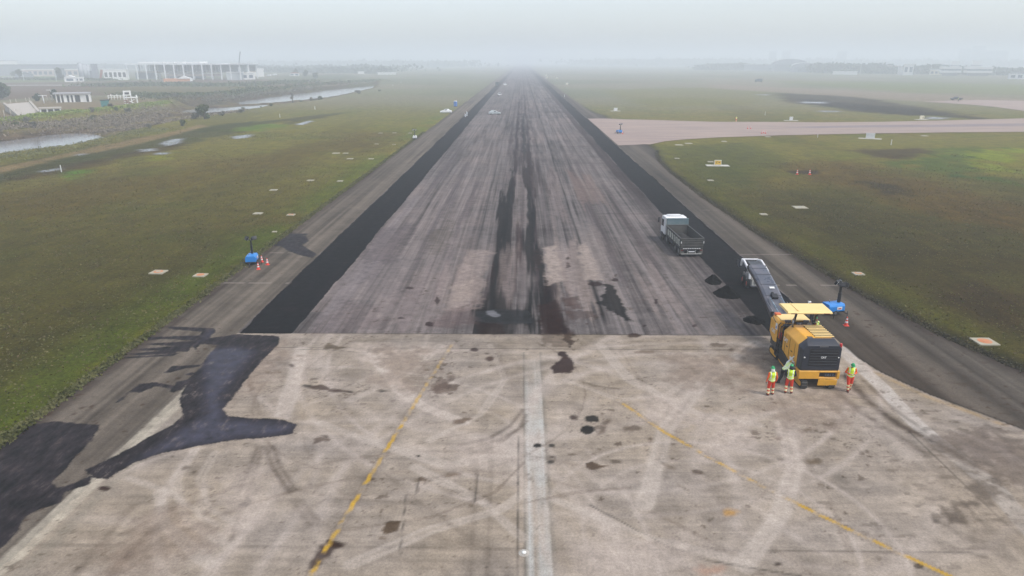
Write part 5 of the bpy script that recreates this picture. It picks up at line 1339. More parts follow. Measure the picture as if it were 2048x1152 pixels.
        cent = np.empty(len(vm.polygons) * 3); vm.polygons.foreach_get("center", cent); cent = cent.reshape(-1, 3)
        e = np.array(J["neck"] - J["pelvis"]); t = ((cent - np.array(J["pelvis"])) @ e) / (e @ e)
        lx = (cent - np.array(J["pelvis"])) @ np.array(side)
        mi = (((t > 0.02) & (t < 0.12)) | ((t > 0.24) & (t < 0.34)) | ((t > 0.34) & (np.abs(np.abs(lx) - 0.125) < 0.026))).astype(np.int32)
        vm.polygons.foreach_set("material_index", mi); vm.polygons.foreach_set("use_smooth", np.ones(len(mi), bool))
        link_mesh("vest", vm, r)
    if helmet:
        b = MB(); M = Matrix.Translation(hc + hd * 0.03) @ Mh.to_4x4()
        prof = [(0.135, 0.0), (0.125, 0.012), (0.112, 0.02), (0.108, 0.05), (0.095, 0.09), (0.065, 0.118), (0.03, 0.130), (0, 0.133)]
        b.lathe(prof, 20, M @ Matrix.Diagonal((0.92, 1.08, 1, 1)))
        b.lathe([(0.0, 0.0), (0.135, 0.0)], 20, M @ Matrix.Diagonal((0.92, 1.08, 1, 1)))
        b.rbox(M @ Vector((0, 0.15, 0.0)), (0.16, 0.06, 0.012)); hm_ = b.build("helmet", helmet, r)
        b = MB(); b.rbox(M @ Vector((0, 0, 0.128)), (0.03, 0.17, 0.02)); b.build("crest", helmet, hm_)
    if cape:
        b = MB(); M = Matrix.Translation(hc) @ Mh.to_4x4()
        b.lathe([(0.10, 0.03), (0.105, -0.06), (0.125, -0.16), (0.115, -0.16), (0.095, -0.06)], 14, M, a0=RAD(190), a1=RAD(350)); b.build("neck_flap", cape, r)
    if fine:
        b = MB()
        for s_ in (-1, 1): b.ball(hc + hf * 0.088 + side * 0.030 * s_ + hd * 0.005, 0.011, 8, 6)
        b.build("eyes", P_EYE, r)
        b = MB(); b.rbox(hc + hf * 0.088 - hd * 0.058, (0.045, 0.012, 0.010)); b.build("mouth", mat("lips", (0.22, 0.07, 0.05), 0.5), r)
    return r
G0 = "road crew around the milling machine"
make_person((14.55, 35.95, 0), RAD(6), "worker in orange sleeves seen from behind, furthest left of the crew",
    dict(knL=(-0.12, 0.03, 0.50), anL=(-0.14, -0.02, 0.09), elR=(0.29, -0.02, 1.13), wrR=(0.31, 0.06, 0.88), anR=(0.17, 0.05, 0.09), knR=(0.15, 0.05, 0.5)), group=G0, glove=P_GLV, cape=P_SIL, h=1.0)
make_person((15.72, 36.25, 0), RAD(-24), "worker in dark sleeves and lime vest seen from behind at the machine's corner",
    dict(anL=(-0.16, -0.10, 0.09), knL=(-0.15, 0.0, 0.50), anR=(0.16, 0.0, 0.09), elR=(0.29, 0.06, 1.15), wrR=(0.20, 0.28, 1.02), elL=(-0.30, 0.02, 1.14), wrL=(-0.30, 0.18, 0.92), head=(0, 0.07, 1.62)), top=P_DARK, group=G0, glove=P_GLV, cape=P_DARK)
make_person((15.95, 37.55, 0), RAD(-62), "bending worker in white sleeves, pale vest and dark trousers, reaching into the milling machine",
    dict(pelvis=(0, -0.12, 0.90), chest=(0.02, 0.18, 1.16), neck=(0.03, 0.31, 1.22), head=(0.03, 0.42, 1.20), shL=(-0.15, 0.22, 1.24), shR=(0.20, 0.25, 1.20), elL=(-0.12, 0.44, 1.42), wrL=(-0.05, 0.62, 1.62), elR=(0.25, 0.44, 1.02), wrR=(0.15, 0.62, 0.98),
         hipL=(-0.10, -0.12, 0.90), hipR=(0.10, -0.12, 0.90), knL=(-0.13, -0.14, 0.48), anL=(-0.16, -0.34, 0.09), knR=(0.12, 0.10, 0.50), anR=(0.13, 0.02, 0.09)), top=P_WHT, legs=P_DARK, bands=False, vest=P_PALE, helmet=P_WH, boot=P_DARK, group=G0)
make_person((19.38, 36.6, 0), RAD(172), "worker in orange facing the camera, right of the milling machine",
    dict(anL=(-0.09, -0.14, 0.12), knL=(-0.11, -0.01, 0.52), anR=(0.08, 0.14, 0.09), knR=(0.11, 0.14, 0.51), elL=(-0.30, -0.05, 1.16), wrL=(-0.13, 0.20, 1.18), elR=(0.30, -0.05, 1.16), wrR=(0.13, 0.20, 1.14), head=(0, 0.06, 1.62)), group=G0)
make_person((18.62, 40.2, 1.46), RAD(38), "operator in maroon sleeves and lime vest standing on the machine platform under the canopy",
    dict(elL=(-0.30, 0.06, 1.16), wrL=(-0.22, 0.30, 1.10), elR=(0.31, 0.02, 1.16), wrR=(0.30, 0.24, 1.02), head=(-0.01, 0.08, 1.61)), top=P_MAR, legs=P_DARK, bands=False, group=G0, glove=P_GLV)
make_person((21.55, 47.5, 0), RAD(40), "stooping worker in white helmet and pale vest between the canopy and the blue light tower",
    dict(pelvis=(0, -0.08, 0.93), chest=(0, 0.08, 1.25), neck=(0, 0.16, 1.38), head=(-0.02, 0.25, 1.50), shL=(-0.19, 0.11, 1.33), shR=(0.19, 0.11, 1.33), elL=(-0.28, 0.2, 1.08), wrL=(-0.2, 0.4, 1.0), elR=(0.28, 0.16, 1.07), wrR=(0.24, 0.38, 0.98)), top=P_DARK, legs=P_DARK, bands=False, vest=P_PALE, helmet=P_WH, group=G0)
# figures far up the runway
FAR = "figures far up the runway"
fw, fwt = dict(vox=0.03, group=FAR), dict(top=P_WHT, legs=P_WHT, bands=False, vest=None, helmet=P_WH)
def at(px, py, z=0.0):
    x, y = G(px, py, z); return (x, y, z)
make_person(at(934, 233, -0.05), RAD(150), "distant figure in white walking along the left dark strip", dict(anL=(-0.09, -0.2, 0.12), anR=(0.09, 0.2, 0.09)), **fw, **fwt)
make_person(at(931.5, 234.5, -0.05), RAD(80), "distant crouching figure beside the white walker on the left strip", dict(STAND, pelvis=(0, -0.1, 0.62), chest=(0, 0.1, 0.92), neck=(0, 0.18, 1.03), head=(0, 0.24, 1.17), shL=(-0.19, 0.12, 0.99), shR=(0.19, 0.12, 0.99), elL=(-0.25, 0.3, 0.78), wrL=(-0.18, 0.45, 0.62), elR=(0.25, 0.3, 0.78), wrR=(0.18, 0.45, 0.62), hipL=(-0.1, -0.1, 0.6), hipR=(0.1, -0.1, 0.6), knL=(-0.15, 0.25, 0.46), knR=(0.15, 0.25, 0.46)), **fw, **fwt)
make_person(at(1916, 203, 0.06), RAD(90), "distant figure standing behind the dark pickup on the far apron", None, vox=0.03, group=FAR, top=P_DARK, legs=P_DARK, bands=False)
make_person(at(1472, 244), RAD(20), "distant figure in orange at the far edge of the taxiway", None, vox=0.03, group=FAR)

# ================================================================== CONES, SIGNS, SLABS, CARS
M_CONE = mat("cone_orange_red", (0.70, 0.055, 0.03), 0.5, dirt=0.2, dcol=(0.25, 0.05, 0.03))
def make_cone(loc, label, group="traffic cones", tilt=0.0, sc=1.0):
    r = empty("traffic_cone", loc, rnd.uniform(0, 6), label, "traffic cone", group); r.scale = (sc, sc, sc)
    b = MB(); b.loft([[(-0.2, -0.2, z), (0.2, -0.2, z), (0.2, 0.2, z), (-0.2, 0.2, z)] for z in (0, 0.035)]); b.build("base", M_CONE, r, 0.012)
    b = MB(); b.lathe([(0.155, 0.035), (0.15, 0.06), (0.045, 0.72), (0.03, 0.75), (0, 0.75)], 18); b.build("body", M_CONE, r)
    for z0, z1 in ((0.26, 0.40), (0.52, 0.64)):
        ra = lambda z: 0.153 - 0.108 * (z - 0.05) / 0.67
        b = MB(); b.lathe([(ra(z0) + 0.004, z0), (ra(z1) + 0.004, z1)], 18); b.build("reflective_band", M_WHT, r)
    return r
def gat(px, py):
    x, y = G(px, py); return (x, y, gz(x, y))
make_cone((*G(1692, 651)[:2], 0), "orange cone with white bands in front of the machine-side light tower", sc=0.9)
make_cone((*G(517, 538.5), 0), "nearest of three cones by the left light tower", "cones by the left light tower", sc=0.86)
make_cone((*G(535, 529.5), 0), "right-hand cone of three by the left light tower", "cones by the left light tower", sc=0.86)
make_cone((*G(524, 524), 0), "cone behind the outrigger, farthest of three by the left light tower", "cones by the left light tower", sc=0.86)
make_cone(gat(1594, 349), "left cone of the pair on bare soil in the right field", "cone pair in the field", sc=1.15)
make_cone(gat(1619, 349), "right cone of the pair on bare soil in the right field", "cone pair in the field", sc=1.15)
for px, py, lb in ((1495, 257.5, "left cone of the pair in the middle of the taxiway"), (1501, 257.5, "right cone of the pair in the middle of the taxiway"), (1523, 267, "left cone of the trio at the taxiway's near edge"), (1527, 266.2, "middle cone of the trio at the taxiway's near edge"), (1531, 267, "right cone of the trio at the taxiway's near edge"), (1245, 268, "cone beside the distant blue light tower on the taxiway")):
    make_cone((*G(px, py, 0.06), 0.06), lb, "cones on the taxiway", sc=1.1)
# heaps of planings by the right-hand strip
def heap(px, py, lx, ly, h, rz, label, seed):
    x0, y0 = G(px, py); n = 34; vs = []; fs = []
    q = np.linspace(-1.25, 1.25, n); Xq, Yq = np.meshgrid(q, q)
    rr = np.sqrt(Xq ** 2 + Yq ** 2) + 0.45 * (fbm(Xq * 1.6 + seed, Yq * 1.6, seed, 4) - 0.5)
    Zq = h * np.clip(1 - rr, 0, 1) ** 0.9 * (1 + 0.7 * (fbm(Xq * 4, Yq * 4, seed + 3, 3) - 0.5)) + 0.05 * (fbm(Xq * 12, Yq * 12, seed + 5, 2) - 0.5) * (rr < 1)
    Zq = np.where(rr < 1.02, Zq, -0.12)
    for j in range(n):
        for i in range(n): vs.append((Xq[j, i] * lx, Yq[j, i] * ly, Zq[j, i] - 0.02))
    for j in range(n - 1):
        for i in range(n - 1):
            if min(rr[j, i], rr[j, i + 1], rr[j + 1, i], rr[j + 1, i + 1]) < 1.05: fs.append((j * n + i, j * n + i + 1, (j + 1) * n + i + 1, (j + 1) * n + i))
    o = MB().add(vs, fs, 0, True).build("asphalt_heap", mat("planings_black", (0.004, 0.004, 0.004), 0.95, dirt=0.15, dscale=9, dcol=(0.018, 0.016, 0.015), bump=0.8, spec=0.05))
    o.location = (x0, y0, 0); o.rotation_euler.z = rz
    tag(o, label, "asphalt heap", "heaps of asphalt planings")
heap(1427, 563, 0.75, 1.1, 0.66, -0.3, "smaller far heap of black planings near the dump truck's tail", 3)
heap(1453, 589, 1.05, 1.15, 0.80, 0.2, "middle heap of black planings left of the dark strip", 8)
heap(1508, 641, 0.85, 1.0, 0.40, 0.1, "flattened heap of black planings by the milling machine's nose", 12)
# little concrete pads of the runway edge lights in the grass
M_PAD = mat("pad_concrete", (0.36, 0.33, 0.25), 0.9, dirt=0.5, dscale=2, dcol=(0.25, 0.22, 0.15)); M_PADO = mat("pad_orange_stain", (0.50, 0.19, 0.08), 0.85, dirt=0.4, dscale=4, dcol=(0.4, 0.3, 0.2))
def pad(px, py, wpx, label, orange=0, dep=None):
    x, y = G(px, py); z = gz(x, y)
    d = math.hypot(math.hypot(x, y), CH); w = 0.82 * wpx / CF * d
    r = empty("concrete_pad", (x, y, z), rnd.uniform(-0.05, 0.05), label, "concrete pad", "concrete pads in the grass")
    dp = dep or w * 0.9
    b = MB(); b.box(-w / 2, w / 2, -dp / 2, dp / 2, -0.1, 0.10); b.build("slab", M_PAD, r, 0.015)
    b = MB()
    b.cyl((0, 0, 0.095), (0, 0, 0.115), min(w, dp) * (0.36 if orange else 0.16), n=20); b.build("cover_ring", M_PADO if orange else M_STL, r)
    if orange: 
        b = MB(); b.cyl((0, 0, 0.11), (0, 0, 0.135), min(w, dp) * 0.2, n=16); b.build("cover_plate", M_PAD if orange == 1 else M_PADO, r)
    return r
pads = [(317, 545, 30, "pale pad with worn orange ring, left of the twin pads in the left grass", 1), (401, 551, 26, "pad with orange centre, nearest the left light tower", 2), (516, 427, 19, "left pad of the pair beyond the left light tower", 0),
    (582, 430, 17, "orange-tinted right pad of the pair beyond the left light tower", 1), (547, 380, 16, "pad alone in the left grass, third row out", 0), (621, 361, 15, "left pad of the far pair near the shoulder", 0), (680, 362.5, 13, "right pad of the far pair near the shoulder", 0),
    (549, 464, 10, "tiny pad half sunk in the grass above the left tower", 0), (672, 307, 16, "left half of the twin flat pads in mid left field", 0), (691, 307, 12, "right half of the twin flat pads in mid left field", 0), (700, 318, 14, "left pad of the row just before the white tower", 0), (742, 318, 12, "right pad of the row just before the white tower", 0),
    (753, 288.5, 9, "left pad in the row level with the white tower", 0), (788, 289, 8, "right pad in the row level with the white tower", 0), (761, 266.5, 9, "far left pad beyond the white tower", 0), (789, 266, 9, "far middle pad beyond the white tower", 0), (820, 266.5, 8, "far right pad beyond the white tower", 0),
    (1716, 548, 22, "orange-stained pad nearest the shoulder in the right grass", 1), (1969, 684, 40, "large pad with orange ring, lowest in the right grass", 2), (1527, 429, 16, "pad by the shoulder, right of the dump truck", 0), (1600, 415, 28, "half overgrown pad in the right grass", 0), (1421, 361, 14, "pad nearest the shoulder below the yellow sign", 0),
    (1354, 317, 11, "pad beside the shoulder fillet near the taxiway", 0), (1358, 290, 17, "left pad of the pair at the taxiway's near edge", 0), (1377, 287, 16, "right pad of the pair at the taxiway's near edge", 0), (1448, 283, 12, "pad alone at the taxiway's near edge", 0), (1536, 274, 12, "pad below the cone trio on the taxiway edge", 0), (1849, 272, 12, "pad right of the white board by the taxiway", 0), (1421, 324, 13, "small pad just behind the yellow sign", 0), (1640, 1000, 0, "", 0)]
for px, py, w, lb, og in pads:
    if w: pad(px, py, w, lb, og)
# boards on slabs
def board(px, py, wpx, hpx, slabpx, label, face, rz=0.0, yellow=False):
    x, y = G(px, py); z = gz(x, y) if x > 29 else 0
    d = math.hypot(math.hypot(x, y), CH); k = d / CF
    r = empty("sign_board", (x, y, z), rz, label, "sign board")
    b = MB(); b.box(-slabpx * k / 2, slabpx * k / 2, -0.9, 0.9, -0.1, 0.07); b.build("slab", mat("pale_slab", (0.50, 0.48, 0.43), 0.9, dirt=0.3), r, 0.015)
    w, h = wpx * k, hpx * k
    for sx in (-0.35, 0.35):
        b = MB(); b.cyl((sx * w, 0, 0.07), (sx * w, 0, 0.2), 0.04); b.build("leg", M_STL, r)
    b = MB(); b.box(-w / 2, w / 2, -0.12, 0.12, 0.16, 0.16 + h); pn = b.build("panel", face, r, 0.03)
    if yellow:
        b = MB(); b.box(-w / 2 + 0.13, w / 2 - 0.10, -0.135, -0.115, 0.16 + 0.10, 0.16 + h - 0.12); b.build("face", mat("sign_yellow", (0.75, 0.47, 0.02), 0.5, dirt=0.1), pn)
        bl = mat("sign_black", (0.015, 0.013, 0.01), 0.5)
        link_mesh("letter", text_mesh("C", h * 0.52, 0.006, bl, Matrix.Translation((-w * 0.17, -0.143, 0.16 + h * 0.5)) @ rotm(RAD(90), 0, 0)), pn)
        b = MB(); zc = 0.16 + h * 0.52
        b.box(0.02 * w, 0.2 * w, -0.148, -0.137, zc - 0.03 * h, zc + 0.03 * h); b.prism([(0.16 * w, zc - 0.13 * h), (0.32 * w, zc), (0.16 * w, zc + 0.13 * h)], -0.148, -0.137, 'y'); b.build("arrow", bl, pn)
    else:
        b = MB(); b.box(-w / 2 + 0.08, w / 2 - 0.08, -0.135, -0.115, 0.16 + 0.08, 0.16 + h - 0.08); b.build("face", face, pn)
    return r
M_SGN = mat("sign_cream", (0.72, 0.66, 0.50), 0.5, dirt=0.15)
board(1435, 331.5, 13, 9, 42, "yellow taxiway sign with black C and arrow on a white slab", M_SGN, RAD(-4), True)
board(1740, 277, 14, 8.5, 36, "white board on a pale slab below the taxiway's near edge", M_WHT, RAD(-24))
board(1582, 241, 6, 6, 24, "white board on a slab at the middle of the taxiway's far edge", M_WHT, RAD(-8))
board(1231, 222, 7, 5, 19, "white board on a slab between runway shoulder and taxiway", M_WHT, RAD(4))
b_ = board(1843, 239, 8, 5.5, 22, "cream board with a black mark at the right of the taxiway's far edge", M_SGN, RAD(10))
d_ = MB(); d_.box(0.25, 0.45, -0.15, -0.137, 0.35, 0.85); d_.build("mark", mat("sign_black", (0.015, 0.013, 0.01), 0.5), b_)
for px, py, lb in ((1530, 231, "thin white marker post in the grass beyond the taxiway"), (1782, 290, "thin cream marker post at the right edge of the near field"), (123, 343.5, "white marker post by the bright green patch, far left"), (560, 235, "white marker post beside the stream, left of its twin"), (630, 219, "white marker post farther up the stream bank"), (786, 172, "white marker post in the far left grass"), (802, 166, "farthest white marker post in the left grass"), (1129, 193.5, "small white marker on the right shoulder, far up the runway"), (1635, 274.5, "small grey marker box at the taxiway's near edge")):
    x, y, z = gat(px, py); big = 0.12 if y < 260 else 0.2
    b = MB(); b.box(-big / 2, big / 2, -big / 2, big / 2, 0, 1.15 if 'box' not in lb else 0.8); b.loft([[(-big / 2, -big / 2, 1.15), (big / 2, -big / 2, 1.15), (big / 2, big / 2, 1.15), (-big / 2, big / 2, 1.15)], [(-big / 4, -big / 4, 1.28), (big / 4, -big / 4, 1.28), (big / 4, big / 4, 1.28), (-big / 4, big / 4, 1.28)]]) if 'box' not in lb else None
    o = b.build("marker_post", M_WHT, None, 0.01); o.location = (x, y, z); tag(o, lb, "marker post", "white marker posts")

def make_car(loc, rz, label, paint, kind="sedan", nm="parked_car", cat="car", group=None):
    r = empty(nm, loc, rz, label, cat, group)
    L, W2, = (4.4, 0.88) if kind != "pickup" else (5.1, 0.92)
    b = MB()
    if kind == "pickup":
        low = [(-L / 2, 0.45), (L / 2 - 0.1, 0.42), (L / 2, 0.7), (L / 2 - 0.1, 1.0), (0.9, 1.08), (-L / 2, 1.05)]
        top = [(1.25, 1.05), (0.75, 1.68), (-0.55, 1.70), (-0.75, 1.05)]
    else:
        low = [(-L / 2, 0.42), (-L / 2 + 0.1, 0.3), (L / 2 - 0.15, 0.28), (L / 2, 0.5), (L / 2 - 0.1, 0.72), (L / 2 - 1.1, 0.93), (-L / 2 + 0.5, 0.98), (-L / 2 + 0.05, 0.90)]
        top = [(L / 2 - 1.25, 0.90), (0.35, 1.44), (-1.0, 1.46), (-1.75, 0.95)]
    b.loft([[(x * s_, y, z) for y, z in low] for x, s_ in ((-W2, 0.96), (-W2, 1.0), (W2, 1.0), (W2, 0.96))][1:3])
    body = b.build("body", paint, r, 0.09, 3)
    b = MB(); b.loft([[(-W2 * 0.97, y, z) if z < 1.2 else (-W2 * 0.76, y, z) for y, z in top], [(W2 * 0.97, y, z) if z < 1.2 else (W2 * 0.76, y, z) for y, z in top]])
    cb = b.build("cabin", paint, r, 0.06, 2)
    zt = top[1][1]; zb = top[0][1]
    f = lambda t: zb + (zt - zb) * t
    lp = lambda a, c, t: a + (c - a) * t
    yf = lambda t: lp(top[0][0], top[1][0], t); yr = lambda t: lp(top[3][0], top[2][0], t)
    wx = lambda t: W2 * lp(0.97, 0.76, t) + 0.006
    for sx in (-1, 1):
        d = MB(); a0, a1 = 0.22, 0.86
        d.hexa([(sx * (wx(a0) - 0.02), yr(a0) + 0.16, f(a0)), (sx * wx(a0), yr(a0) + 0.16, f(a0)), (sx * wx(a0), yf(a0) - 0.2, f(a0)), (sx * (wx(a0) - 0.02), yf(a0) - 0.2, f(a0)),
                (sx * (wx(a1) - 0.02), yr(a1) + 0.12, f(a1)), (sx * wx(a1), yr(a1) + 0.12, f(a1)), (sx * wx(a1), yf(a1) - 0.12, f(a1)), (sx * (wx(a1) - 0.02), yf(a1) - 0.12, f(a1))])
        d.build("side_window", M_GLS, cb)
    for yy, s_, nm2 in ((yf, 1, "windscreen"), (yr, -1, "rear_window")):
        a0, a1 = 0.12, 0.90; d = MB()
        d.hexa([(-wx(a0) * 0.86, yy(a0), f(a0)), (wx(a0) * 0.86, yy(a0), f(a0)), (wx(a0) * 0.86, yy(a0) + 0.012 * s_, f(a0) + 0.008), (-wx(a0) * 0.86, yy(a0) + 0.012 * s_, f(a0) + 0.008),
                (-wx(a1) * 0.86, yy(a1), f(a1)), (wx(a1) * 0.86, yy(a1), f(a1)), (wx(a1) * 0.86, yy(a1) + 0.012 * s_, f(a1) + 0.008), (-wx(a1) * 0.86, yy(a1) + 0.012 * s_, f(a1) + 0.008)])
        d.build(nm2, M_GLS, cb)
    for sx in (-1, 1):
        for y in (-L / 2 + 0.85, L / 2 - 0.85): wheel_parts(r, (sx * (W2 - 0.09), y, 0.32), 0.32, 0.2)
        d = MB(); d.rbox((sx * 0.62, L / 2 - 0.06, 0.68), (0.36, 0.10, 0.14)); d.build("headlight", M_CLR, r, 0.02)
        d = MB(); d.rbox((sx * 0.66, -L / 2 + 0.03, 0.80), (0.3, 0.08, 0.14)); d.build("tail_light", M_RED, r, 0.02)
    if kind == "pickup":
        d = MB(); d.box(-W2 + 0.1, W2 - 0.1, -L / 2 + 0.08, -0.85, 1.02, 1.075); d.build("cargo_bed", M_BLK, r)
    return r
M_CW = mat("car_white", (0.80, 0.80, 0.80), 0.25, dirt=0.1, dcol=(0.4, 0.4, 0.38)); M_CS = mat("car_silver", (0.45, 0.50, 0.50), 0.3, metal=0.3, dirt=0.15); M_CD = mat("car_dark_green", (0.035, 0.05, 0.048), 0.35, dirt=0.3)
cx_, cy_ = G(892, 226); make_car((cx_, cy_, gz(cx_, cy_)), RAD(98), "white sedan parked on the grass left of the runway", M_CW)
cx_, cy_ = G(989, 229); make_car((cx_, cy_, 0), RAD(-80), "silver car standing sideways on the runway, nearest of the distant vehicles", M_CS)
cx_, cy_ = G(999, 191.5); make_car((cx_, cy_, 0), RAD(4), "white pickup seen from behind on the runway left lane", M_CW, "pickup")
cx_, cy_ = G(1010, 170.5); make_car((cx_, cy_, 0), RAD(176), "farthest white car on the runway left lane, fading into haze", M_CW)
cx_, cy_ = G(1912, 200.5); make_car((cx_, cy_, 0.06), RAD(82), "dark pickup on the pale far apron at right", M_CD, "pickup")
# covered dark lorry far left strip, box truck in the far right field
def box_truck(loc, rz, label, paint):
    r = empty("box_truck", loc, rz, label, "truck", None)
    b = MB(); b.box(-1.2, 1.2, -3.2, 1.4, 0.9, 3.1); b.build("cargo_box", paint, r, 0.06)
    b = MB(); b.prism([(1.5, 0.6), (3.2, 0.6), (3.25, 1.4), (2.9, 2.4), (1.5, 2.5)], -1.1, 1.1); cb = b.build("cab", paint, r, 0.06)
    b = MB(); b.hexa([(-0.95, 3.23, 1.5), (0.95, 3.23, 1.5), (0.95, 3.26, 1.5), (-0.95, 3.26, 1.5), (-0.9, 2.93, 2.3), (0.9, 2.93, 2.3), (0.9, 2.96, 2.3), (-0.9, 2.96, 2.3)]); b.build("windscreen", M_GLS, cb)
    b = MB(); b.box(-0.5, 0.5, -3.1, 3.0, 0.55, 0.85); b.build("chassis", M_BLK, r)
    for y in (-2.2, 2.2):
        for sx in (-1, 1): wheel_parts(r, (sx * 0.98, y, 0.46), 0.46, 0.3)
    return r
cx_, cy_ = G(994, 172.5); t_ = box_truck((cx_, cy_, 0), RAD(2), "dark lorry at the left strip, far up the runway", mat("lorry_teal", (0.03, 0.055, 0.06), 0.5))
cx_, cy_ = G(1517, 164.5); box_truck((cx_, cy_, gz(cx_, cy_)), RAD(70), "blue grey box truck far out in the right field", mat("lorry_blue", (0.10, 0.14, 0.17), 0.5))
# portable toilet
cx_, cy_ = G(911, 213)
r = empty("portable_toilet", (cx_, cy_, gz(cx_, cy_)), RAD(-14), "blue portable toilet with white roof beside the parked white sedan", "portable toilet")
M_PT = mat("toilet_blue", (0.03, 0.16, 0.55), 0.45, dirt=0.15)
b = MB(); b.box(-0.6, 0.6, -0.6, 0.6, 0.12, 2.1); b.build("cabin", M_PT, r, 0.05)
b = MB(); b.loft([[(-0.63, -0.63, 2.1), (0.63, -0.63, 2.1), (0.63, 0.63, 2.1), (-0.63, 0.63, 2.1)], [(-0.5, -0.5, 2.38), (0.5, -0.5, 2.38), (0.5, 0.5, 2.38), (-0.5, 0.5, 2.38)]]); b.cyl((0.35, 0.35, 2.3), (0.35, 0.35, 2.7), 0.05); b.build("roof", M_WHT, r, 0.04)
b = MB(); b.box(-0.42, 0.42, -0.63, -0.6, 0.2, 1.95); dr = b.build("door", mat("toilet_door", (0.05, 0.20, 0.60), 0.4), r, 0.01); b = MB(); b.box(0.3, 0.36, -0.66, -0.63, 1.0, 1.15); b.build("handle", M_STL, dr)
b = MB(); b.box(-0.65, 0.65, -0.65, 0.65, 0.0, 0.12); b.build("base", M_BLK, r)
# small white service trailers / crates on the right shoulder far away
for px, py, lb in ((1093, 152, "upper white cabinet far along the right shoulder"), (1094, 156.5, "lower white cabinet far along the right shoulder"), (1114, 158, "white cabinet standing out in the grass, right of the pair"), (1134, 170, "low orange and white barrier block on the far right shoulder")):
    x, y, z = gat(px, py)
    r = empty("equipment_cabinet", (x, y, z), 0.1, lb, "cabinet", "white cabinets along the far shoulder")
    b = MB(); b.box(-0.9, 0.9, -0.6, 0.6, 0.1, 1.7); b.build("housing", M_WHT, r, 0.05)
    b = MB(); b.box(-0.95, 0.95, -0.65, 0.65, 0.0, 0.1); b.build("plinth", M_PAD, r)
    b = MB(); b.box(-0.8, -0.05, -0.62, -0.6, 0.25, 1.55); b.box(0.05, 0.8, -0.62, -0.6, 0.25, 1.55); b.build("doors", M_SGN, r)
# round white inset light beside the centre stripe
cx_, cy_ = G(1048, 1106)
r = empty("inset_light", (cx_, cy_, 0.0), 0, "round white inset runway light beside the worn centre stripe", "runway light")
b = MB(); b.lathe([(0.22, 0.0), (0.21, 0.012), (0.14, 0.016), (0, 0.016)], 24); b.build("ring", mat("ring_pale", (0.38, 0.35, 0.31), 0.8, dirt=0.4), r)
b = MB(); b.lathe([(0.09, 0.028), (0.085, 0.055), (0.04, 0.07), (0, 0.07)], 18); b.build("lens", M_CLR, r)

# ================================================================== FAR LEFT: YARDS BEYOND THE STREAM
M_FW = mat("facade_white", (0.82, 0.82, 0.80), 0.7, dirt=0.25, dscale=0.4, dcol=(0.55, 0.54, 0.52)); M_FG = mat("facade_grey", (0.26, 0.28, 0.31), 0.7, dirt=0.4, dscale=0.2, dcol=(0.16, 0.17, 0.19))
M_FP = mat("facade_pinkish", (0.50, 0.42, 0.38), 0.8, dirt=0.4, dscale=0.3, dcol=(0.34, 0.30, 0.28)); M_DKO = mat("dark_opening", (0.02, 0.022, 0.026), 0.5); M_RFG = mat("roof_grey", (0.15, 0.17, 0.20), 0.7, dirt=0.4, dscale=0.2, dcol=(0.24, 0.25, 0.27))
M_CON = mat("bare_concrete", (0.42, 0.38, 0.33), 0.9, dirt=0.5, dscale=0.6, dcol=(0.26, 0.23, 0.20)); M_BGL = mat("facade_glass", (0.05, 0.09, 0.14), 0.15, dirt=0.1); M_STW = mat("structural_white", (0.80, 0.82, 0.83), 0.5, dirt=0.3, dscale=0.5, dcol=(0.4, 0.4, 0.42))
M_TNT = mat("tent_orange", (0.62, 0.26, 0.09), 0.7, dirt=0.2, dscale=0.5); M_TEA = mat("teal_paint", (0.03, 0.22, 0.22), 0.5, dirt=0.4); M_BRK = mat("brick_red", (0.34, 0.10, 0.06), 0.85, dirt=0.4, dscale=0.5)
def pxw(px, x0, x1, z=0.5):
    """ground point under pixel and metres per pixel there"""
    x, y = G((x0 + x1) / 2, px, z)
    d = -_f @ np.array([0, 0, 0]) + (np.array([x, y, z - CH]) @ _f)
    return x, y, d / CF
def zat(py, y, x):
    """height at which the pixel row py is met above ground point (x, y)"""
    v0, v1 = None, None
    lo, hi = -5.0, 120.0
    for _ in range(40):
        m = (lo + hi) / 2; q = np.array([x, y, m - CH]); r_ = 576 - CF * (q @ _U) / (q @ _f)
        if r_ > py: lo = m
        else: hi = m
    return lo
def facing(x, y): return -math.atan2(x, y) * 0.85
def hall(x0, x1, ytop, ybase, label, wall, roof=M_RFG, depth=25, nm="warehouse", cat="warehouse", windows=0, rows=1, gable=False, group=None, wmat=M_BGL, rz=None, overhang=0.4, flat=0.5):
    x, y, k = pxw(ybase, x0, x1); w = (x1 - x0) * k; h = zat(ytop, y, x) - 0.3
    h = max(h, 2.2)
    r = empty(nm, (x, y, min(gz(x, y), 0.4) - 0.3), facing(x, y) if rz is None else rz, label, cat, group)
    b = MB(); hw = h if not gable else h * 0.72
    b.box(-w / 2, w / 2, 0, depth, 0, hw); wl = b.build("wall", wall, r)
    b = MB()
    if gable:
        b.prism([(-w / 2 - overhang, hw), (w / 2 + overhang, hw), (0, h * 1.02)], -overhang, depth + overhang, 'y')
    else:
        b.box(-w / 2 - overhang, w / 2 + overhang, -overhang, depth + overhang, hw, hw + flat)
    b.build("roof", roof, r)
    for j in range(rows):
        for i in range(windows):
            ww = w / windows * 0.62; cx = -w / 2 + w * (i + 0.5) / windows; z0 = hw * (j + 0.3) / rows; z1 = hw * (j + 0.75) / rows
            d = MB(); d.box(cx - ww / 2, cx + ww / 2, -0.06, 0.02, z0, z1); fr = d.build("window", wmat, r)
    return r
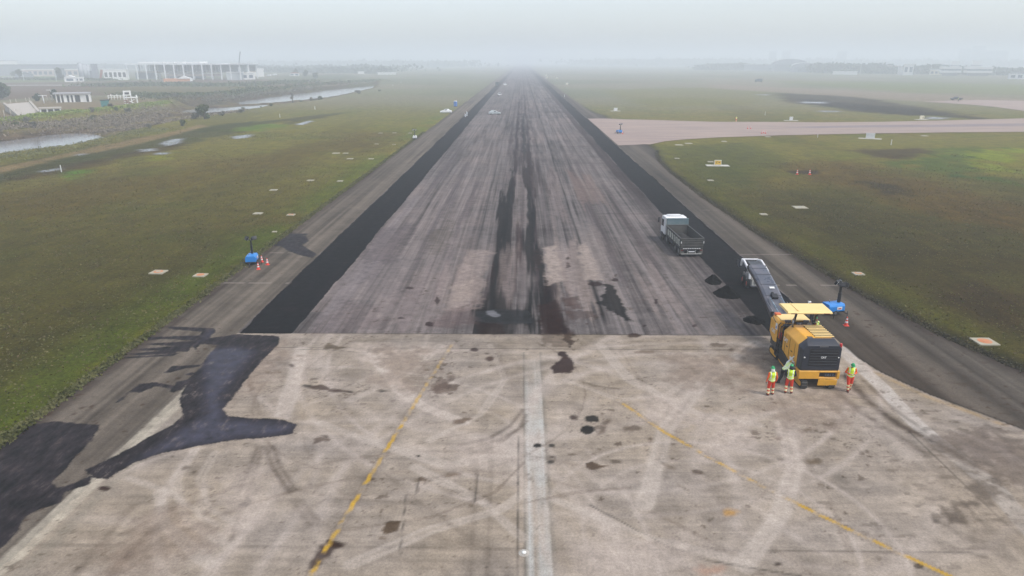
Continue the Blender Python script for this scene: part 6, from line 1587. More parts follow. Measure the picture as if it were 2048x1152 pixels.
# -- guard house with open bays
x, y, k = pxw(203, 118, 177); w = 59 * k; zb = gz(x, y); h = zat(184.5, y, x) - zb
r = empty("guard_house", (x, y, zb - 0.2), facing(x, y), "white flat-roofed building with open dark bays beside the stream yard", "building")
b = MB(); b.box(-w * 0.25, w / 2, 0.2, 6, 0, h * 0.86); b.build("wall", M_FW, r)
b = MB(); b.box(-w / 2 - 0.8, w / 2 + 0.3, -0.8, 6.5, h * 0.86, h); b.build("roof", mat("roof_slab_pale", (0.40, 0.40, 0.42), 0.8, dirt=0.3), r)
for t in (-0.48, -0.36, -0.26, 0.02, 0.36, 0.47):
    d = MB(); d.box(w * t - 0.22, w * t + 0.22, -0.3, 0.15, 0, h * 0.86); d.build("column", M_FW, r)
for t0, t1 in ((-0.46, -0.27), (-0.18, -0.12), (-0.06, -0.01), (0.05, 0.2), (0.38, 0.46)):
    d = MB(); d.box(w * t0, w * t1, 0.12, 0.26, 0.3, h * 0.74); d.build("opening", M_DKO, r)
# -- white lookout tower with lattice
x, y, k = pxw(207, 250, 275); zb = gz(x, y); h = zat(180.5, y, x) - zb
r = empty("lookout_tower", (x, y, zb - 0.2), facing(x, y), "white lookout tower with boxy cabin on open legs at the end of the levee", "tower")
b = MB(); cw = 13 * k; b.box(-cw * 0.85, cw * 0.15, -1, 1.6, h * 0.68, h); cb = b.build("cabin", M_FW, r)
d = MB(); d.box(-cw * 0.65, -cw * 0.05, -1.06, -0.98, h * 0.76, h * 0.90); d.build("window", M_DKO, cb)
b = MB(); b.box(-cw * 0.95, cw * 1.0, -1.3, 2.0, h * 0.50, h * 0.56); b.build("platform", M_FW, r)
for sx, sy in ((-0.85, -0.9), (0.15, -0.9), (0.9, -0.9), (-0.85, 1.6), (0.9, 1.6)):
    d = MB(); d.bar((cw * sx, sy, 0), (cw * sx * 0.95, sy, h * 0.7), 0.35); d.build("leg", M_FW, r)
b = MB()
for s_ in (-1, 1): b.bar((-cw * 0.85 * s_, -0.95, 0.2), (cw * 0.85 * s_, -0.95, h * 0.5), 0.22)
b.build("brace", M_FW, r)
for j in range(3):
    d = MB(); d.box(-cw * 0.95, -cw * 0.1, -1.4, -1.25, h * (0.06 + 0.13 * j), h * (0.11 + 0.13 * j)); d.build("board", mat("board_red_brown", (0.20, 0.07, 0.05), 0.7), r)
# -- white railing left of it
x, y, k = pxw(197, 219, 251); w = 32 * k; zb = gz(x, y)
r = empty("railing", (x, y, zb), facing(x, y), "white pipe railing left of the lookout tower", "railing")
for i in range(7):
    d = MB(); d.cyl((-w / 2 + w * i / 6, 0, 0), (-w / 2 + w * i / 6, 0, 2.1 + 0.5 * (i % 2)), 0.14); d.build("post", M_FW, r)
d = MB(); d.box(-w / 2, w / 2, -0.1, 0.1, 1.1, 1.3); d.box(-w / 2, w / 2, -0.1, 0.1, 1.9, 2.1); d.build("rails", M_FW, r)
# -- culvert hut with three dark openings
x, y, k = pxw(227, 84, 121, 0.8); w = 37 * k; zb = gz(x, y); h = max(zat(215, y, x) - zb, 2.0)
r = empty("culvert_house", (x, y, zb - 0.2), facing(x, y) + 0.1, "low concrete culvert hut with three dark openings on the levee slope", "hut")
b = MB(); b.box(-w / 2, w / 2, 0.3, 5, 0, h * 0.9); b.build("wall", M_CON, r)
b = MB(); b.box(-w / 2 - 0.2, w / 2 + 0.2, -0.1, 5.2, h * 0.9, h * 1.05); b.build("roof", M_CON, r)
for i in range(3):
    d = MB(); d.box(-w / 2 + w * (0.10 + 0.30 * i), -w / 2 + w * (0.32 + 0.30 * i), 0.22, 0.34, 0.1, h * 0.84); d.build("opening", M_DKO, r)
for i in range(4):
    d = MB(); d.box(-w / 2 + w * (0.04 + 0.30 * i) - 0.14, -w / 2 + w * (0.04 + 0.30 * i) + 0.14, 0.0, 0.34, 0, h * 0.9); d.build("pier", M_STW, r)
# -- teal hopper
x, y, k = pxw(214, 203, 221, 0.6); zb = gz(x, y); h = max(zat(199.5, y, x) - zb, 2.4); w = 16 * k
r = empty("hopper", (x, y, zb), facing(x, y), "tilted teal steel hopper on legs between hut and lookout tower", "hopper")
b = MB(); b.loft([[(-w * 0.5, -1, h * 0.9), (w * 0.55, -1, h * 0.95), (w * 0.55, 1, h * 0.95), (-w * 0.5, 1, h * 0.9)], [(-w * 0.55, -1, h), (w * 0.6, -1, h * 1.05), (w * 0.6, 1, h * 1.05), (-w * 0.55, 1, h)]]); b.build("rim", M_DKO, r)
b = MB(); b.loft([[(-w * 0.4, -0.7, h * 0.15), (w * 0.1, -0.7, h * 0.15), (w * 0.1, 0.7, h * 0.15), (-w * 0.4, 0.7, h * 0.15)], [(-w * 0.45, -0.9, h * 0.9), (w * 0.5, -0.9, h * 0.95), (w * 0.5, 0.9, h * 0.95), (-w * 0.45, 0.9, h * 0.9)]]); b.build("bin", M_TEA, r)
for sx in (-0.45, 0.35):
    d = MB(); d.bar((w * sx, -0.8, 0), (w * sx, -0.8, h * 0.9), 0.2); d.build("leg", M_TEA, r)
# -- concrete spillway ramp
P = [(8, 208), (60, 204), (78, 225), (40, 234)]
r = empty("spillway_ramp", (*G(40, 232, 0.6), 0), 0, "pale sloping concrete ramp on the levee's far side, lower left", "ramp")
x0, y0 = G(40, 232, 0.6); q = [G(p[0], p[1], zz) for p, zz in zip(P, (2.4, 2.4, 0.9, 0.9))]
b = MB(); b.hexa([(q[i][0] - x0, q[i][1] - y0, -1.5) for i in (3, 2, 1, 0)] + [(q[i][0] - x0, q[i][1] - y0, zz) for i, zz in ((3, 0.9), (2, 0.9), (1, 2.4), (0, 2.4))]); b.build("slab", M_CON, r)
b = MB(); b.bar((q[0][0] - x0, q[0][1] - y0, 2.6), (q[3][0] - x0, q[3][1] - y0, 1.1), 0.8, 0.7); b.build("side_wall", M_CON, r)
b = MB(); b.bar((q[1][0] - x0, q[1][1] - y0, 2.6), (q[2][0] - x0, q[2][1] - y0, 1.1), 0.8, 0.7); b.build("side_wall", M_CON, r)
# -- fence posts along the levee yard
pp = [(22, 209), (33, 208), (53, 206), (87, 203.5), (60, 205), (9, 232), (22, 231), (34, 230), (45, 236), (72, 228), (95, 200), (105, 199)]
post = MB(); post.cyl((0, 0, -0.3), (0, 0, 2.6), 0.13, n=8); pm = post.mesh("post", [M_CON])
for i, (px, py) in enumerate(pp):
    x, y = G(px, py, 0.6); o = link_mesh("fence_post", pm); o.location = (x, y, gz(x, y)); tag(o, "thin pale concrete fence post by the levee yard", "fence post", "concrete fence posts of the levee yard")
# -- lamp posts
def lamp_post(px, ptop, pbase, label):
    x, y, k = pxw(pbase, px, px); h = zat(ptop, y, x)
    r = empty("lamp_post", (x, y, 0), facing(x, y), label, "lamp post", "lamp posts of the yards")
    b = MB(); b.cyl((0, 0, 0), (0, 0, h), 0.22, 0.14, 8); b.build("pole", M_STW, r)
    b = MB(); b.bar((-1.2, 0, h), (1.2, 0, h), 0.2); b.rbox((-1.2, 0, h), (0.9, 0.4, 0.2)); b.rbox((1.2, 0, h), (0.9, 0.4, 0.2)); b.build("lamp_head", M_STW, r)
for a in ((104, 180, 198, "pale lamp post left of the guard house"), (48, 141, 160, "leftmost lamp post before the long grey warehouse"), (113, 140, 161, "lamp post before the long grey warehouse's right half"), (163, 125, 158, "tall pale mast at the left of the silos"), (88, 191, 205, "short lamp post at the corner of the ramp")):
    lamp_post(*a)
# -- warehouses and houses of the industrial area
hall(14, 146, 128.5, 150, "long low blue grey warehouse at the far left, behind the others", M_FG, M_RFG, 60)
hall(52, 112, 138.5, 152, "white and pinkish low building before the long grey warehouse", M_FP, M_FW, 18, windows=7)
hall(127, 166, 138.5, 152, "pinkish low building right of the dark block", M_FP, M_FW, 18, windows=4)
hall(112, 128, 136, 154, "dark blue grey block between the two pinkish buildings", M_RFG, M_RFG, 14)
hall(0, 34, 139, 150, "pale wide shed at the left edge of the view", M_FW, M_FG, 30)
hall(-30, 30, 121, 146, "large pale hall at the far left edge, farthest back", M_FW, M_FG, 40)
hall(131, 150, 149.5, 163, "small white gabled house before the silos", M_FW, M_FW, 12, nm="house", cat="house", windows=1, gable=True)
hall(150, 166, 154, 162, "low white shed joined to the right of the gabled house", M_FW, M_FW, 8, nm="shed", cat="shed", windows=2)
hall(34, 62, 143, 156, "blue grey shed with pitched roof behind the green bank", M_FG, M_RFG, 14, gable=True)
hall(212, 252, 138, 159, "white low building with open bays left of the steel frame", M_FW, M_STW, 18, nm="open_shed", cat="shed", windows=5, wmat=M_DKO)
hall(455, 486, 143.5, 158.5, "pale grey hall at the right end of the steel frame", mat("facade_pale_blue", (0.46, 0.50, 0.50), 0.7), M_FW, 20)
hall(485, 508, 145, 158, "white hall with a blue glass front right of the crane", M_FW, M_FW, 20, windows=2)
hall(512, 527, 137, 153, "tall white block right of the blue glass hall", M_FW, M_FW, 14)
hall(498, 514, 140, 151, "cream flat building behind the blue glass hall", M_SGN, M_FW, 16)
hall(580, 598, 143.5, 151.5, "small white house alone in the fields, right of the yards", M_FW, M_BRK, 10, nm="house", cat="house", windows=2, gable=True)
hall(716, 728, 143, 147, "tiny white shed far out near the dark tree belt", M_FW, M_FW, 10, nm="shed", cat="shed")
hall(756, 792, 144.6, 148.4, "long low white shed far out, right of the tiny one", M_FW, M_FW, 10, nm="shed", cat="shed")
# -- silos
M_SILO = mat("silo_grey", (0.42, 0.45, 0.48), 0.6, dirt=0.4, dscale=0.3, dcol=(0.3, 0.3, 0.32))
x, y, k = pxw(159, 165, 205); h = zat(126, y, x)
r = empty("silo_plant", (x, y, 0), facing(x, y), "cluster of pale silos and a grey block tower left of the steel frame", "silos")
for i, (t, rr, hh, m_) in enumerate(((-17, 2.6, 0.98, M_SILO), (-11, 2.6, 0.92, M_SILO), (-5.5, 2.4, 0.86, M_SILO))):
    d = MB(); d.cyl((t * k, 2, 0), (t * k, 2, h * hh), rr, n=18); d.cyl((t * k, 2, h * hh), (t * k, 2, h * (hh + 0.06)), rr, 0.4, 18); d.build("silo", m_, r)
d = MB(); d.box(1 * k, 12 * k, 0, 8, 0, h * 0.95); d.build("block_tower", M_FG, r)
d = MB(); d.bar((14 * k, 0, 0), (19 * k, 0, h * 0.6), 2.0, 1.2); d.build("loading_belt", M_BRK, r)
d = MB(); d.box(-2.5 * k, 1 * k, 0, 5, 0, h * 0.55); d.build("link_block", M_RFG, r)
# -- steel frame of the big hall under construction
xL, yL = G(258, 158.5, 0.3); xR, yR = G(482, 159, 0.3)
r = empty("steel_frame_hall", (xL, yL, 0.0), 0.0, "huge open steel frame hall under construction with white columns and roof edge", "building frame")
Wd = xR - xL; Hh = zat(129.5, yL, xL) ; dep = 46
n = 13
colm = MB(); colm.box(-0.5, 0.5, -0.5, 0.5, 0, Hh); cmesh = colm.mesh("column", [M_STW])
for row, yy in enumerate((0, dep * 0.5, dep)):
    for i in range(n):
        o = link_mesh("column", cmesh, r); o.location = (Wd * i / (n - 1), yy + (yR - yL) * i / (n - 1), 0)
b = MB(); b.box(-2, Wd + 2, -1.2, 0.2, Hh, Hh + 1.5); b.build("roof_edge", M_STW, r)
b = MB(); b.box(-1.5, Wd + 1.5, 0.25, dep + 1, Hh + 0.6, Hh + 1.2); b.build("roof", mat("roof_sheet_pale", (0.62, 0.66, 0.67), 0.6, dirt=0.3, dscale=0.1), r)
for t0, t1 in ((0.08, 0.30), (0.32, 0.40), (0.42, 0.47), (0.50, 0.62)):
    d = MB(); d.box(Wd * t0, Wd * t1, 4, 22, Hh + 1.25, Hh + 2.9); d.build("roof_stack", M_FW, r)
for i in range(26):
    d = MB(); xx = Wd * (0.05 + 0.7 * i / 25); d.bar((xx, dep * 0.25, Hh * 0.5), (xx, dep * 0.25, Hh), 0.35); d.build("hanger", M_STW, r)
b = MB(); b.box(0, Wd * 0.98, dep * 0.3, dep, Hh * 0.46, Hh * 0.52); b.build("floor_slab", M_CON, r)
b = MB(); b.box(Wd * 0.02, Wd * 0.20, dep * 0.2, dep * 0.24, 0.5, Hh * 0.44); b.build("dark_wall", M_FG, r)
b = MB(); b.box(Wd * 0.24, Wd * 0.56, dep * 0.6, dep * 0.64, 0.5, Hh * 0.42); b.build("inner_wall", mat("wall_grey_blue", (0.30, 0.34, 0.38), 0.7), r)
b = MB(); b.box(Wd * 0.02, Wd * 0.98, dep * 0.9, dep * 0.93, Hh * 0.54, Hh * 0.98); b.build("back_wall", mat("wall_pale_grey", (0.55, 0.60, 0.62), 0.7), r)
b = MB(); b.box(Wd * 0.72, Wd * 0.99, dep * 0.3, dep * 0.36, Hh * 0.5, Hh * 0.97); b.build("cladding", mat("cladding_pale", (0.40, 0.46, 0.47), 0.6), r)
b = MB(); b.box(Wd * 0.3, Wd * 0.78, dep * 0.1, dep * 0.14, Hh * 0.22, Hh * 0.40); b.build("inner_wall", M_FP, r)
b = MB(); b.loft([[(Wd * 0.80, 0.3, Hh * 0.98), (Wd * 1.08, -4, Hh * 1.06), (Wd * 1.08, -4, Hh * 1.12), (Wd * 0.80, 0.3, Hh * 1.06)], [(Wd * 0.80, -8, Hh * 0.98), (Wd * 1.10, -10, Hh * 1.06), (Wd * 1.10, -10, Hh * 1.12), (Wd * 0.80, -8, Hh * 1.06)]]); b.build("canopy", M_STW, r)
# -- orange and white tent
x, y, k = pxw(162.5, 330, 382); w = 52 * k; h = zat(152.5, y, x)
r = empty("work_tent", (x, y, 0), facing(x, y), "orange work tent with a white pointed roof before the steel frame", "tent")
b = MB(); b.box(-w / 2, w * 0.42, 0, 12, 0, h * 0.55); b.build("side_cloth", M_TNT, r)
b = MB(); b.prism([(-w * 0.02, h * 0.55), (w / 2, h * 0.55), (w * 0.20, h * 1.05)], -0.5, 12.5, 'y'); b.build("roof_cloth", M_FW, r)
b = MB(); b.box(w * 0.43, w / 2, -0.3, 11, 0, h * 0.54); b.build("end_cloth", M_FW, r)
# -- mobile crane
x, y, k = pxw(158, 474, 490); zt = zat(103, y, x)
r = empty("mobile_crane", (x, y, 0), 0.4, "mobile crane with tall dark telescopic boom at the steel frame's right end", "crane")
b = MB(); b.box(-5, 5, -1.4, 1.4, 0.7, 1.9); b.box(2.6, 5, -1.3, 1.3, 1.9, 3.3); b.build("carrier", mat("crane_yellow", (0.55, 0.42, 0.10), 0.5), r)
b = MB(); b.box(-3.4, 0.6, -1.3, 1.3, 1.95, 3.4); b.build("superstructure", mat("crane_yellow", (0.55, 0.42, 0.10), 0.5), r)
b = MB(); b.bar((-1.5, 0, 3.2), (-1.0, 0, zt * 0.45), 1.2); b.build("boom_base", M_STW, r)
b = MB(); b.bar((-1.0, 0, zt * 0.42), (2.3, -0.5, zt), 0.8); b.build("boom", mat("boom_dark", (0.10, 0.11, 0.12), 0.5), r)
for xx in (-4, -2.4, 2.4, 4):
    for s_ in (-1, 1):
        d = MB(); d.cyl((xx, s_ * 1.1, 0.6), (xx, s_ * 1.5, 0.6), 0.6, n=14); d.build("wheel", M_RUB, r)
# -- parked white vans by the halls
for px, py, rz_, lb in ((538, 152.5, 1.2, "left of two white vans by the halls beyond the stream"), (549, 151, 1.4, "right of two white vans by the halls beyond the stream")):
    x, y = G(px, py, 0.3); r = empty("parked_van", (x, y, 0.2), rz_, lb, "van", "white vans by the halls")
    b = MB(); b.prism([(-2.8, 0.4), (2.7, 0.4), (2.9, 1.2), (2.1, 1.5), (1.5, 2.4), (-2.8, 2.45)], -1.0, 1.0); b.build("body", M_CW, r, 0.08)
    b = MB(); b.prism([(1.2, 1.45), (2.0, 1.5), (1.5, 2.2), (1.2, 2.2)], -1.03, 1.03); b.build("window", M_GLS, r)
    for yy in (-1.8, 1.8):
        for s_ in (-1, 1):
            d = MB(); d.cyl((s_ * 0.8, yy, 0.35), (s_ * 1.03, yy, 0.35), 0.36, n=12); d.build("wheel", M_RUB, r)
# -- dirt and service roads of the yards
M_RD = mat("yard_road", (0.40, 0.38, 0.35), 0.9, dirt=0.4, dscale=0.1, dcol=(0.28, 0.26, 0.24))
for P in ([(-60, 154.8), (0, 154), (30, 153), (56, 152), (60, 153.2), (30, 154.6), (0, 156), (-60, 157)], [(16, 170.2), (90, 169.6), (140, 169.6), (200, 171.5), (140, 171), (90, 170.9), (16, 171.6)]):
    sheet("road", [G(*p, 0.4) for p in dense(P + [P[0]], 6)[:-1]], lambda x, y: gz(x, y) + 0.25, M_RD)

# ================================================================== FAR RIGHT: TERMINAL SIDE
def terminal(xs, label, tower, slab):
    x0, x1, yt, yb = slab; x, y, k = pxw(151, x0, x1); zt = zat(yt, y, x); zb_ = zat(yb, y, x); w = (x1 - x0) * k
    r = empty("terminal_building", (x, y, 0), facing(x, y), label, "building", "terminal blocks on the far right")
    b = MB(); b.box(-w * 0.36, w * 0.36, 4, 22, 0, zb_); b.build("base", M_FG, r)
    b = MB(); b.box(-w / 2, w / 2, 0, 26, zb_, zb_ + (zt - zb_) * 0.36); b.build("lower_fascia", M_FW, r)
    b = MB(); b.box(-w * 0.45, w * 0.45, 0.6, 25, zb_ + (zt - zb_) * 0.36, zb_ + (zt - zb_) * 0.60); b.build("window_band", M_BGL, r)
    b = MB(); b.box(-w / 2, w / 2, 0, 26, zb_ + (zt - zb_) * 0.60, zt); b.build("upper_fascia", M_FW, r)
    tx0, tx1, ty = tower; zz = zat(ty, y, x); t0 = (tx0 - (x0 + x1) / 2) * k; t1 = (tx1 - (x0 + x1) / 2) * k
    b = MB(); b.box(t0, t1, 6, 6 + (t1 - t0), zt, zz); tw = b.build("tower", M_FW, r)
    b = MB(); b.box(t0 - 1, t1 + 1, 5, 7 + (t1 - t0), zt + (zz - zt) * 0.15, zt + (zz - zt) * 0.25); b.build("tower_band", M_FG, tw)
terminal(0, "left white terminal block with flat wings and square tower", (1899, 1913, 122), (1882, 1918, 133.5, 145.5))
terminal(0, "right white terminal block with flat wings and square tower", (1943, 1958, 121), (1932, 1979, 133.5, 146))
hall(1775, 1793, 131, 146.5, "pale cube building left of the twin pale towers, far right", M_FP, M_FW, 14, nm="office_block", cat="building", windows=0)
hall(1796, 1806, 133, 149, "short pale block beside the taller one, far right", M_FW, M_FW, 12, nm="office_block", cat="building", windows=0)
hall(1807, 1824, 127.5, 149.5, "taller pale block right of the short one, far right", M_FW, M_FW, 14, nm="office_block", cat="building", windows=2)
hall(1823, 1852, 141, 145, "long low white roof between pale block and terminal", M_FG, M_FW, 14, nm="shed", cat="shed")
hall(1862, 1890, 139.5, 149, "cream low building before the left terminal block", M_SGN, M_FW, 14, nm="shed", cat="shed", windows=4)
hall(2023, 2070, 146, 157.5, "pale grey building at the right edge of the view", M_FW, M_FG, 18, nm="office_block", cat="building", windows=4)
hall(1668, 1712, 142.5, 148.5, "long low white shed at the far edge of the right field", M_FW, M_FW, 12, nm="shed", cat="shed")
hall(1732, 1752, 136, 141, "small white roof among the trees, far right", M_FG, M_FW, 14, nm="shed", cat="shed", gable=True)
def arched(x0, x1, yt, yb, label, m_):
    x, y, k = pxw(yb, x0, x1); w = (x1 - x0) * k; h = zat(yt, y, x)
    r = empty("arched_hangar", (x, y, 0), facing(x, y), label, "hangar", "hazy hangars on the far right")
    pr = [(-w / 2, 0), (w / 2, 0), (w / 2, h * 0.6)] + [(w / 2 * math.cos(a), h * 0.6 + h * 0.4 * math.sin(a)) for a in np.linspace(0.15, math.pi - 0.15, 12)] + [(-w / 2, h * 0.6)]
    b = MB(); b.prism(pr, 0, 60, 'y'); b.build("shell", m_, r)
    b = MB(); b.box(-w * 0.42, w * 0.42, -0.3, 0.1, 0, h * 0.55); b.build("door", M_RFG, r)
    b = MB(); b.prism([(p[0] * 0.98, p[1] + 0.6) for p in pr[3:-1]] + [(-w * 0.45, h * 0.86), (w * 0.45, h * 0.86)], 4, 40, 'y'); b.build("roof_sheet", M_FW, r)
arched(1545, 1612, 118, 142, "larger hazy arched hangar in the right distance", M_FG)
arched(1584, 1630, 126, 144, "smaller hazy hangar overlapping the larger one", M_FG)
hall(1490, 1550, 128, 141, "pale hazy shed left of the arched hangars", M_FG, M_FW, 30)
# faint high-rises in the haze
for x0, x1, yt, lb in ((1915, 1935, 97, "faint high-rise in the haze, left of a close group above the terminal"), (1940, 1962, 92, "tallest faint high-rise in the haze above the right terminal block"), (1968, 2008, 101, "wide faint high-rise in the haze above the right edge"), (1672, 1690, 102, "faint high-rise in the haze above the pale sheds"), (1536, 1550, 102, "thin faint high-rise left of the pair over the hangars"), (1562, 1578, 101, "thin faint high-rise right of the pair over the hangars")):
    x, y, k = pxw(131, x0, x1); h = zat(yt, y, x); w = (x1 - x0) * k
    r = empty("high_rise", (x, y, 0), facing(x, y), lb, "apartment tower", "faint high-rises in the haze")
    b = MB(); b.box(-w / 2, w / 2, 0, 16, 0, h); b.build("tower_block", M_FG, r)
    for j in range(int(h / 5)):
        d = MB(); d.box(-w * 0.42, w * 0.42, -0.15, 0.05, 3 + 5 * j, 5 + 5 * j); d.build("window_row", M_BGL, r)
# slim apron lights and a windsock far right
for px, pt, pb, lb in ((1990, 128, 150, "tall lamp mast right of the right terminal block"), (1860, 124, 150, "tall lamp mast left of the left terminal block"), (1720, 122, 147, "tall lamp mast above the long white shed")):
    lamp_post(px, pt, pb, lb)

# ================================================================== TREES, SHRUBS, TUFTS
def leaf_mat(name, c0, c1, sc=0.8):
    if name in _mc: return _mc[name]
    N = NT(name); pos = N.n("NewGeometry").outputs["Position"]
    rn = N.n("ObjectInfo").outputs["Random"]
    a = N.noise(pos, sc, 4, 0.6); b_ = N.noise(pos, sc * 7, 2, 0.6)
    c = N.mixc(N.mapr(N.math('ADD', N.math('MULTIPLY', a, 0.6), N.math('MULTIPLY', b_, 0.4)), 0.35, 0.65, 0, 1), c0, c1)
    N.link(c, N.b.inputs["Base Color"]); N.b.inputs["Roughness"].default_value = 0.8; N.b.inputs["Specular IOR Level"].default_value = 0.15
    _mc[name] = N.m; return N.m
L_DK = leaf_mat("foliage_dark", (0.022, 0.040, 0.018), (0.055, 0.085, 0.030)); L_MD = leaf_mat("foliage_mid", (0.035, 0.055, 0.020), (0.10, 0.12, 0.045)); L_GY = leaf_mat("foliage_grey", (0.09, 0.088, 0.068), (0.19, 0.18, 0.14)); L_RD = leaf_mat("reeds_brown", (0.12, 0.098, 0.075), (0.27, 0.225, 0.165), 0.25); L_GR = leaf_mat("fresh_green", (0.13, 0.19, 0.03), (0.30, 0.34, 0.09), 0.4)
L_FAR = leaf_mat("foliage_far", (0.05, 0.07, 0.05), (0.10, 0.125, 0.08), 0.06)
L_ED0 = leaf_mat("bank_grass", (0.09, 0.10, 0.03), (0.20, 0.20, 0.09), 0.3)
M_BARK = mat("bark", (0.09, 0.07, 0.05), 0.9, dirt=0.4, dscale=4)
def quads(P, size, rs, flat=0.0):
    """random leaf-clump faces at the points"""
    n = len(P); u = rs.normal(size=(n, 3)); u /= np.linalg.norm(u, axis=1)[:, None]
    v = np.cross(u, rs.normal(size=(n, 3))); v /= np.linalg.norm(v, axis=1)[:, None]
    s = (size * (0.55 + 0.9 * rs.rand(n)))[:, None] * np.ones((1, 3))
    a, b_ = u * s, v * s * 0.7
    V = np.stack([P - a - b_ * 0.4, P - a * 0.1 - b_, P + a, P + b_], 1).reshape(-1, 3)
    F = np.arange(4 * n).reshape(n, 4)
    return V, F
def np_mesh(name, V, F, material):
    me = bpy.data.meshes.new(name)
    me.vertices.add(len(V)); me.vertices.foreach_set("co", V.ravel().astype(np.float32))
    me.loops.add(F.size); me.loops.foreach_set("vertex_index", F.ravel().astype(np.int32))
    me.polygons.add(len(F)); me.polygons.foreach_set("loop_start", np.arange(0, F.size, F.shape[1], dtype=np.int32))
    me.update(calc_edges=True); me.materials.append(material)
    return me
def crown_pts(n, w, h, z0, rs, lumps=9):
    cs = []
    for i in range(lumps):
        a = rs.rand() * 6.283; q = rs.rand() ** 0.5 * 0.62; zz = rs.rand()
        sc = 1 - 0.55 * abs(zz - 0.45) * 1.6
        cs.append((math.cos(a) * q * w / 2 * sc, math.sin(a) * q * w / 2 * sc, z0 + h * (0.12 + 0.74 * zz), (0.20 + 0.16 * rs.rand()) * min(w, h * 1.2)))
    k = rs.randint(0, lumps, n); c = np.array(cs)[k]
    d = rs.normal(size=(n, 3)); d /= np.linalg.norm(d, axis=1)[:, None]
    rr = c[:, 3:4] * (0.55 + 0.5 * rs.rand(n, 1))
    P = c[:, :3] + d * rr * np.array([1, 1, 0.8])
    P[:, 2] = np.maximum(P[:, 2], z0 * 0.7)
    return P
def make_tree(loc, h, w, label, leaf=L_DK, n=500, ls=0.5, trunk=0.3, group=None, nm="tree", cat="tree", seed=1):
    rs = np.random.RandomState(seed)
    r = empty(nm, loc, rs.rand() * 6, label, cat, group)
    V, F = quads(crown_pts(n, w, h * (1 - trunk), h * trunk, rs), ls, rs)
    link_mesh("crown", np_mesh("crown", V, F, leaf), r)
    b = MB(); b.cyl((0, 0, -0.3), (0.05 * w, 0, h * 0.6), 0.045 * h, 0.018 * h, 8)
    for i in range(4):
        a = i * 1.6; b.cyl((0.02 * w, 0, h * (trunk + 0.05 * i)), (math.cos(a) * w * 0.26, math.sin(a) * w * 0.26, h * (trunk + 0.25 + 0.06 * i)), 0.018 * h, 0.007 * h, 6)
    b.build("trunk", M_BARK, r)
    return r
def tree_px(px, ptop, pbase, wpx, label, leaf=L_DK, z=0.3, **kw):
    x, y, k = pxw(pbase, px, px, z); zb = gz(x, y); h = zat(ptop, y, x) - zb
    return make_tree((x, y, zb), h, wpx * k, label, leaf, **kw)
tree_px(4, 158, 197, 36, "big dark round tree at the left edge beyond the levee", L_DK, n=1400, ls=0.8, trunk=0.12, seed=3)
tree_px(110, 179, 199, 16, "dark green tree left of the guard house", L_DK, n=500, ls=0.5, trunk=0.15, seed=4)
tree_px(76, 189, 201, 22, "low dark bush left of the short lamp post", L_DK, n=400, ls=0.5, trunk=0.05, seed=5, nm="bush", cat="bush")
tree_px(410, 212, 243, 30, "round olive green bush on the stream bank, largest by the water", L_MD, z=-0.8, n=1100, ls=0.34, trunk=0.08, seed=6, nm="bush", cat="bush")
tree_px(392, 226, 242, 22, "low greyish bush joined to the round one's left", L_GY, z=-0.8, n=500, ls=0.3, trunk=0.05, seed=7, nm="bush", cat="bush")
tree_px(446, 222, 236, 16, "grey leafless bush right of the round olive one", L_GY, z=-0.8, n=350, ls=0.28, trunk=0.1, seed=8, nm="bush", cat="bush")
tree_px(34, 142, 153, 30, "hazy dark tree clump before the pale shed, far left", L_DK, n=500, ls=1.2, trunk=0.1, seed=9)
tree_px(40, 138, 158, 14, "hazy blue tree behind the leftmost lamp post", L_DK, n=400, ls=1.0, trunk=0.15, seed=10)
tree_px(120, 136, 160, 14, "dark hazy tree before the dark block", L_DK, n=400, ls=1.1, trunk=0.15, seed=11)
tree_px(592, 138, 151, 12, "thin tree beside the white house in the fields", L_DK, n=300, ls=1.0, trunk=0.2, seed=12)
tree_px(612, 141, 153, 14, "rounded tree right of the white house in the fields", L_DK, n=300, ls=1.0, trunk=0.2, seed=13)
tree_px(632, 145, 156, 14, "third tree right of the white house in the fields", L_MD, n=300, ls=1.0, trunk=0.2, seed=14)
tree_px(640, 190, 199, 12, "pale green shrub standing at the water's edge, farther one", L_MD, z=-1.0, n=300, ls=0.35, trunk=0.1, seed=15, nm="bush", cat="bush")
tree_px(622, 192, 200, 8, "small grey shrub left of the pale green one at the water", L_GY, z=-1.0, n=200, ls=0.3, trunk=0.1, seed=16, nm="bush", cat="bush")
tree_px(585, 184, 203, 9, "tall thin leafless shrub in the water's edge", L_GY, z=-1.2, n=160, ls=0.3, trunk=0.3, seed=17, nm="bush", cat="bush")
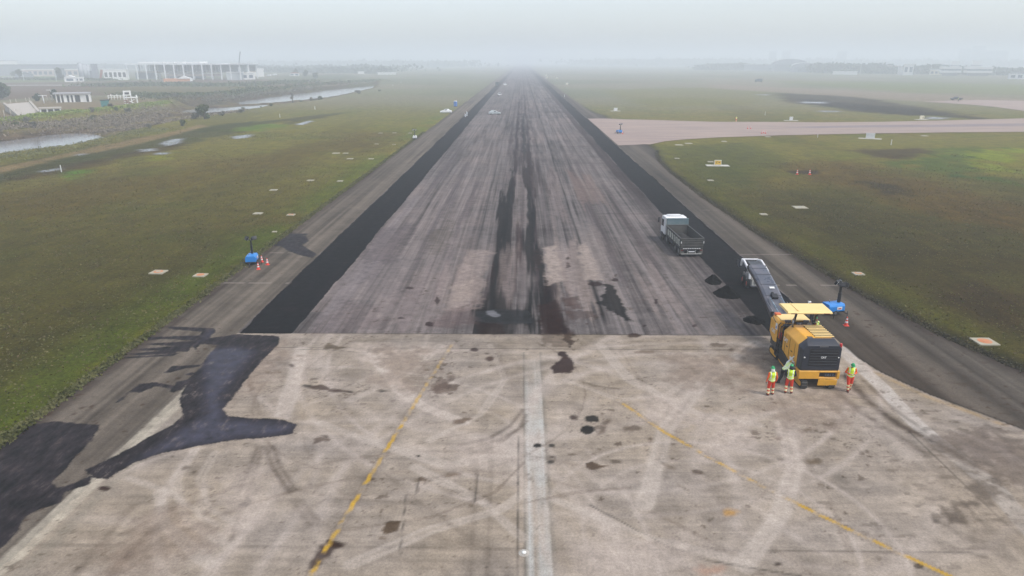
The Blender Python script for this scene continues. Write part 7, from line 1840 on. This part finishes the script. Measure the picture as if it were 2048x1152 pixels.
# shrubs along the banks: one pattern, many places
rs = np.random.RandomState(77)
proto = None; k_ = 0
spots = [(rs.uniform(-60, 330), rs.uniform(246, 268)) for _ in range(9)] + [(rs.uniform(180, 300), rs.uniform(226, 246)) for _ in range(10)] + [(rs.uniform(330, 720), 0) for _ in range(20)] + [(rs.uniform(440, 760), 1) for _ in range(12)]
for px, py in spots:
    if py == 0: py = np.interp(px, [330, 420, 560, 740], [206, 198, 176, 168]) + rs.uniform(-9, 4)
    elif py == 1: py = np.interp(px, [440, 560, 760], [232, 206, 180]) + rs.uniform(-2, 6)
    x, y = G(px, py, -0.5); z = gz(x, y)
    if proto is None:
        proto = make_tree((x, y, z), 1.9, 3.2, "low scrubby shrub on the stream banks", L_GY, n=240, ls=0.24, trunk=0.05, group="scrub along the stream banks", nm="shrub", cat="shrub", seed=20); c = proto
        proto2 = make_tree((x + 6, y + 8, gz(x + 6, y + 8)), 1.7, 3.0, "low scrubby shrub on the stream banks", L_MD, n=240, ls=0.24, trunk=0.05, group="scrub along the stream banks", nm="shrub", cat="shrub", seed=21)
    else: c = copy_tree(proto if rs.rand() < 0.6 else proto2)
    s = rs.uniform(0.35, 0.95) * (1.25 if y > 350 else 1.0); c.location = (x, y, z); c.scale = (s * 1.3, s, s); c.rotation_euler.z = rs.rand() * 6
# reeds on the levee bank, and its green crest
def scatter(name, n, fn, size, material, seed, up=1.0):
    rs = np.random.RandomState(seed); P = fn(rs, n)
    V, F = quads(P, size, rs)
    o = link_mesh(name, np_mesh(name, V, F, material)); o["kind"] = "stuff"; return o
def along(poly, z, spread, hmax):
    Pw = np.array([G(p[0], p[1], z) for p in poly])
    def f(rs, n):
        t = rs.rand(n) * (len(Pw) - 1); i = np.minimum(t.astype(int), len(Pw) - 2); q = (t - i)[:, None]
        P = Pw[i] * (1 - q) + Pw[i + 1] * q + rs.normal(size=(n, 2)) * spread
        Z_ = np.array([gz(a, b) for a, b in P]) + rs.rand(n) ** 1.5 * hmax
        return np.column_stack([P, Z_])
    return f
scatter("reeds", 9000, along([(-120, 280), (0, 262), (100, 256), (200, 246), (260, 238), (320, 222)], -0.8, 4.5, 1.0), 0.26, L_RD, 31)
scatter("grass", 8000, along([(-200, 254), (0, 244.5), (100, 233), (200, 222), (290, 212.5), (334, 207)], 1.2, 1.1, 0.55), 0.24, L_GR, 32)
scatter("reeds", 3500, along([(200, 262), (300, 252), (390, 238), (470, 228)], -1.2, 4.0, 0.9), 0.26, L_RD, 33)
scatter("grass", 5000, along([(-100, 328), (0, 320), (120, 302), (240, 276), (330, 262)], -0.6, 3.5, 0.35), 0.15, L_ED0, 34)
# far woods that read as one mass
def wood(poly, z0, hmax, n, spread, seed, size=3.0, mt=L_FAR):
    Pw = np.array([G(p[0], p[1], 0) for p in poly])
    rs = np.random.RandomState(seed)
    t = rs.rand(n) * (len(Pw) - 1); i = np.minimum(t.astype(int), len(Pw) - 2); q = (t - i)[:, None]
    P = Pw[i] * (1 - q) + Pw[i + 1] * q + rs.normal(size=(n, 2)) * spread
    hh = hmax * (0.35 + 0.9 * fbm(P[:, 0] * 0.02, P[:, 1] * 0.02, seed, 3) ** 1.3)
    Z_ = z0 + rs.rand(n) ** 0.8 * hh
    if z0: Z_ = rs.rand(n) * hh + np.array([gz(a, b) for a, b in P])
    V, F = quads(np.column_stack([P, Z_]), size, rs)
    o = link_mesh("woods", np_mesh("woods", V, F, mt)); o["kind"] = "stuff"
wood([(-200, 138), (0, 137), (200, 137), (440, 138), (640, 140), (780, 142.5)], 0, 11, 9000, 30, 41, 3.2)
wood([(520, 144), (600, 145), (700, 146), (760, 147)], 0, 9, 3000, 14, 42, 2.4)
wood([(-200, 131), (200, 130), (700, 132), (900, 134)], 0, 20, 7000, 70, 43, 6.0)
wood([(1640, 146), (1760, 147), (1860, 148), (2000, 150), (2200, 153)], 0, 14, 7000, 16, 44, 2.8)
wood([(1420, 140), (1480, 140), (1560, 141), (1660, 143)], 0, 16, 4500, 20, 45, 3.2)
wood([(1180, 131), (1400, 132), (1700, 132), (2200, 133)], 0, 26, 7000, 80, 46, 6.0)
wood([(-100, 162), (40, 160), (130, 160), (210, 161)], 0, 3.2, 3000, 7, 47, 1.1, L_MD)
wood([(200, 172), (330, 170), (470, 172), (600, 164)], 0, 2.6, 4000, 12, 48, 1.0, L_MD)
wood([(250, 190), (336, 198), (430, 193), (520, 181), (640, 170), (760, 161)], 0.8, 2.6, 4500, 5, 49, 0.55, L_MD)
wood([(336, 206), (430, 199), (520, 187), (640, 175)], -0.5, 1.2, 2500, 2.5, 50, 0.4, L_GY)
# rough grass overhanging the pavement edges
def edge_tufts(name, n, xf, y0, y1, seed, size, material):
    rs = np.random.RandomState(seed); Y_ = y0 + (y1 - y0) * rs.rand(n) ** 1.6
    X_ = xf(Y_) + rs.normal(size=n) * 0.22
    V, F = quads(np.column_stack([X_, Y_, 0.02 + 0.07 * rs.rand(n)]), size, rs)
    o = link_mesh(name, np_mesh(name, V, F, material)); o["kind"] = "stuff"
L_ED = leaf_mat("edge_grass", (0.05, 0.06, 0.016), (0.15, 0.14, 0.06), 0.6); L_ED2 = leaf_mat("edge_grass_dark", (0.045, 0.040, 0.022), (0.09, 0.078, 0.044), 0.6)
edge_tufts("grass", 14000, lambda y: -26.45 + 0 * y, 26, 190, 51, 0.085, L_ED)
edge_tufts("grass", 12000, lambda y: np.interp(y, _er[:, 0], _er[:, 1]) + 0.2, 30, 150, 52, 0.065, L_ED2)

# clumps of rough grass through the near fields
def field_tufts(name, n, x0, x1, y0, y1, seed, size, material, keep):
    rs = np.random.RandomState(seed); Y_ = y0 + (y1 - y0) * rs.rand(n) ** 1.5; X_ = x0 + (x1 - x0) * rs.rand(n)
    m = keep(X_, Y_) & (fbm(X_ * 0.35, Y_ * 0.35, seed, 3) + 0.18 * rs.rand(n) > 0.52); X_, Y_ = X_[m], Y_[m]
    V, F = quads(np.column_stack([X_, Y_, -0.02 + 0.04 * rs.rand(len(X_))]), size, rs)
    o = link_mesh(name, np_mesh(name, V, F, material)); o["kind"] = "stuff"
T_A = leaf_mat("field_tuft_olive", (0.075, 0.066, 0.022), (0.155, 0.135, 0.060), 0.25); T_B = leaf_mat("field_tuft_green", (0.055, 0.066, 0.016), (0.125, 0.130, 0.046), 0.25); T_C = leaf_mat("field_tuft_brown", (0.070, 0.054, 0.028), (0.15, 0.112, 0.066), 0.25)
for sd_, mt_, kk in ((61, T_A, 1.0), (62, T_B, 0.55), (63, T_C, 0.6)):
    field_tufts("grass", int(60000 * kk), -100, -26.4, 26, 190, sd_, 0.075, mt_, lambda x, y: x < -26.5)
    field_tufts("grass", int(34000 * kk), 26, 92, 34, 145, sd_ + 10, 0.075, mt_, lambda x, y: x > np.interp(y, _er[:, 0], _er[:, 1]) + 0.3)

# ================================================================== HAZE
hm = bpy.data.materials.new("haze_air"); hm.use_nodes = True
hn = hm.node_tree
for n_ in list(hn.nodes): hn.nodes.remove(n_)
ho = hn.nodes.new("ShaderNodeOutputMaterial"); hv = hn.nodes.new("ShaderNodeVolumePrincipled")
hv.inputs["Color"].default_value = (0.90, 0.96, 1.0, 1)
hv.inputs["Density"].default_value = HAZE_D
hv.inputs["Anisotropy"].default_value = 0.0
hn.links.new(hv.outputs[0], ho.inputs["Volume"])
bm = bmesh.new()
bmesh.ops.create_cube(bm, size=1.0)
for v in bm.verts: v.co = (v.co.x * 13000, 2850 + v.co.y * 6700, (HAZE_T - 5) / 2 + v.co.z * (HAZE_T + 5))
me = bpy.data.meshes.new("haze"); bm.to_mesh(me); bm.free(); me.materials.append(hm)
hz = link_mesh("haze", me); tag(hz, kind="stuff")
